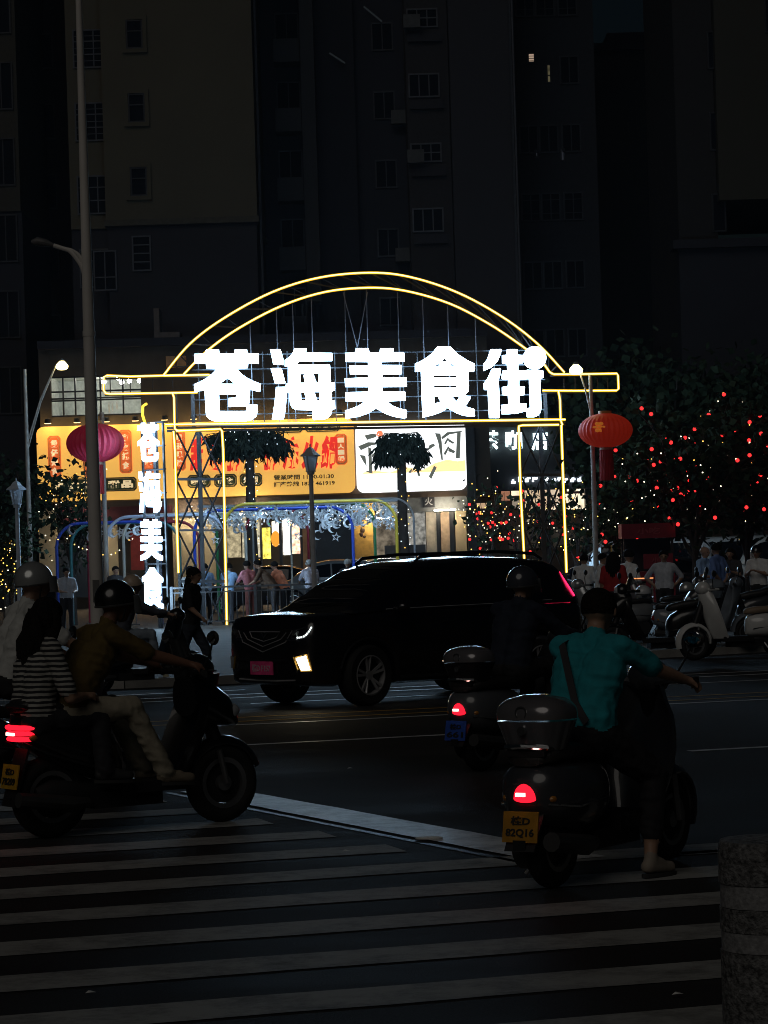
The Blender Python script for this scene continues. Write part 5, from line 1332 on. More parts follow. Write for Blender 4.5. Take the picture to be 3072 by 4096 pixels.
def parked_car(label, loc, rotz, paint, kind, group='cars parked beyond the fence', tails=False):
    t = thing('parked_car' if kind != 'van' else 'parked_van', label, 'car' if kind != 'van' else 'van', loc, rotz, group)
    if kind == 'sedan':
        p = dict(low=[(.88, .4, .60, .5), (.82, .28, .74, .74), (.6, .2, .84, .86), (0, .2, .90, .89), (-1.5, .2, .93, .90), (-2.7, .2, .95, .88), (-3.3, .26, .96, .82), (-3.65, .4, .92, .66)], house=[(.10, .90, .62), (-.4, 1.15, .60), (-.8, 1.36, .58), (-1.3, 1.45, .57), (-2.0, 1.44, .56), (-2.5, 1.32, .56), (-3.0, 1.05, .58), (-3.15, .93, .6)], axles=(0, -2.7), rw=.36, belt=.88, screen=-.75, rear=-2.2, pillars=(-.35, -1.35, -2.5))
    elif kind == 'hatch':
        p = dict(low=[(.8, .4, .66, .5), (.74, .28, .80, .74), (.5, .2, .92, .84), (0, .2, .98, .86), (-1.5, .2, 1.0, .87), (-2.5, .2, 1.02, .85), (-2.9, .3, 1.02, .76), (-3.05, .45, .95, .62)], house=[(.15, .98, .6), (-.3, 1.25, .6), (-.7, 1.5, .58), (-1.2, 1.58, .57), (-2.2, 1.56, .56), (-2.7, 1.42, .56), (-3.0, 1.02, .6)], axles=(0, -2.5), rw=.35, belt=.96, screen=-.65, rear=-2.45, pillars=(-.3, -1.2, -2.2, -2.6))
    else:
        p = dict(low=[(.55, .4, .8, .6), (.52, .28, 1.0, .76), (.35, .2, 1.1, .84), (0, .2, 1.12, .85), (-2.0, .2, 1.14, .85), (-3.3, .22, 1.14, .84), (-3.5, .4, 1.1, .78)], house=[(.45, 1.06, .66), (.1, 1.5, .68), (-.3, 1.84, .66), (-.7, 1.92, .65), (-2.5, 1.93, .65), (-3.2, 1.90, .64), (-3.45, 1.7, .66), (-3.52, 1.1, .7)], axles=(0, -2.75), rw=.35, belt=1.10, screen=-.28, rear=-3.3, pillars=(.0, -.85, -2.0, -3.2))
    car_body(t, p, paint)
    for x in p['axles']:
        for s in (-1, 1): car_wheel(t, x, s * .74, .31, .2, 10, 0, False)
    un = MB(); un.box((p['axles'][1] / 2, 0, .5), (3.2, 1.2, .55)); un.build('underbody', M_TRIMB, t, smooth=0)
    xf = p['low'][0][0]; xr = p['low'][-1][0]; zt = p['low'][1][2]
    for s in (-1, 1):
        MB().sph((xf - .16, s * .62, zt - .10), (.12, .16, .08), 12, 8).build('headlight', M_LENS, t)
        MB().sph((xr + .12, s * .66, p['low'][-1][2] - .06), (.10, .14, .09), 12, 8).build('tail_light', emis('tail_far', (1, .05, .03), 3.0, sample=False) if tails else M_TAILO, t)
        MB().sph((-.35, s * .98, p['belt'] + .03), (.07, .1, .06), 10, 6).build('mirror', paint, t)
    MB().box((xf + .004, 0, .44), (.02, .42, .13)).build('number_plate', mat('blue_plate', (.03, .08, .35), .4), t, smooth=0)
    return t
# ------------------------------------------------------------------ street furniture
M_GALV = mat('galvanised', (0.72, 0.69, 0.65), .6, metal=0, var=.12, scale=1.2)
M_PALE = mat('pale_blue_paint', (0.62, 0.72, 0.85), .5)
def zg(px, py, Y): return W(px, py, Y).z

LY_ = 42.0
c = W(386, 2330, LY_); zb = .12
lp = thing('lamp_post', 'tall tapering grey lamp post with an unlit curved double arm, rising past the pink lantern', 'lamp post', (c.x, LY_, zb))
hz0 = zg(333, -260, LY_)
pm = MB(); pm.cyl((0, 0, 0), (0, 0, .35), .20, .16, 14); pm.cyl((0, 0, .35), (0, 0, 5.2), .112, .092, 18); pm.cyl((0, 0, 5.2), (0, 0, 5.28), .10, .10, 18); pm.cyl((0, 0, 5.28), (0, 0, hz0), .090, .040, 18)
pm.build('pole', M_GALV, lp)
MB().box((-.0, -.10, 1.2), (.10, .03, .35)).build('access_door', mat('galvanised_dark', (.15, .15, .145), .5), lp)
def L_(px, py): return W(px, py, LY_) - lp.location
ar = MB(); ar.tube([L_(x, y) for x, y in arc_pts([(346, 1150), (332, 1080), (310, 1040), (280, 1005), (245, 992), (214, 982)], 25)], [.035] * 26, 8)
ar.tube([L_(x, y) for x, y in arc_pts([(346, 1075), (335, 1055), (315, 1020), (285, 1000), (255, 995)], 24)], .026, 8)
arm = ar.build('arm', M_GALV, lp)
hd = MB(); q = [L_(214, 982), L_(185, 972), L_(150, 966), L_(125, 968)]
hd.tube(q, [.03, .06, .075, .03], 10); hd.build('lamp_head', mat('lamp_head_grey', (.12, .12, .125), .5), arm)

def street_lamp(label, px, py_base_px, Y, lampxy, poletop, arms):
    b = W(px, 2235, Y); t = thing('street_lamp', label, 'street lamp', (b.x, Y, .12))
    zt_ = zg(px, poletop, Y) - .12
    MB().cyl((0, 0, 0), (0, 0, zt_), .075, .045, 10).build('pole', mat('white_pole', (.50, .48, .45), .5), t)
    l = W(*lampxy, Y) - t.location
    a = MB()
    for z_ in arms: a.tube([(0, 0, z_ - .12), ((l.x) * .4, 0, lerp(z_, l.z, .55)), (l.x * .85, 0, l.z + .04)], .022, 7)
    am_ = a.build('arm', MATS['white_pole'], t)
    sh_ = MB(); sh_.lathe([(.08, .12), (.06, .15), (.03, .18), (.01, .19)], l, 16); sh_.build('lamp_shade', mat('lamp_shade_grey', (.3, .3, .28), .5), am_)
    g = MB(); g.lathe([(.02, -.12), (.09, -.115), (.155, -.07), (.165, -.01), (.13, .05), (.08, .10), (.02, .12)], l, 18); g.build('lamp_glass', emis('street_lamp_glow', (1, .80, .30), 14.0), am_)
    return t
street_lamp('bright lit street lamp on a thin white pole, over the shop roof edge', 122, 0, 72.0, (248, 1462), 1476, (5.05, 4.85))
sl2 = street_lamp('lit street lamp above the gateway arm end, on the pole of the orange lantern', 2384, 0, 65.2, (2304, 1478), 1500, (5.0,))

def lantern(label, px, py, Y, rx, rz, col, glow, red=None, ribs=30, pole=None):
    c = W(px, py, Y); t = thing('lantern', label, 'lantern', c, 0, 'big paper lanterns')
    m = mat('lantern_' + glow, col, .6, var=.05, scale=1.5); b = m.node_tree.nodes['Principled BSDF']
    b.inputs['Transmission Weight'].default_value = 0.0; b.inputs['Subsurface Weight'].default_value = 0.3; b.inputs['Subsurface Radius'].default_value = (.2, .05, .03)
    g = MB(); rs = []; n = ribs * 2
    for k in range(15):
        a = math.radians(-78 + 156 * k / 14)
        rs.append([Vector((rx * math.cos(a) * (1 if i % 2 else .965) * math.cos(2 * math.pi * i / n), rx * math.cos(a) * (1 if i % 2 else .965) * math.sin(2 * math.pi * i / n), rz * math.sin(a))) for i in range(n)])
    g.rings(rs); g.build('paper', m, t, 20)
    k = MB(); k.cyl((0, 0, rz * .95), (0, 0, rz * 1.12), rx * .24, n=18); k.build('cap', mat('lantern_cap', (.5, .25, .05), .5), t)
    k = MB(); k.cyl((0, 0, -rz * 1.12), (0, 0, -rz * .95), rx * .24, n=18); k.build('collar', mat('lantern_collar', (.55, .45, .35), .5), t)
    f = MB()
    for i in range(26):
        a = 2 * math.pi * i / 26; r_ = rx * .21; f.tube([(r_ * math.cos(a), r_ * math.sin(a), -rz * 1.1), (r_ * 1.05 * math.cos(a + .05), r_ * 1.05 * math.sin(a), -rz * 1.1 - .35), (r_ * 1.1 * math.cos(a), r_ * 1.1 * math.sin(a + .04), -rz * 1.1 - .74)], .028, 5)
    f.build('tassel', mat('tassel_red', (.42, .015, .02), .7), t)
    return t, m
ln, m_ = lantern('pink red paper lantern with ribbed white-lit side, half behind the tall grey lamp post', 381, 1772, 67.6, .735, .50, (.62, .04, .10), 'pink')
m_.node_tree.nodes['Principled BSDF'].inputs['Emission Color'].default_value = (.75, .02, .07, 1); m_.node_tree.nodes['Principled BSDF'].inputs['Emission Strength'].default_value = .06
ln2, m_ = lantern('orange red paper lantern with a faint yellow flower, hung past the gateway', 2422, 1722, 64.4, .655, .42, (.50, .035, .015), 'orange')
m_.node_tree.nodes['Principled BSDF'].inputs['Emission Color'].default_value = (.9, .04, .012, 1); m_.node_tree.nodes['Principled BSDF'].inputs['Emission Strength'].default_value = .10
fw = MB()
for k in range(6):
    a = k * math.pi / 3; c = Vector((-.20 + .09 * math.cos(a), -.615, .06 + .09 * math.sin(a)))
    fw.sph(c, (.05 + .02 * abs(math.cos(a)), .02, .03 + .02 * abs(math.sin(a))), 8, 5)
fw.sph((-.20, -.625, .06), (.04, .02, .04), 8, 5)
fw.build('flower_print', lightbox('lantern_flower', (.9, .25, .03), .25), ln2)
b = W(408, 1690, 68.3); t = thing('lantern_pole', 'white pole holding the pink lantern behind the tall lamp post', 'pole', (b.x, 68.3, .12))
ht = zg(404, 1668, 68.3); MB().cyl((0, 0, 0), (0, 0, ht), .06, n=10).build('pole', MATS['white_pole'], t); MB().bar((0, 0, ht - .25), (-.2, -.6, ht - .25), .05).build('bracket', MATS['white_pole'], t)

def translucent(name, col):
    m = bpy.data.materials.new(name); m.use_nodes = True; n, l = m.node_tree.nodes, m.node_tree.links
    n.remove(n['Principled BSDF']); a = n.new('ShaderNodeBsdfTranslucent'); b = n.new('ShaderNodeBsdfDiffuse'); x = n.new('ShaderNodeMixShader'); x.inputs[0].default_value = .3
    a.inputs[0].default_value = b.inputs[0].default_value = tuple(col) + (1,)
    l.new(a.outputs[0], x.inputs[1]); l.new(b.outputs[0], x.inputs[2]); l.new(x.outputs[0], n['Material Output'].inputs['Surface']); return m
M_TRANSL = translucent('lantern_glass', (.85, .87, .9))
def post_lantern(label, px, ytop, Y, m, lit=False):
    """old-fashioned four-sided lantern on a slim post"""
    b = W(px, 2235, Y); t = thing('post_lantern', label, 'lamp', (b.x, Y, .12), math.radians(20), 'old fashioned post lanterns')
    H = zg(px - 6, ytop, Y) - .12; h0 = H - .66
    MB().cyl((0, 0, .5), (0, 0, h0), .062, .048, 12).build('post', m, t)
    q = MB(); q.cyl((0, 0, 0), (0, 0, .12), .19, .17, 12); q.cyl((0, 0, .12), (0, 0, .5), .13, .07, 12); q.cyl((0, 0, h0 - .05), (0, 0, h0 + .02), .08, .09, 12); q.build('base', m, t)
    fr = MB(); R0, R1 = .10, .175; z0, z1 = h0 + .04, h0 + .36
    for k in range(4):
        a = math.pi / 4 + k * math.pi / 2; fr.bar((R0 * math.cos(a), R0 * math.sin(a), z0), (R1 * math.cos(a), R1 * math.sin(a), z1), .022)
    fr.cyl((0, 0, z0 - .03), (0, 0, z0), .11, .13, 4)
    hd_ = fr.build('lantern_frame', m, t)
    gl_ = MB(); gl_.add([(R0 * .97 * math.cos(math.pi / 4 + k * math.pi / 2), R0 * .97 * math.sin(math.pi / 4 + k * math.pi / 2), z0) for k in range(4)] + [(R1 * .97 * math.cos(math.pi / 4 + k * math.pi / 2), R1 * .97 * math.sin(math.pi / 4 + k * math.pi / 2), z1) for k in range(4)], [(k, (k + 1) % 4, (k + 1) % 4 + 4, k + 4) for k in range(4)])
    gl_.build('glass', M_TRANSL, hd_, smooth=0)
    MB().cyl((0, 0, z0 + .01), (0, 0, z0 + .2), .045, n=8).build('bulb', mat('bulb_grey', (.12, .12, .13), .3), hd_)
    rf = MB(); rf.cyl((0, 0, z1), (0, 0, z1 + .025), .24, .24, 4); rf.lathe([(.235, 0), (.13, .08), (.09, .14), (.02, .19)], (0, 0, z1 + .026), 4); rf.sph((0, 0, z1 + .25), (.02, .02, .035), 8, 5)
    rf.build('lantern_roof', m, hd_, smooth=0)
    return t
post_lantern('pale blue post lantern beside the small tree of amber lights', 74, 1908, 62.0, M_PALE)
post_lantern('grey post lantern standing between the yellow signboard and the SUV bonnet', 1254, 1772, 60.0, mat('grey_post', (.62, .62, .64), .5))

# railing along the plaza with separate bars
def railing(label, pts, h, gap, m):
    t = thing('railing', label, 'fence', pts[0]); o = Vector(pts[0]); first = None
    rail, posts = MB(), []
    for a, b in zip(pts, pts[1:]):
        a, b = Vector(a) - o, Vector(b) - o; L = (b - a).length
        for z in (h, h - .12, .12): rail.bar(a + Vector((0, 0, z)), b + Vector((0, 0, z)), .05 if z == h else .03)
        n = int(L / gap)
        for i in range(n):
            p = a.lerp(b, (i + .5) / n)
            if first is None: first = MB().cyl((0, 0, .12), (0, 0, h - .12), .011, n=6).build('baluster', m, t); first.location = p
            else: share('baluster', first.data, t, p)
        for i in range(int(L / 1.9) + 1):
            p = a.lerp(b, i / max(1, int(L / 1.9)))
            MB().box(p + Vector((0, 0, h / 2 + .02)), (.07, .07, h + .04)).build('post', m, t, smooth=0)
    rail.build('rail', m, t, smooth=0); return t
M_RAIL = mat('rail_steel', (.20, .20, .21), .4, metal=.5)
p0, p1, p2 = W(690, 2519, 67.2), W(1360, 2500, 67.2), W(1420, 2490, 64.4)
for p in (p0, p1, p2): p.z = .12
railing('low grey metal railing with thin bars where people lean, behind the SUV bonnet', [p0, p1, p2], .98, .155, M_RAIL)
q0, q1 = W(430, 2500, 66), W(560, 2500, 66.2)
q0.z = q1.z = .12
railing('short piece of grey railing between the helmeted rider and the upright sign', [q0, q1], .98, .155, M_RAIL)

# tunnel of coloured hoops with hanging ornaments
HC = {'blue': (.03, .09, .60), 'teal': (.05, .22, .25), 'red': (.35, .03, .06), 'pale': (.55, .62, .80), 'white': (.60, .58, .52), 'green': (.03, .22, .08), 'yellow': (.70, .50, .05), 'grey': (.35, .36, .38)}
HOOPS = []
def hoop(colr, cname, xl, xr, yt, Y, r=.042):
    z1 = zg((xl + xr) / 2, yt, Y) - .12; a, b = W(xl, 2235, Y).x, W(xr, 2235, Y).x; c = (a + b) / 2
    names = {'blue': 'blue hoop frame', 'teal': 'teal hoop frame', 'red': 'dark red hoop frame', 'pale': 'pale blue hoop frame', 'white': 'cream white hoop frame', 'green': 'green hoop frame', 'yellow': 'yellow hoop frame', 'grey': 'thin grey hoop frame'}
    t = thing('hoop_frame', names[colr] + ' of the star hung walkway, ' + cname, 'arch', (c, Y, .12), 0, 'coloured hoops of the hung walkway')
    w = (b - a) / 2; cr_ = .62; pts = [(-w, 0, 0), (-w, 0, z1 * .5)]
    for k in range(9):
        an = math.pi - math.pi / 2 * k / 8; pts.append((-w + cr_ + cr_ * math.cos(an), 0, z1 - cr_ + cr_ * math.sin(an)))
    for k in range(9):
        an = math.pi / 2 - math.pi / 2 * k / 8; pts.append((w - cr_ + cr_ * math.cos(an), 0, z1 - cr_ + cr_ * math.sin(an)))
    pts += [(w, 0, z1 * .5), (w, 0, 0)]
    MB().tube(pts, r, 8).build('tube', mat('hoop_' + colr, HC[colr], .4, var=.08), t)
    for s in (-1, 1): MB().cyl((s * w, 0, 0), (s * w, 0, .02), .11, n=10).build('foot_plate', M_STEEL, t)
    HOOPS.append((a, b, Y, z1 + .12)); return t
hoop('blue', 'outermost toward the amber tree', 228, 640, 2090, 71.0); hoop('teal', 'between the blue and the red one', 285, 720, 2092, 73.2); hoop('red', 'next to the tall lamp post', 354, 800, 2090, 75.0)
hoop('pale', 'beside the tall lamp post', 428, 905, 2062, 70.4); hoop('white', 'beside the upright sign', 496, 985, 2056, 72.0)
hoop('grey', 'nearest the palm trunk', 1015, 1660, 2000, 78.0, .03); hoop('red', 'in front of the glowing menus', 985, 1235, 2040, 76.0, .034)
hoop('blue', 'ending at the mustard panel', 780, 1414, 2035, 71.5); hoop('green', 'between the bright blue and the yellow one', 870, 1502, 2018, 73.5); hoop('yellow', 'reaching past the second palm', 900, 1590, 2008, 71.0)
hoop('white', 'thin one before the orange menu', 1166, 1500, 2030, 77.0, .03)
# wires across the hoops
wt = thing('canopy_wires', 'thin dark wires strung between the coloured hoops, carrying the ornaments', 'wire', (W(1180, 2030, 72).x, 72, zg(1180, 2030, 72)))
wm = MB(); o = wt.location
for k in range(9):
    Y = 70.9 + k * .45; a, b = W(790, 2030 - k, Y), W(1590, 2004 - k, Y)
    wm.tube([a - o, (a + b) / 2 - o - Vector((0, 0, .05)), b - o], .010, 5)
for k in range(8):
    x = 800 + k * 108; wm.tube([W(x, 2028 - k * 3, 70.8) - o, W(x + 6, 2022 - k * 3, 75) - o], .010, 5)
wm.build('wire', mat('wire_dark', (.25, .26, .28), .5, metal=.3), wt)
M_SILV = mat('silver_foil', (.85, .88, .93), .35, metal=.3, var=.1)
def star_mesh():
    pts = [((.135 if k % 2 == 0 else .055) * math.sin(k * math.pi / 5), (.135 if k % 2 == 0 else .055) * math.cos(k * math.pi / 5)) for k in range(10)]
    inn = [(x * .58, z * .58) for x, z in pts]; m = MB(); n = 10
    for d0, sgn in ((-.014, 1), (.014, -1)): pass
    vs = [Vector((x, -.014, z)) for x, z in pts] + [Vector((x, -.014, z)) for x, z in inn] + [Vector((x, .014, z)) for x, z in pts] + [Vector((x, .014, z)) for x, z in inn]
    fs = []
    for i in range(n):
        j = (i + 1) % n
        fs += [(i, j, j + n, i + n), (i + 2 * n, i + 3 * n, j + 3 * n, j + 2 * n), (i, i + 2 * n, j + 2 * n, j), (i + n, j + n, j + 3 * n, i + 3 * n)]
    return m.add(vs, fs)
def moon_mesh():
    m = MB(); n = 16; out, inn = [], []
    for k in range(n):
        a = math.radians(40 + 280 * k / (n - 1)); out.append((.13 * math.cos(a), .13 * math.sin(a)))
        a2 = math.radians(62 + 236 * k / (n - 1)); inn.append((.045 + .105 * math.cos(a2), .105 * math.sin(a2)))
    vs = [Vector((x, y, z)) for y in (-.014, .014) for x, z in out + inn]; fs = []
    for i in range(n - 1):
        fs += [(i, i + 1, n + i + 1, n + i), (2 * n + i, 3 * n + i, 3 * n + i + 1, 2 * n + i + 1), (i, 2 * n + i, 2 * n + i + 1, i + 1), (n + i, n + i + 1, 3 * n + i + 1, 3 * n + i)]
    fs += [(0, n, 3 * n, 2 * n), (n - 1, 3 * n - 1, 4 * n - 1, 2 * n - 1)]
    return m.add(vs, fs)
SM = star_mesh().build('star', M_SILV, smooth=0); MM = moon_mesh().build('moon', M_SILV, smooth=0)
def ornament(base, kind, p, top, rot):
    if base is None: o_ = bpy.data.objects.new('hanging_' + kind, (SM if kind == 'star' else MM).data); COL.objects.link(o_)
    o_.location = p; o_.rotation_euler = rot
    tag(o_, ('silver foil star' if kind == 'star' else 'silver foil crescent moon') + ' hanging on a wire among many under the coloured hoops', 'ornament', 'hanging silver stars' if kind == 'star' else 'hanging silver moons')
    return o_
r3 = random.Random(11)
for k in range(230):
    px = r3.uniform(800, 1580) if k < 200 else r3.uniform(255, 560); Y = r3.uniform(70.8, 75)
    yy = (2046 - (px - 800) * .035 + abs(r3.gauss(0, 1)) * 34) if k < 200 else 2105 + r3.uniform(0, 45)
    if px > 1170 and r3.random() < .35: yy += r3.uniform(10, 50)
    if yy > 2165: yy = 2150
    ornament(None, 'star' if r3.random() < .55 else 'moon', W(px, yy, Y), 0, (r3.uniform(-.25, .25), r3.uniform(-.5, .5), r3.uniform(-1.1, 1.1)))
for px, yy in ((1344, 2148), (1268, 2140), (1310, 2100), (1345, 2095), (1562, 2080), (1512, 2092), (1540, 2070)):
    oo = ornament(None, 'star' if yy % 2 == 0 and px != 1268 else 'moon', W(px, yy, 70.9), 0, (0, r3.uniform(-.2, .2), r3.uniform(-.3, .3)))
    if px == 1344: oo['label'] = 'lowest silver foil star, hanging alone on its wire before the dark doorway'
    if px == 1268: oo['label'] = 'lowest silver foil crescent moon, hanging close to the grey post lantern'
bpy.data.objects.remove(SM); bpy.data.objects.remove(MM)

# ------------------------------------------------------------------ trees and string lights
M_BARK = mat('bark', (.055, .045, .038), .9, var=.3, scale=5, bump=.5)
M_LEAFD = mat('leaf_dark', (.026, .040, .022), .85, var=.5, scale=3, spec=.08)
M_LEAFB = mat('leaf_palm', (.030, .042, .034), .75, var=.4, scale=3, spec=.15)
M_BW = emis('bulb_white', (1, .90, .66), 3.2, sample=False); M_BA = emis('bulb_amber', (1, .58, .10), 2.8, sample=False); M_BR = emis('bulb_red', (1, .03, .03), 1.9, sample=False); M_BC = emis('bulb_cool', (.75, .88, 1), 2.6, sample=False)
M_BG = emis('bulb_green', (.1, .9, .3), 1.5, sample=False)

def leaves(mb, pts, size, rr, droop=0.0, narrow=.42):
    for p in pts:
        s = size * rr.uniform(.6, 1.35)
        d = Vector((rr.gauss(0, 1), rr.gauss(0, 1), rr.gauss(0, .6) - droop)).normalized()
        a = d.cross(Vector((rr.gauss(0, 1), rr.gauss(0, 1), rr.gauss(0, 1)))).normalized() * s * narrow
        e = p + d * s; m = p + d * s * .5 - Vector((0, 0, .08 * s))
        mb.add([p, m + a, e - Vector((0, 0, .12 * s)), m - a], [(0, 1, 2, 3)])

def branch_tree(t, H, spread, rr, trunk=.07, n=7, lean=(0, 0)):
    """trunk and limbs as tapered tubes; returns points along the twigs"""
    tr = MB(); tips = []
    tr.tube([(0, 0, 0), (lean[0] * .3, lean[1] * .3, H * .18), (lean[0] * .6, 0, H * .36)], [trunk * 1.3, trunk, trunk * .8], 8)
    base = Vector((lean[0] * .6, 0, H * .36))
    for k in range(n):
        a = 2 * math.pi * (k + rr.uniform(-.3, .3)) / n; up = rr.uniform(.5, 1.0)
        e = base + Vector((math.cos(a) * spread * rr.uniform(.4, 1), math.sin(a) * spread * rr.uniform(.4, 1), H * .62 * up))
        s0 = base - Vector((0, 0, rr.uniform(0, H * .12))); m = s0.lerp(e, .5) + Vector((rr.uniform(-.1, .1), rr.uniform(-.1, .1), H * .05))
        tr.tube([s0, m, e], [trunk * .6, trunk * .4, trunk * .12], 6); tips += [s0.lerp(m, .6), m, m.lerp(e, .5), e]
        for j in range(4):
            f = rr.uniform(.35, .95); b0 = m.lerp(e, (f - .5) * 2) if f > .5 else s0.lerp(m, f * 2)
            e2 = b0 + Vector((rr.gauss(0, spread * .30), rr.gauss(0, spread * .30), rr.uniform(.02, H * .20)))
            tr.tube([b0, b0.lerp(e2, .5) + Vector((0, 0, .04)), e2], [trunk * .25, trunk * .16, trunk * .06], 5); tips += [b0.lerp(e2, .6), e2]
    tr.build('trunk', M_BARK, t); return tips

BULB = MB().sph((0, 0, 0), .030, 8, 6).build('bulb', M_BR, smooth=60); bm_red = BULB.data; bpy.data.objects.remove(BULB)
def small_bulbs(t, pts, m, r=.018, name='bulb'):
    mb = MB()
    for p in pts:
        p = Vector(p); mb.add([p + Vector(v) * r for v in ((1, 0, 0), (-1, 0, 0), (0, 1, 0), (0, -1, 0), (0, 0, 1), (0, 0, -1))], [(0, 2, 4), (2, 1, 4), (1, 3, 4), (3, 0, 4), (2, 0, 5), (1, 2, 5), (3, 1, 5), (0, 3, 5)])
    o = mb.build(name, m, t, smooth=0); o['kind'] = 'stuff'; return o

def tree(label, px, Y, H, spread, seed, leaf, nleaf, trunk=.07, n=7, dens=.22, size=.16, lm=None, group='young street trees', crown=None):
    rr = random.Random(seed); b = W(px, 2235, Y); t = thing('tree', label, 'tree', (b.x, Y, .12), 0, group)
    tips = branch_tree(t, H, spread, rr, trunk, n)
    if leaf:
        mb = MB(); pts = []
        for k in range(nleaf):
            c = rr.choice(tips); pts.append(c + Vector((rr.gauss(0, dens), rr.gauss(0, dens), rr.gauss(0, dens))))
        leaves(mb, pts, size, rr, .25); o = mb.build('crown', lm or M_LEAFD, t, smooth=0)
    return t, tips, rr
def strings(label, t, spec):
    """spec: list of (points, material, single)"""
    s = thing('string_lights', label, 'string lights', t.location, 0, 'string lights wound through the trees')
    for pts, m, single, r in spec:
        if single:
            for p in pts[:110]:
                o = share('bulb', bm_red, s, p, (0, 0, 0), (r / .03 * 1.6,) * 3)
        elif pts: small_bulbs(s, pts, m, r)
    return s
def wind(tips, n, rr, j=.12): return [rr.choice(tips) + Vector((rr.gauss(0, j), rr.gauss(0, j), rr.gauss(0, j))) for _ in range(n)]

# dark trees full of red bulbs beyond the parked scooters
for lab, px, Y, H, sp, seed, nl, red, warm in (
    ('dark leafy tree dotted with red bulbs, nearest the picture edge', 2990, 68, 4.9, 1.7, 3, 2600, 26, 60), ('tallest dark tree hung with many round red bulbs', 2780, 66, 5.1, 1.8, 5, 2800, 48, 50),
    ('dark bushy tree with sparse red bulbs right of the orange lantern', 2600, 70, 4.6, 1.4, 8, 1800, 22, 14), ('slim tree with a bright vertical row of warm lights under the orange lantern', 2500, 69, 3.2, .7, 13, 700, 9, 46)):
    t, tips, rr = tree(lab, px, Y, H, sp, seed, True, nl, .08, 8, .30, .19)
    strings('red and white lights on the ' + lab.split(' tree')[0].replace('tallest dark', 'tallest') + ' tree' + {2990: ' at the picture edge', 2600: ' by the orange lantern'}.get(px, ''), t, [(wind(tips, red, rr, .25), None, True, .030), (wind(tips, warm, rr, .16), M_BW, False, .020), (wind(tips, warm // 3, rr, .2), M_BA, False, .018)])
# big dark background crowns
for lab, px, Y, H, sp, seed in (('large dark unlit tree filling the gap behind the red bulbs', 2700, 84, 7.6, 3.0, 21), ('large dark unlit tree behind the gateway arm end', 2480, 90, 7.4, 1.7, 22), ('dark unlit tree at the picture edge above the white vans', 3040, 82, 6.6, 2.6, 23)):
    t, tips, rr = tree(lab, px, Y, H, sp, seed, True, 4200, .14, 9, .5, .30, M_LEAFD, 'dark trees behind the plaza')
# small branching trees with red and amber lights by the gateway
for lab, px, Y, H, sp, seed, nl, red, warm, amb in (
    ('bare branching tree with red and amber lights beside the black pillar', 1960, 76, 3.8, .75, 31, 200, 20, 40, 40), ('bare branching tree between the two gateway posts', 2080, 77, 3.6, 1.0, 32, 60, 8, 18, 8),
    ('leafy branching tree at the far gateway post', 2190, 78, 3.9, 1.05, 33, 200, 8, 14, 6), ('thin tree with cool lights behind the orange lantern pole', 2310, 77, 3.4, .8, 34, 200, 7, 14, 16)):
    t, tips, rr = tree(lab, px, Y, H, sp, seed, True, nl, .06, 6, .22, .17)
    strings('mixed lights on the ' + lab.split(' with')[0] , t, [(wind(tips, red, rr, .2), None, True, .026), (wind(tips, warm, rr, .2), M_BW, False, .018), (wind(tips, amb, rr, .25), M_BA, False, .020)])
# small conifer of amber lights and the leafy tree before the signboard
t, tips, rr = tree('small bushy tree covered with tiny amber lights beside the pale post lantern', 48, 66, 2.9, .65, 41, True, 900, .05, 7, .2, .13)
cone = []
for k in range(150):
    h = rr.uniform(.15, 2.3); rad = (2.5 - h) * .30 + .06; a = rr.uniform(0, 6.28); cone.append(Vector((rad * math.cos(a), rad * math.sin(a), h)))
strings('tiny amber and white lights covering the small bushy tree', t, [(cone[:105], M_BA, False, .020), (cone[105:], M_BW, False, .017)])
t, tips, rr = tree('dark leafy young tree before the signboard, beside the tall lamp post', 292, 74, 4.5, .95, 42, True, 620, .06, 7, .20, .17)
strings('loose warm lights hanging under the young tree before the signboard', t, [(wind(tips, 26, rr, .4), M_BW, False, .017), (wind(tips, 12, rr, .4), M_BA, False, .018)])
t, tips, rr = tree('dark leafy tree at the picture border behind the pale post lantern', 20, 80, 4.9, 1.5, 44, True, 1500, .08, 8, .32, .2)

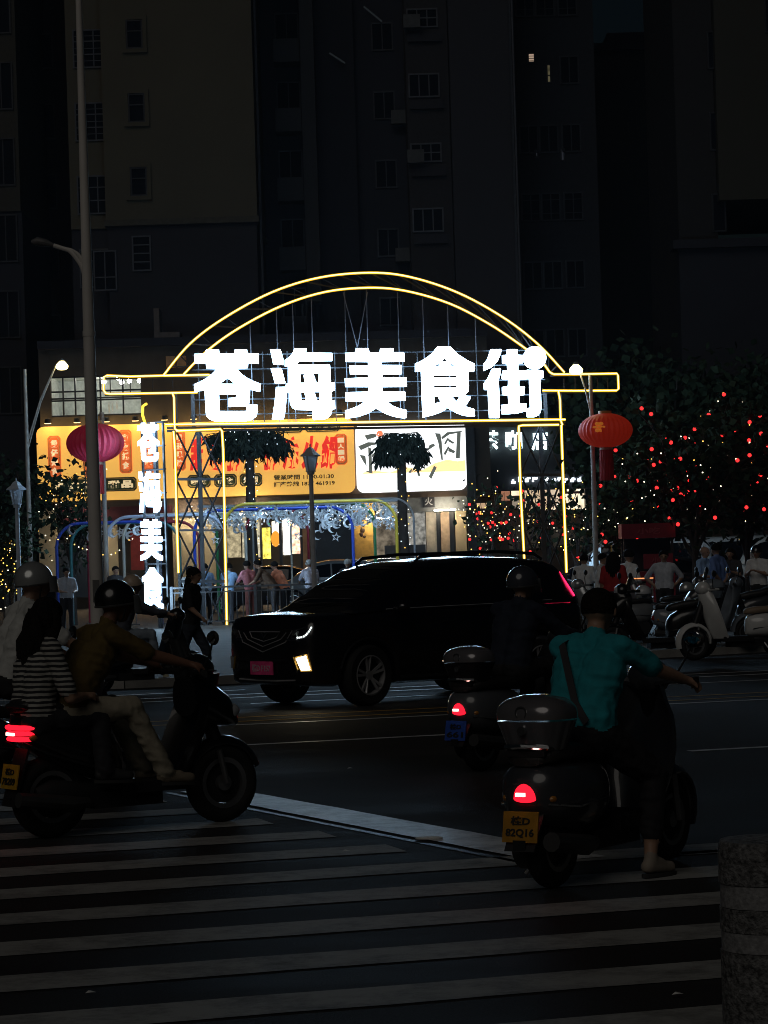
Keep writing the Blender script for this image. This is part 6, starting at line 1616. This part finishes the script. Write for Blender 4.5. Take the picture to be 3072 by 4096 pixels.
# two palms with wrapped trunks and drooping crowns
def palm(label, px, Y, crown_top, crown_bot, half_w, seed, nleaf):
    rr = random.Random(seed); b = W(px, 2235, Y); t = thing('palm_tree', label, 'tree', (b.x, Y, .12), 0, 'palms wound with lights')
    zc = zg(px, (crown_top + crown_bot) / 2, Y) - .12; zlow = zg(px, crown_bot, Y) - .12; ztop = zg(px, crown_top, Y) - .12
    MB().tube([(.05, 0, 0), (.02, 0, 1.2), (-.02, 0, 2.6), (0, 0, zc)], [.22, .165, .15, .13], 12).build('trunk', M_BARK, t)
    fr = MB(); hw = half_w * Y / F
    for k in range(nleaf // 26):
        a = rr.uniform(0, 6.28); rad = hw * (rr.uniform(.35, 1) ** .6); z0 = zc + rr.uniform(-.15, ztop - zc); drop = rr.uniform(.05, .62)
        pts = [Vector((math.cos(a) * rad * u, math.sin(a) * rad * u * .8, lerp(z0, z0 + .12, u) - drop * u * u)) for u in (0, .25, .5, .75, 1)]
        fr.tube(pts, .012, 4)
        for j in range(26):
            u = rr.uniform(.25, 1); i = min(3, int(u * 4)); p = pts[i].lerp(pts[i + 1], u * 4 - i)
            s = rr.uniform(.14, .36); d = Vector((rr.gauss(0, .6), rr.gauss(0, .6), -1.0 - rr.random() * .5)).normalized(); sd = d.cross(Vector((rr.gauss(0, 1), rr.gauss(0, 1), 0))).normalized() * s * .16
            fr.add([p, p + d * s * .5 + sd, p + d * s, p + d * s * .5 - sd], [(0, 1, 2, 3)])
    fr.build('crown', M_LEAFB, t, smooth=0)
    sl = thing('string_lights', 'lights wound round the palm trunk ' + label.split('crown ')[1], 'string lights', t.location, 0, 'string lights wound through the trees')
    w_, a_ = [], []
    for k in range(74):
        z = zc * k / 74; an = k * 1.9; r_ = .19
        (a_ if rr.random() < .45 else w_).append(Vector((r_ * math.cos(an), r_ * math.sin(an), z + rr.uniform(-.03, .03))))
    w_ += [Vector((rr.uniform(-hw, hw) * .8, -hw * .5 + rr.uniform(-.2, .2), zc + rr.uniform(-.2, .5))) for _ in range(22)]
    small_bulbs(sl, w_, M_BC, .017); small_bulbs(sl, a_, M_BA, .019)
    return t
palm('palm with a wide drooping crown in front of the red sign characters', 1012, 80, 1715, 1815, 178, 51, 5200)
palm('palm with a round drooping crown in front of the white lightbox', 1618, 80, 1735, 1860, 118, 52, 4200)
r5 = random.Random(5)
gl1 = thing('string_lights', 'tiny white and coloured lights strung along the hoop walkway', 'string lights', W(1100, 2060, 72), 0, 'string lights wound through the trees')
pts = [W(r5.uniform(760, 1580), 2030 + r5.uniform(-8, 75), r5.uniform(70.7, 75)) - gl1.location for _ in range(170)]
small_bulbs(gl1, pts[:140], M_BC, .017); small_bulbs(gl1, pts[140:152], M_BG, .017); small_bulbs(gl1, pts[152:], M_BA, .017)
gl2 = thing('string_lights', 'sagging string of warm lights low between the blue hoop and the pale hoop', 'string lights', W(380, 2180, 70.5), 0, 'string lights wound through the trees')
w2, a2 = [], []
for k, (x, y) in enumerate(((298, 2178), (315, 2188), (330, 2194), (347, 2198), (412, 2219), (445, 2218), (462, 2212), (478, 2201), (232, 2158), (182, 2142), (516, 2160), (530, 2155))): (w2 if k % 2 else a2).append(W(x, y, 70.3) - gl2.location)
small_bulbs(gl2, w2, M_BW, .02); small_bulbs(gl2, a2, M_BA, .02)

# granite bollard by the camera
bc = W(3075, 3355, 8.0)
bo = thing('bollard', 'stout granite bollard with rough and smooth bands at the corner of the crosswalk', 'bollard', (bc.x, 8.0, 0))
H = bc.z; R_ = 205 * 8 / F
M_GRN2 = mat('granite_rough', (.15, .15, .15), .85, var=.75, scale=55, bump=.8, bscale=90); M_GRS = mat('granite_smooth', (.25, .25, .255), .7, var=.35, scale=60, bump=.25, bscale=110)
prof = [(0, .36, R_, M_GRN2, 'rough_band'), (.36, .42, R_ * .985, M_GRS, 'smooth_band'), (.42, .47, R_ * .995, M_GRN2, 'rough_band'), (.47, .535, R_ * .985, M_GRS, 'smooth_band'), (.535, H - .115, R_ * .995, M_GRN2, 'rough_band')]
prof = [(0, .50, R_), (.50, .56, R_ * .975), (.56, .63, R_ * .995), (.63, .70, R_ * .975), (.70, H, R_)]
for k, (a, b, r_) in enumerate(prof):
    q = MB()
    if k < 4: q.lathe([(r_, a), (r_, b - .002)], n=48)
    else: q.lathe([(r_, a), (r_, b - .03), (r_ * .985, b - .012), (r_ * .95, b), (r_ * .5, b + .004), (.01, b + .005)], n=48)
    q.build('band', M_GRN2 if k % 2 == 0 else M_GRS, bo)
# ------------------------------------------------------------------ traffic and people
def gang(px0, py0, px1, py1):
    a, b = G(px0, py0), G(px1, py1); d = b - a; return a, math.atan2(d.y, d.x)
BLK = mat('scooter_black', (.008, .008, .009), .3, var=.05, coat=.6); GRY = mat('scooter_grey', (.09, .095, .105), .3, var=.05, coat=.8); DGRY = mat('scooter_dark_grey', (.045, .047, .055), .3, var=.05, coat=.8)
SILV = mat('scooter_silver', (.42, .44, .46), .25, metal=.5, var=.05, coat=.6); WHT = mat('scooter_white', (.70, .71, .70), .25, var=.04, coat=.7); BLUG = mat('scooter_blue_grey', (.20, .23, .27), .3, coat=.6)
TAN = mat('tan_seat', (.30, .22, .15), .6); BOXG = mat('box_grey', (.15, .15, .165), .22, metal=.3, coat=.7, var=.05); BOXL = mat('box_lid', (.20, .19, .20), .2, metal=.4, coat=.8, var=.05)
def seat_on(scoot, dx=0, dz=0):
    return scoot.location, scoot.rotation_euler.z

# 1. grey retro scooter beside the crosswalk, rider in teal
a, ang = G(2212, 3552), math.radians(57)
s1_ = scooter('dark grey retro scooter with silver top box and orange plate under the teal rider', a, ang, DGRY, 'retro', (BOXG, BOXL), plate_col=(.50, .24, .02), plate_txt=('桂D', '82Q16'))
def strap(t, J):
    s = MB(); sh, hp = J['shl'], J['hpr']; pts = [sh + Vector((.06, -.05, .06)), sh + Vector((-.09, -.06, .02)), J['che'] + Vector((-.155, .04, .0)), J['pel'].lerp(J['che'], .5) + Vector((-.150, -.03, 0)), J['pel'] + Vector((-.13, -.12, .06))]
    rs = []
    for k, p in enumerate(pts):
        d_ = (pts[min(k + 1, 4)] - pts[max(k - 1, 0)]).normalized(); n_ = Vector((-1, 0, 0)); sd = d_.cross(n_).normalized() * .022
        rs.append([p + sd, p + sd + n_ * .006, p - sd + n_ * .006, p - sd])
    s.rings(rs); s.build('shoulder_strap', mat('strap_grey', (.05, .05, .055), .8), t)
TEALP = ride(.04, -.05, .13, (1.05, .35, 1.03), (.78, .15, .34), look=(1, .12, -.1))
TEALP.update(knr=(.68, -.27, .56), anr=(.54, -.31, .12), tor=(.70, -.34, .047), hpr=(.37, -.10, .79))
person('person in a teal shirt with a dark shoulder strap riding the dark grey scooter', TEALP, a, ang, cloth('teal', (.016, .30, .35)), cloth('black', (.012, .012, .014)), mat('pale_shoe', (.32, .27, .22), .7), 'short', .40, .86, .95, .011, extra=strap, stocky=1.12)

# 2. scooter ahead with a blue plate
b0 = G(1925, 3085); ang2 = math.radians(50)
scooter('grey scooter with rounded brown grey top box and small blue number plate', b0, ang2, GRY, 'retro', (M_BLKP, BOXL), plate_col=(.03, .10, .50), plate_txt=('桂D', '661'))
HELM_S = mat('helmet_silver', (.42, .44, .44), .2, metal=.4, var=.06, coat=.7); HELM_D = mat('helmet_dark', (.05, .055, .07), .2, coat=.8); HELM_B = mat('helmet_beige', (.52, .40, .30), .4, var=.06, coat=.3); HELM_K = mat('helmet_black', (.01, .01, .011), .25, coat=.8); HELM_W = mat('helmet_white', (.55, .56, .58), .3, coat=.6)
person('person in navy with a dark shiny helmet, mostly hidden against the black SUV', ride(.10, -.06, .10), b0, ang2, cloth('navy', (.012, .018, .035)), cloth('black', (.012, .012, .014)), None, ('helmet', HELM_D), .95, 1, 1.0, .016)

# 3. black sports scooter, two up
c0, ang3 = gang(204, 3352, 894, 3288)
scooter('black sports scooter carrying two people, with broad red tail light and yellow plate', c0, ang3, BLK, 'sport', None, plate_col=(.62, .34, .02), plate_txt=('桂D', '7B209'), wb=1.25)
YEL = cloth('ochre', (.12, .080, .018)); BEI = cloth('beige', (.36, .32, .24))
person('person in an ochre shirt and beige trousers steering the black sports scooter', ride(-.19, -.05, .21, (1.02, .30, 1.00), (.76, .15, .36)), c0, ang3, YEL, BEI, mat('beige_shoe', (.22, .18, .13), .7), ('helmet', HELM_K), .42, .98, 1.0, .011, skin=mat('skin_tan', (.26, .13, .085), .5, var=.08, scale=12))
def striped():
    m = bpy.data.materials.new('cloth_striped'); m.use_nodes = True; n, l = m.node_tree.nodes, m.node_tree.links; b = n['Principled BSDF']
    tc = n.new('ShaderNodeTexCoord'); w = n.new('ShaderNodeTexWave'); w.bands_direction = 'Z'; w.inputs['Scale'].default_value = 9.5; w.inputs['Distortion'].default_value = 1.2; w.inputs['Detail Scale'].default_value = 1.5
    l.new(tc.outputs['Object'], w.inputs['Vector']); rp = n.new('ShaderNodeValToRGB'); rp.color_ramp.elements[0].position = .48; rp.color_ramp.elements[1].position = .56
    rp.color_ramp.elements[0].color = (.02, .02, .024, 1); rp.color_ramp.elements[1].color = (.42, .41, .38, 1); l.new(w.outputs['Fac'], rp.inputs['Fac']); l.new(rp.outputs['Color'], b.inputs['Base Color']); b.inputs['Roughness'].default_value = .85
    return m
person('passenger with long black hair and striped top on the black sports scooter', ride(-.41, -.07, .05, (.16, .22, .92), (.30, .20, .42), True, look=(1, .45, -.05)), c0, ang3, striped(), cloth('dark_trousers', (.02, .02, .024)), None, 'long', .42, 1, .97, .012)

# 4. scooter behind it, rider in white with a silver helmet
d0 = G(-190, 3238) ; ang4 = math.radians(28)
scooter('dark scooter at the picture border, ridden by the person with the silver helmet', d0, ang4, DGRY, 'retro', None, plate_txt=None)
person('person in a white shirt with a silver helmet riding at the picture border', ride(.13, .02, .10), d0, ang4, cloth('offwhite', (.55, .56, .54)), cloth('black', (.012, .012, .014)), None, ('helmet', HELM_S), .45, 1, 1.04, .012)

# 5. rider with a beige helmet further on
e0 = G(395, 2778); ang5 = math.radians(22)
scooter('small dark scooter ridden by the person with the beige helmet, near the upright sign', e0, ang5, BLK, 'retro', None, plate_txt=None)
person('person in grey with a plain beige helmet riding past the upright sign', ride(.0, -.08, .10), e0, ang5, cloth('slate', (.07, .075, .095)), cloth('pale_blue', (.25, .30, .36)), None, ('helmet', HELM_B, False), .9, 1, 1.0, .018)

# 6. woman walking in black
f0 = G(770, 2738)
person('person walking in black with dark trousers and pale sneakers, before the gateway post', walk(), f0, math.radians(-18), cloth('black', (.012, .012, .014)), cloth('jeans', (.03, .038, .055)), mat('sneaker', (.62, .58, .42), .6), 'pony', .45, 1, .97, .016)

# people on the plaza along the railing
PLZ = 'people on the plaza'
def at(px, Y): p = W(px, 2235, Y); p.z = .12; return p
SH = {k: cloth(k, c) for k, c in (('white', (.80, .81, .82)), ('skyblue', (.36, .56, .85)), ('pink', (.78, .30, .35)), ('brown', (.13, .075, .045)), ('orange', (.62, .20, .10)), ('lilac', (.66, .66, .78)), ('red', (.42, .025, .03)), ('greyblue', (.58, .62, .70)), ('blue', (.16, .26, .58)), ('darkgrey', (.05, .05, .055)))}
DK = cloth('dark_trousers', (.02, .02, .024)); GT = cloth('grey_trousers', (.08, .08, .09)); PT = cloth('pink_trousers', (.40, .16, .15))
R_ = math.radians
for lab, px, Y, rot, pose, top, legs, hair, hm, sc in (
    ('person in a pale blue shirt leaning over the railing inside the gateway post', 818, 69.0, 95, stand('rail', .55), 'skyblue', DK, 'short', None, .93),
    ('person in white sitting beside the pale blue shirt, by the upright sign', 742, 69.6, 60, sit('front', .3), 'white', GT, 'short', None, 1.12),
    ('person in blue and white half hidden by the bright gateway post', 906, 69.4, 80, stand('rail', .45), 'skyblue', GT, 'short', None, .92),
    ('person in a pink shirt standing at the railing', 1000, 68.6, 130, stand('rail', .25), 'pink', PT, 'short', None, .95),
    ('person in a brown jacket bent over the railing next to the pink shirt', 1098, 68.4, 165, stand('rail', .85), 'brown', GT, 'short', None, .96),
    ('person in an orange top just behind the brown jacket', 1138, 69.4, 150, stand('rail', .6), 'orange', DK, 'short', None, .93),
    ('person with white hair and a lilac white shirt at the railing end', 1246, 68.6, 110, stand('rail', .4), 'lilac', DK, 'short', GREYH, .94),
    ('person with grey hair whose head shows over the SUV windscreen', 1392, 69, 100, stand('down', .2), 'darkgrey', DK, 'short', GREYH, .93),
    ('person in a dim grey shirt between the blue hoop and the teal hoop', 262, 64, -70, stand('front', .1), 'greyblue', DK, 'short', None, .93),
    ('person in dark clothes behind the pale hoop', 455, 68, -60, stand('front', .15), 'darkgrey', DK, 'short', None, .93)):
    person(lab, pose, at(px, Y), R_(rot), SH[top], legs, None, hair, .45, 1, sc, .026, group=PLZ, fingers=False, hairmat=hm)
for lab, px, Y, rot, pose, top, legs, hair, hm, sc in (
    ('person in a white top turned away beside the red SUV light, nearest the car', 2332, 53, 70, stand('front', .1), 'white', DK, 'bun', None, .90),
    ('person in a white top facing sideways next to the red shirt', 2398, 52, -20, stand('front', .1), 'white', DK, 'short', None, .91),
    ('person in a long red shirt with long dark hair', 2452, 48, 75, stand('down', .02), 'red', DK, 'long', None, .92),
    ('person in white riding on past the red shirt, seen over its shoulder', 2496, 56, 40, sit('front', .2), 'white', GT, 'short', None, 1.18),
    ('person in a grey white shirt with hands on the hips among the parked scooters', 2655, 50, -95, stand('hip', -.05), 'greyblue', DK, 'short', None, .92),
    ('bald person in a sky blue shirt talking to the person in blue', 2808, 52, -40, stand('front', .1), 'skyblue', DK, 'bald', None, .95),
    ('person in a deep blue shirt seen from behind beside the bald person', 2868, 51, 140, stand('back', 0), 'blue', DK, 'short', None, .98),
    ('person in dark clothes with a pale face standing behind the deep blue shirt', 2922, 53, -110, stand('phone', .05), 'darkgrey', DK, 'long', None, .92),
    ('person in a white shirt with a dark helmet at the picture edge', 3032, 51, -120, stand('phone', .08), 'white', DK, ('helmet', HELM_K, False), None, .93)):
    person(lab, pose, at(px, Y), R_(rot), SH[top], legs, None, hair, .45, 1, sc, .022, group=PLZ, fingers=False, hairmat=hm)

# parked scooters on the pavement
PK = 'parked scooters on the pavement'
def pk(label, px, py, rot, paint, style, box=None, **k):
    p = G(px, py, .12); return scooter(label, p, R_(rot), paint, style, box, lit=False, plate_txt=None, group=PK, **k)
pk('white retro scooter with a tan seat parked at the picture edge, facing the road', 3110, 2628, 197, WHT, 'retro', seatm=TAN)
pk('pale grey retro scooter with the front wheel turned toward the white one', 2680, 2596, 10, BLUG, 'retro')
pk('silver scooter parked behind the person with hands on the hips', 2560, 2560, 195, SILV, 'retro')
pk('dark scooter with a broad blue grey box over its seat, parked at the kerb', 2800, 2634, 190, BLK, 'sport', (BLUG, BLUG))
pk('black scooter parked between the red shirt and the silver scooter', 2470, 2560, 185, BLK, 'retro')
pk('white scooter partly behind the pale grey one', 2745, 2540, 200, SILV, 'retro')
pk('dark scooter parked just behind the white retro one', 3060, 2560, 190, DGRY, 'sport')
def loose_helmet(label, px, py, Y, m):
    c = W(px, py, Y); t = thing('helmet', label, 'helmet', c, R_(200), 'helmets left on parked scooters')
    h = MB(); rs = []
    for r_, seq in ((1, range(9)), (.92, range(8, -1, -1))):
        for k in seq:
            a = math.radians(3 + k * 12.6); rs.append([Vector((.135 * r_ * math.sin(a) * math.cos(q), .12 * r_ * math.sin(a) * math.sin(q), .13 * r_ * math.cos(a))) for q in [2 * math.pi * i / 20 for i in range(20)]])
    h.rings(rs, cap=False); h.build('shell', m, t, 50)
    MB().tube([(.13 * math.cos(q), .118 * math.sin(q), -.02) for q in [2 * math.pi * i / 22 for i in range(23)]], .008, 5, cap=False).build('rim', MATS['helmet_rim'], t)
loose_helmet('white helmet hung on the handlebar of the silver scooter', 2574, 2372, 43.5, HELM_W); loose_helmet('silver helmet hung on the pale grey scooter handlebar', 2748, 2358, 43.5, HELM_S)

# cars behind the plaza
parked_car('black sedan parked before the restaurant door', G(880, 2360, .12) * 0 + at(905, 86), R_(172), M_CARBLK, 'sedan')
parked_car('grey hatchback parked behind the white haired person', at(1165, 84), R_(185), paint_car('grey', (.16, .17, .18), .3), 'hatch')
parked_car('dark hatchback parked behind the bright blue hoop', at(1370, 88), R_(190), paint_car('dark_grey', (.05, .052, .056), .3), 'hatch')
parked_car('dark sedan parked behind the far gateway post', at(2250, 80), R_(168), paint_car('dark_blue', (.02, .025, .04), .25), 'sedan')
parked_car('small white van parked beside the red kiosk', at(2365, 78), R_(172), paint_car('white', (.42, .42, .41), .3), 'van')
parked_car('white van parked under the tree of red bulbs', at(2730, 80), R_(186), paint_car('white', (.42, .42, .41), .3), 'van')
parked_car('second white van cut off by the picture edge', at(2990, 78), R_(180), paint_car('cream', (.40, .38, .34), .3), 'van')
parked_car('dark sedan with red rear lamps before the white vans', at(2840, 72), R_(12), paint_car('dark_grey', (.05, .052, .056), .3), 'sedan', tails=False)

# red kiosk cart
k0 = at(2590, 66); ki = thing('kiosk', 'dark red street kiosk with a lettered fascia and a small lit shelf', 'kiosk', k0)
MK = mat('kiosk_red', (.22, .012, .025), .5); MKD = mat('kiosk_dark', (.02, .012, .015), .5)
s_ = MB(); s_.box((0, 0, .55), (1.25, .8, 1.0)); s_.build('counter', MK, ki, smooth=0)
s_ = MB(); s_.box((0, 0, 2.05), (1.32, .9, .36)); s_.build('fascia', MK, ki, smooth=0)
s_ = MB()
for x in (-.58, .58):
    for y in (-.34, .34): s_.box((x, y, 1.46), (.06, .06, .82))
s_.build('post', MKD, ki, smooth=0)
MB().box((0, .36, 1.46), (1.2, .03, .8)).build('back_panel', MKD, ki, smooth=0)
MB().box((.22, -.43, 1.30), (.72, .03, .36)).build('menu_board', MK, ki, smooth=0)
for z, w in ((2.05, .95), (1.33, .5)): text_obj('lettering', '小吃', .2, mat('kiosk_text', (.35, .06, .07), .6), (0 if z > 2 else .22, -.47, z), ki, .01, .004, fit=(w * .6, .16))
sf = MB()
for z in (.98, .78): sf.box((.0, -.8, z), (.55, .28, .025))
for x in (-.26, .26):
    for y in (-.92, -.68): sf.box((x, y, .5), (.02, .02, 1.0))
st_ = at(2540, 56); shf = thing('stall_shelf', 'small two tier stall shelf with an orange lit edge beside the red shirt', 'shelf', st_)
sf.build('frame', mat('shelf_metal', (.3, .3, .3), .5), shf, smooth=0); MB().box((0, -.945, 1.0), (.55, .012, .02)).build('light_edge', emis('shelf_light', (1, .35, .12), 1.3, sample=False), shf, smooth=0)

# litter on the road
def litter(label, px, py, m, ring=False):
    p = G(px, py, .014); t = MB()
    if ring: t.tube([(.075 * math.cos(q), .035 * math.sin(q), 0) for q in [2 * math.pi * i / 20 for i in range(21)]], .008, 6, cap=False)
    else: t.add([(-.022, 0, 0), (0, .012, .008), (.024, .005, .002), (.004, -.009, .004), (-.008, .005, .010)], [(0, 3, 4), (3, 2, 4), (2, 1, 4), (1, 0, 4)])
    o_ = t.build('litter', m, smooth=0); o_.location = p; tag(o_, label, 'litter', 'scraps lying on the road')
MW = mat('paper_scrap', (.7, .7, .68), .5)
litter('pale plastic ring lying at the edge of the stop line', 1716, 3352, MW, True); litter('crumpled paper scrap on a crosswalk stripe below the stop line', 1385, 3405, MW); litter('small shiny scrap on a lower crosswalk stripe', 362, 3972, MW); litter('tiny paper scrap on the empty road above the stop line', 1400, 3074, MW); litter('small pale scrap near the bollard', 2710, 3978, MW)
# ------------------------------------------------------------------ thin haze, added to stand in for lens glow round the lights
hz = MB().box((0, 60, 34), (300, 168, 70)).build('haze', [], smooth=0)
hm = bpy.data.materials.new('haze'); hm.use_nodes = True
n = hm.node_tree.nodes; n.clear()
pv_ = n.new('ShaderNodeVolumePrincipled'); pv_.inputs['Density'].default_value = 0.00022; pv_.inputs['Color'].default_value = (.68, .82, 1, 1); pv_.inputs['Anisotropy'].default_value = 0.25
ou = n.new('ShaderNodeOutputMaterial'); hm.node_tree.links.new(pv_.outputs[0], ou.inputs['Volume'])
hz.data.materials.append(hm); hz['kind'] = 'stuff'
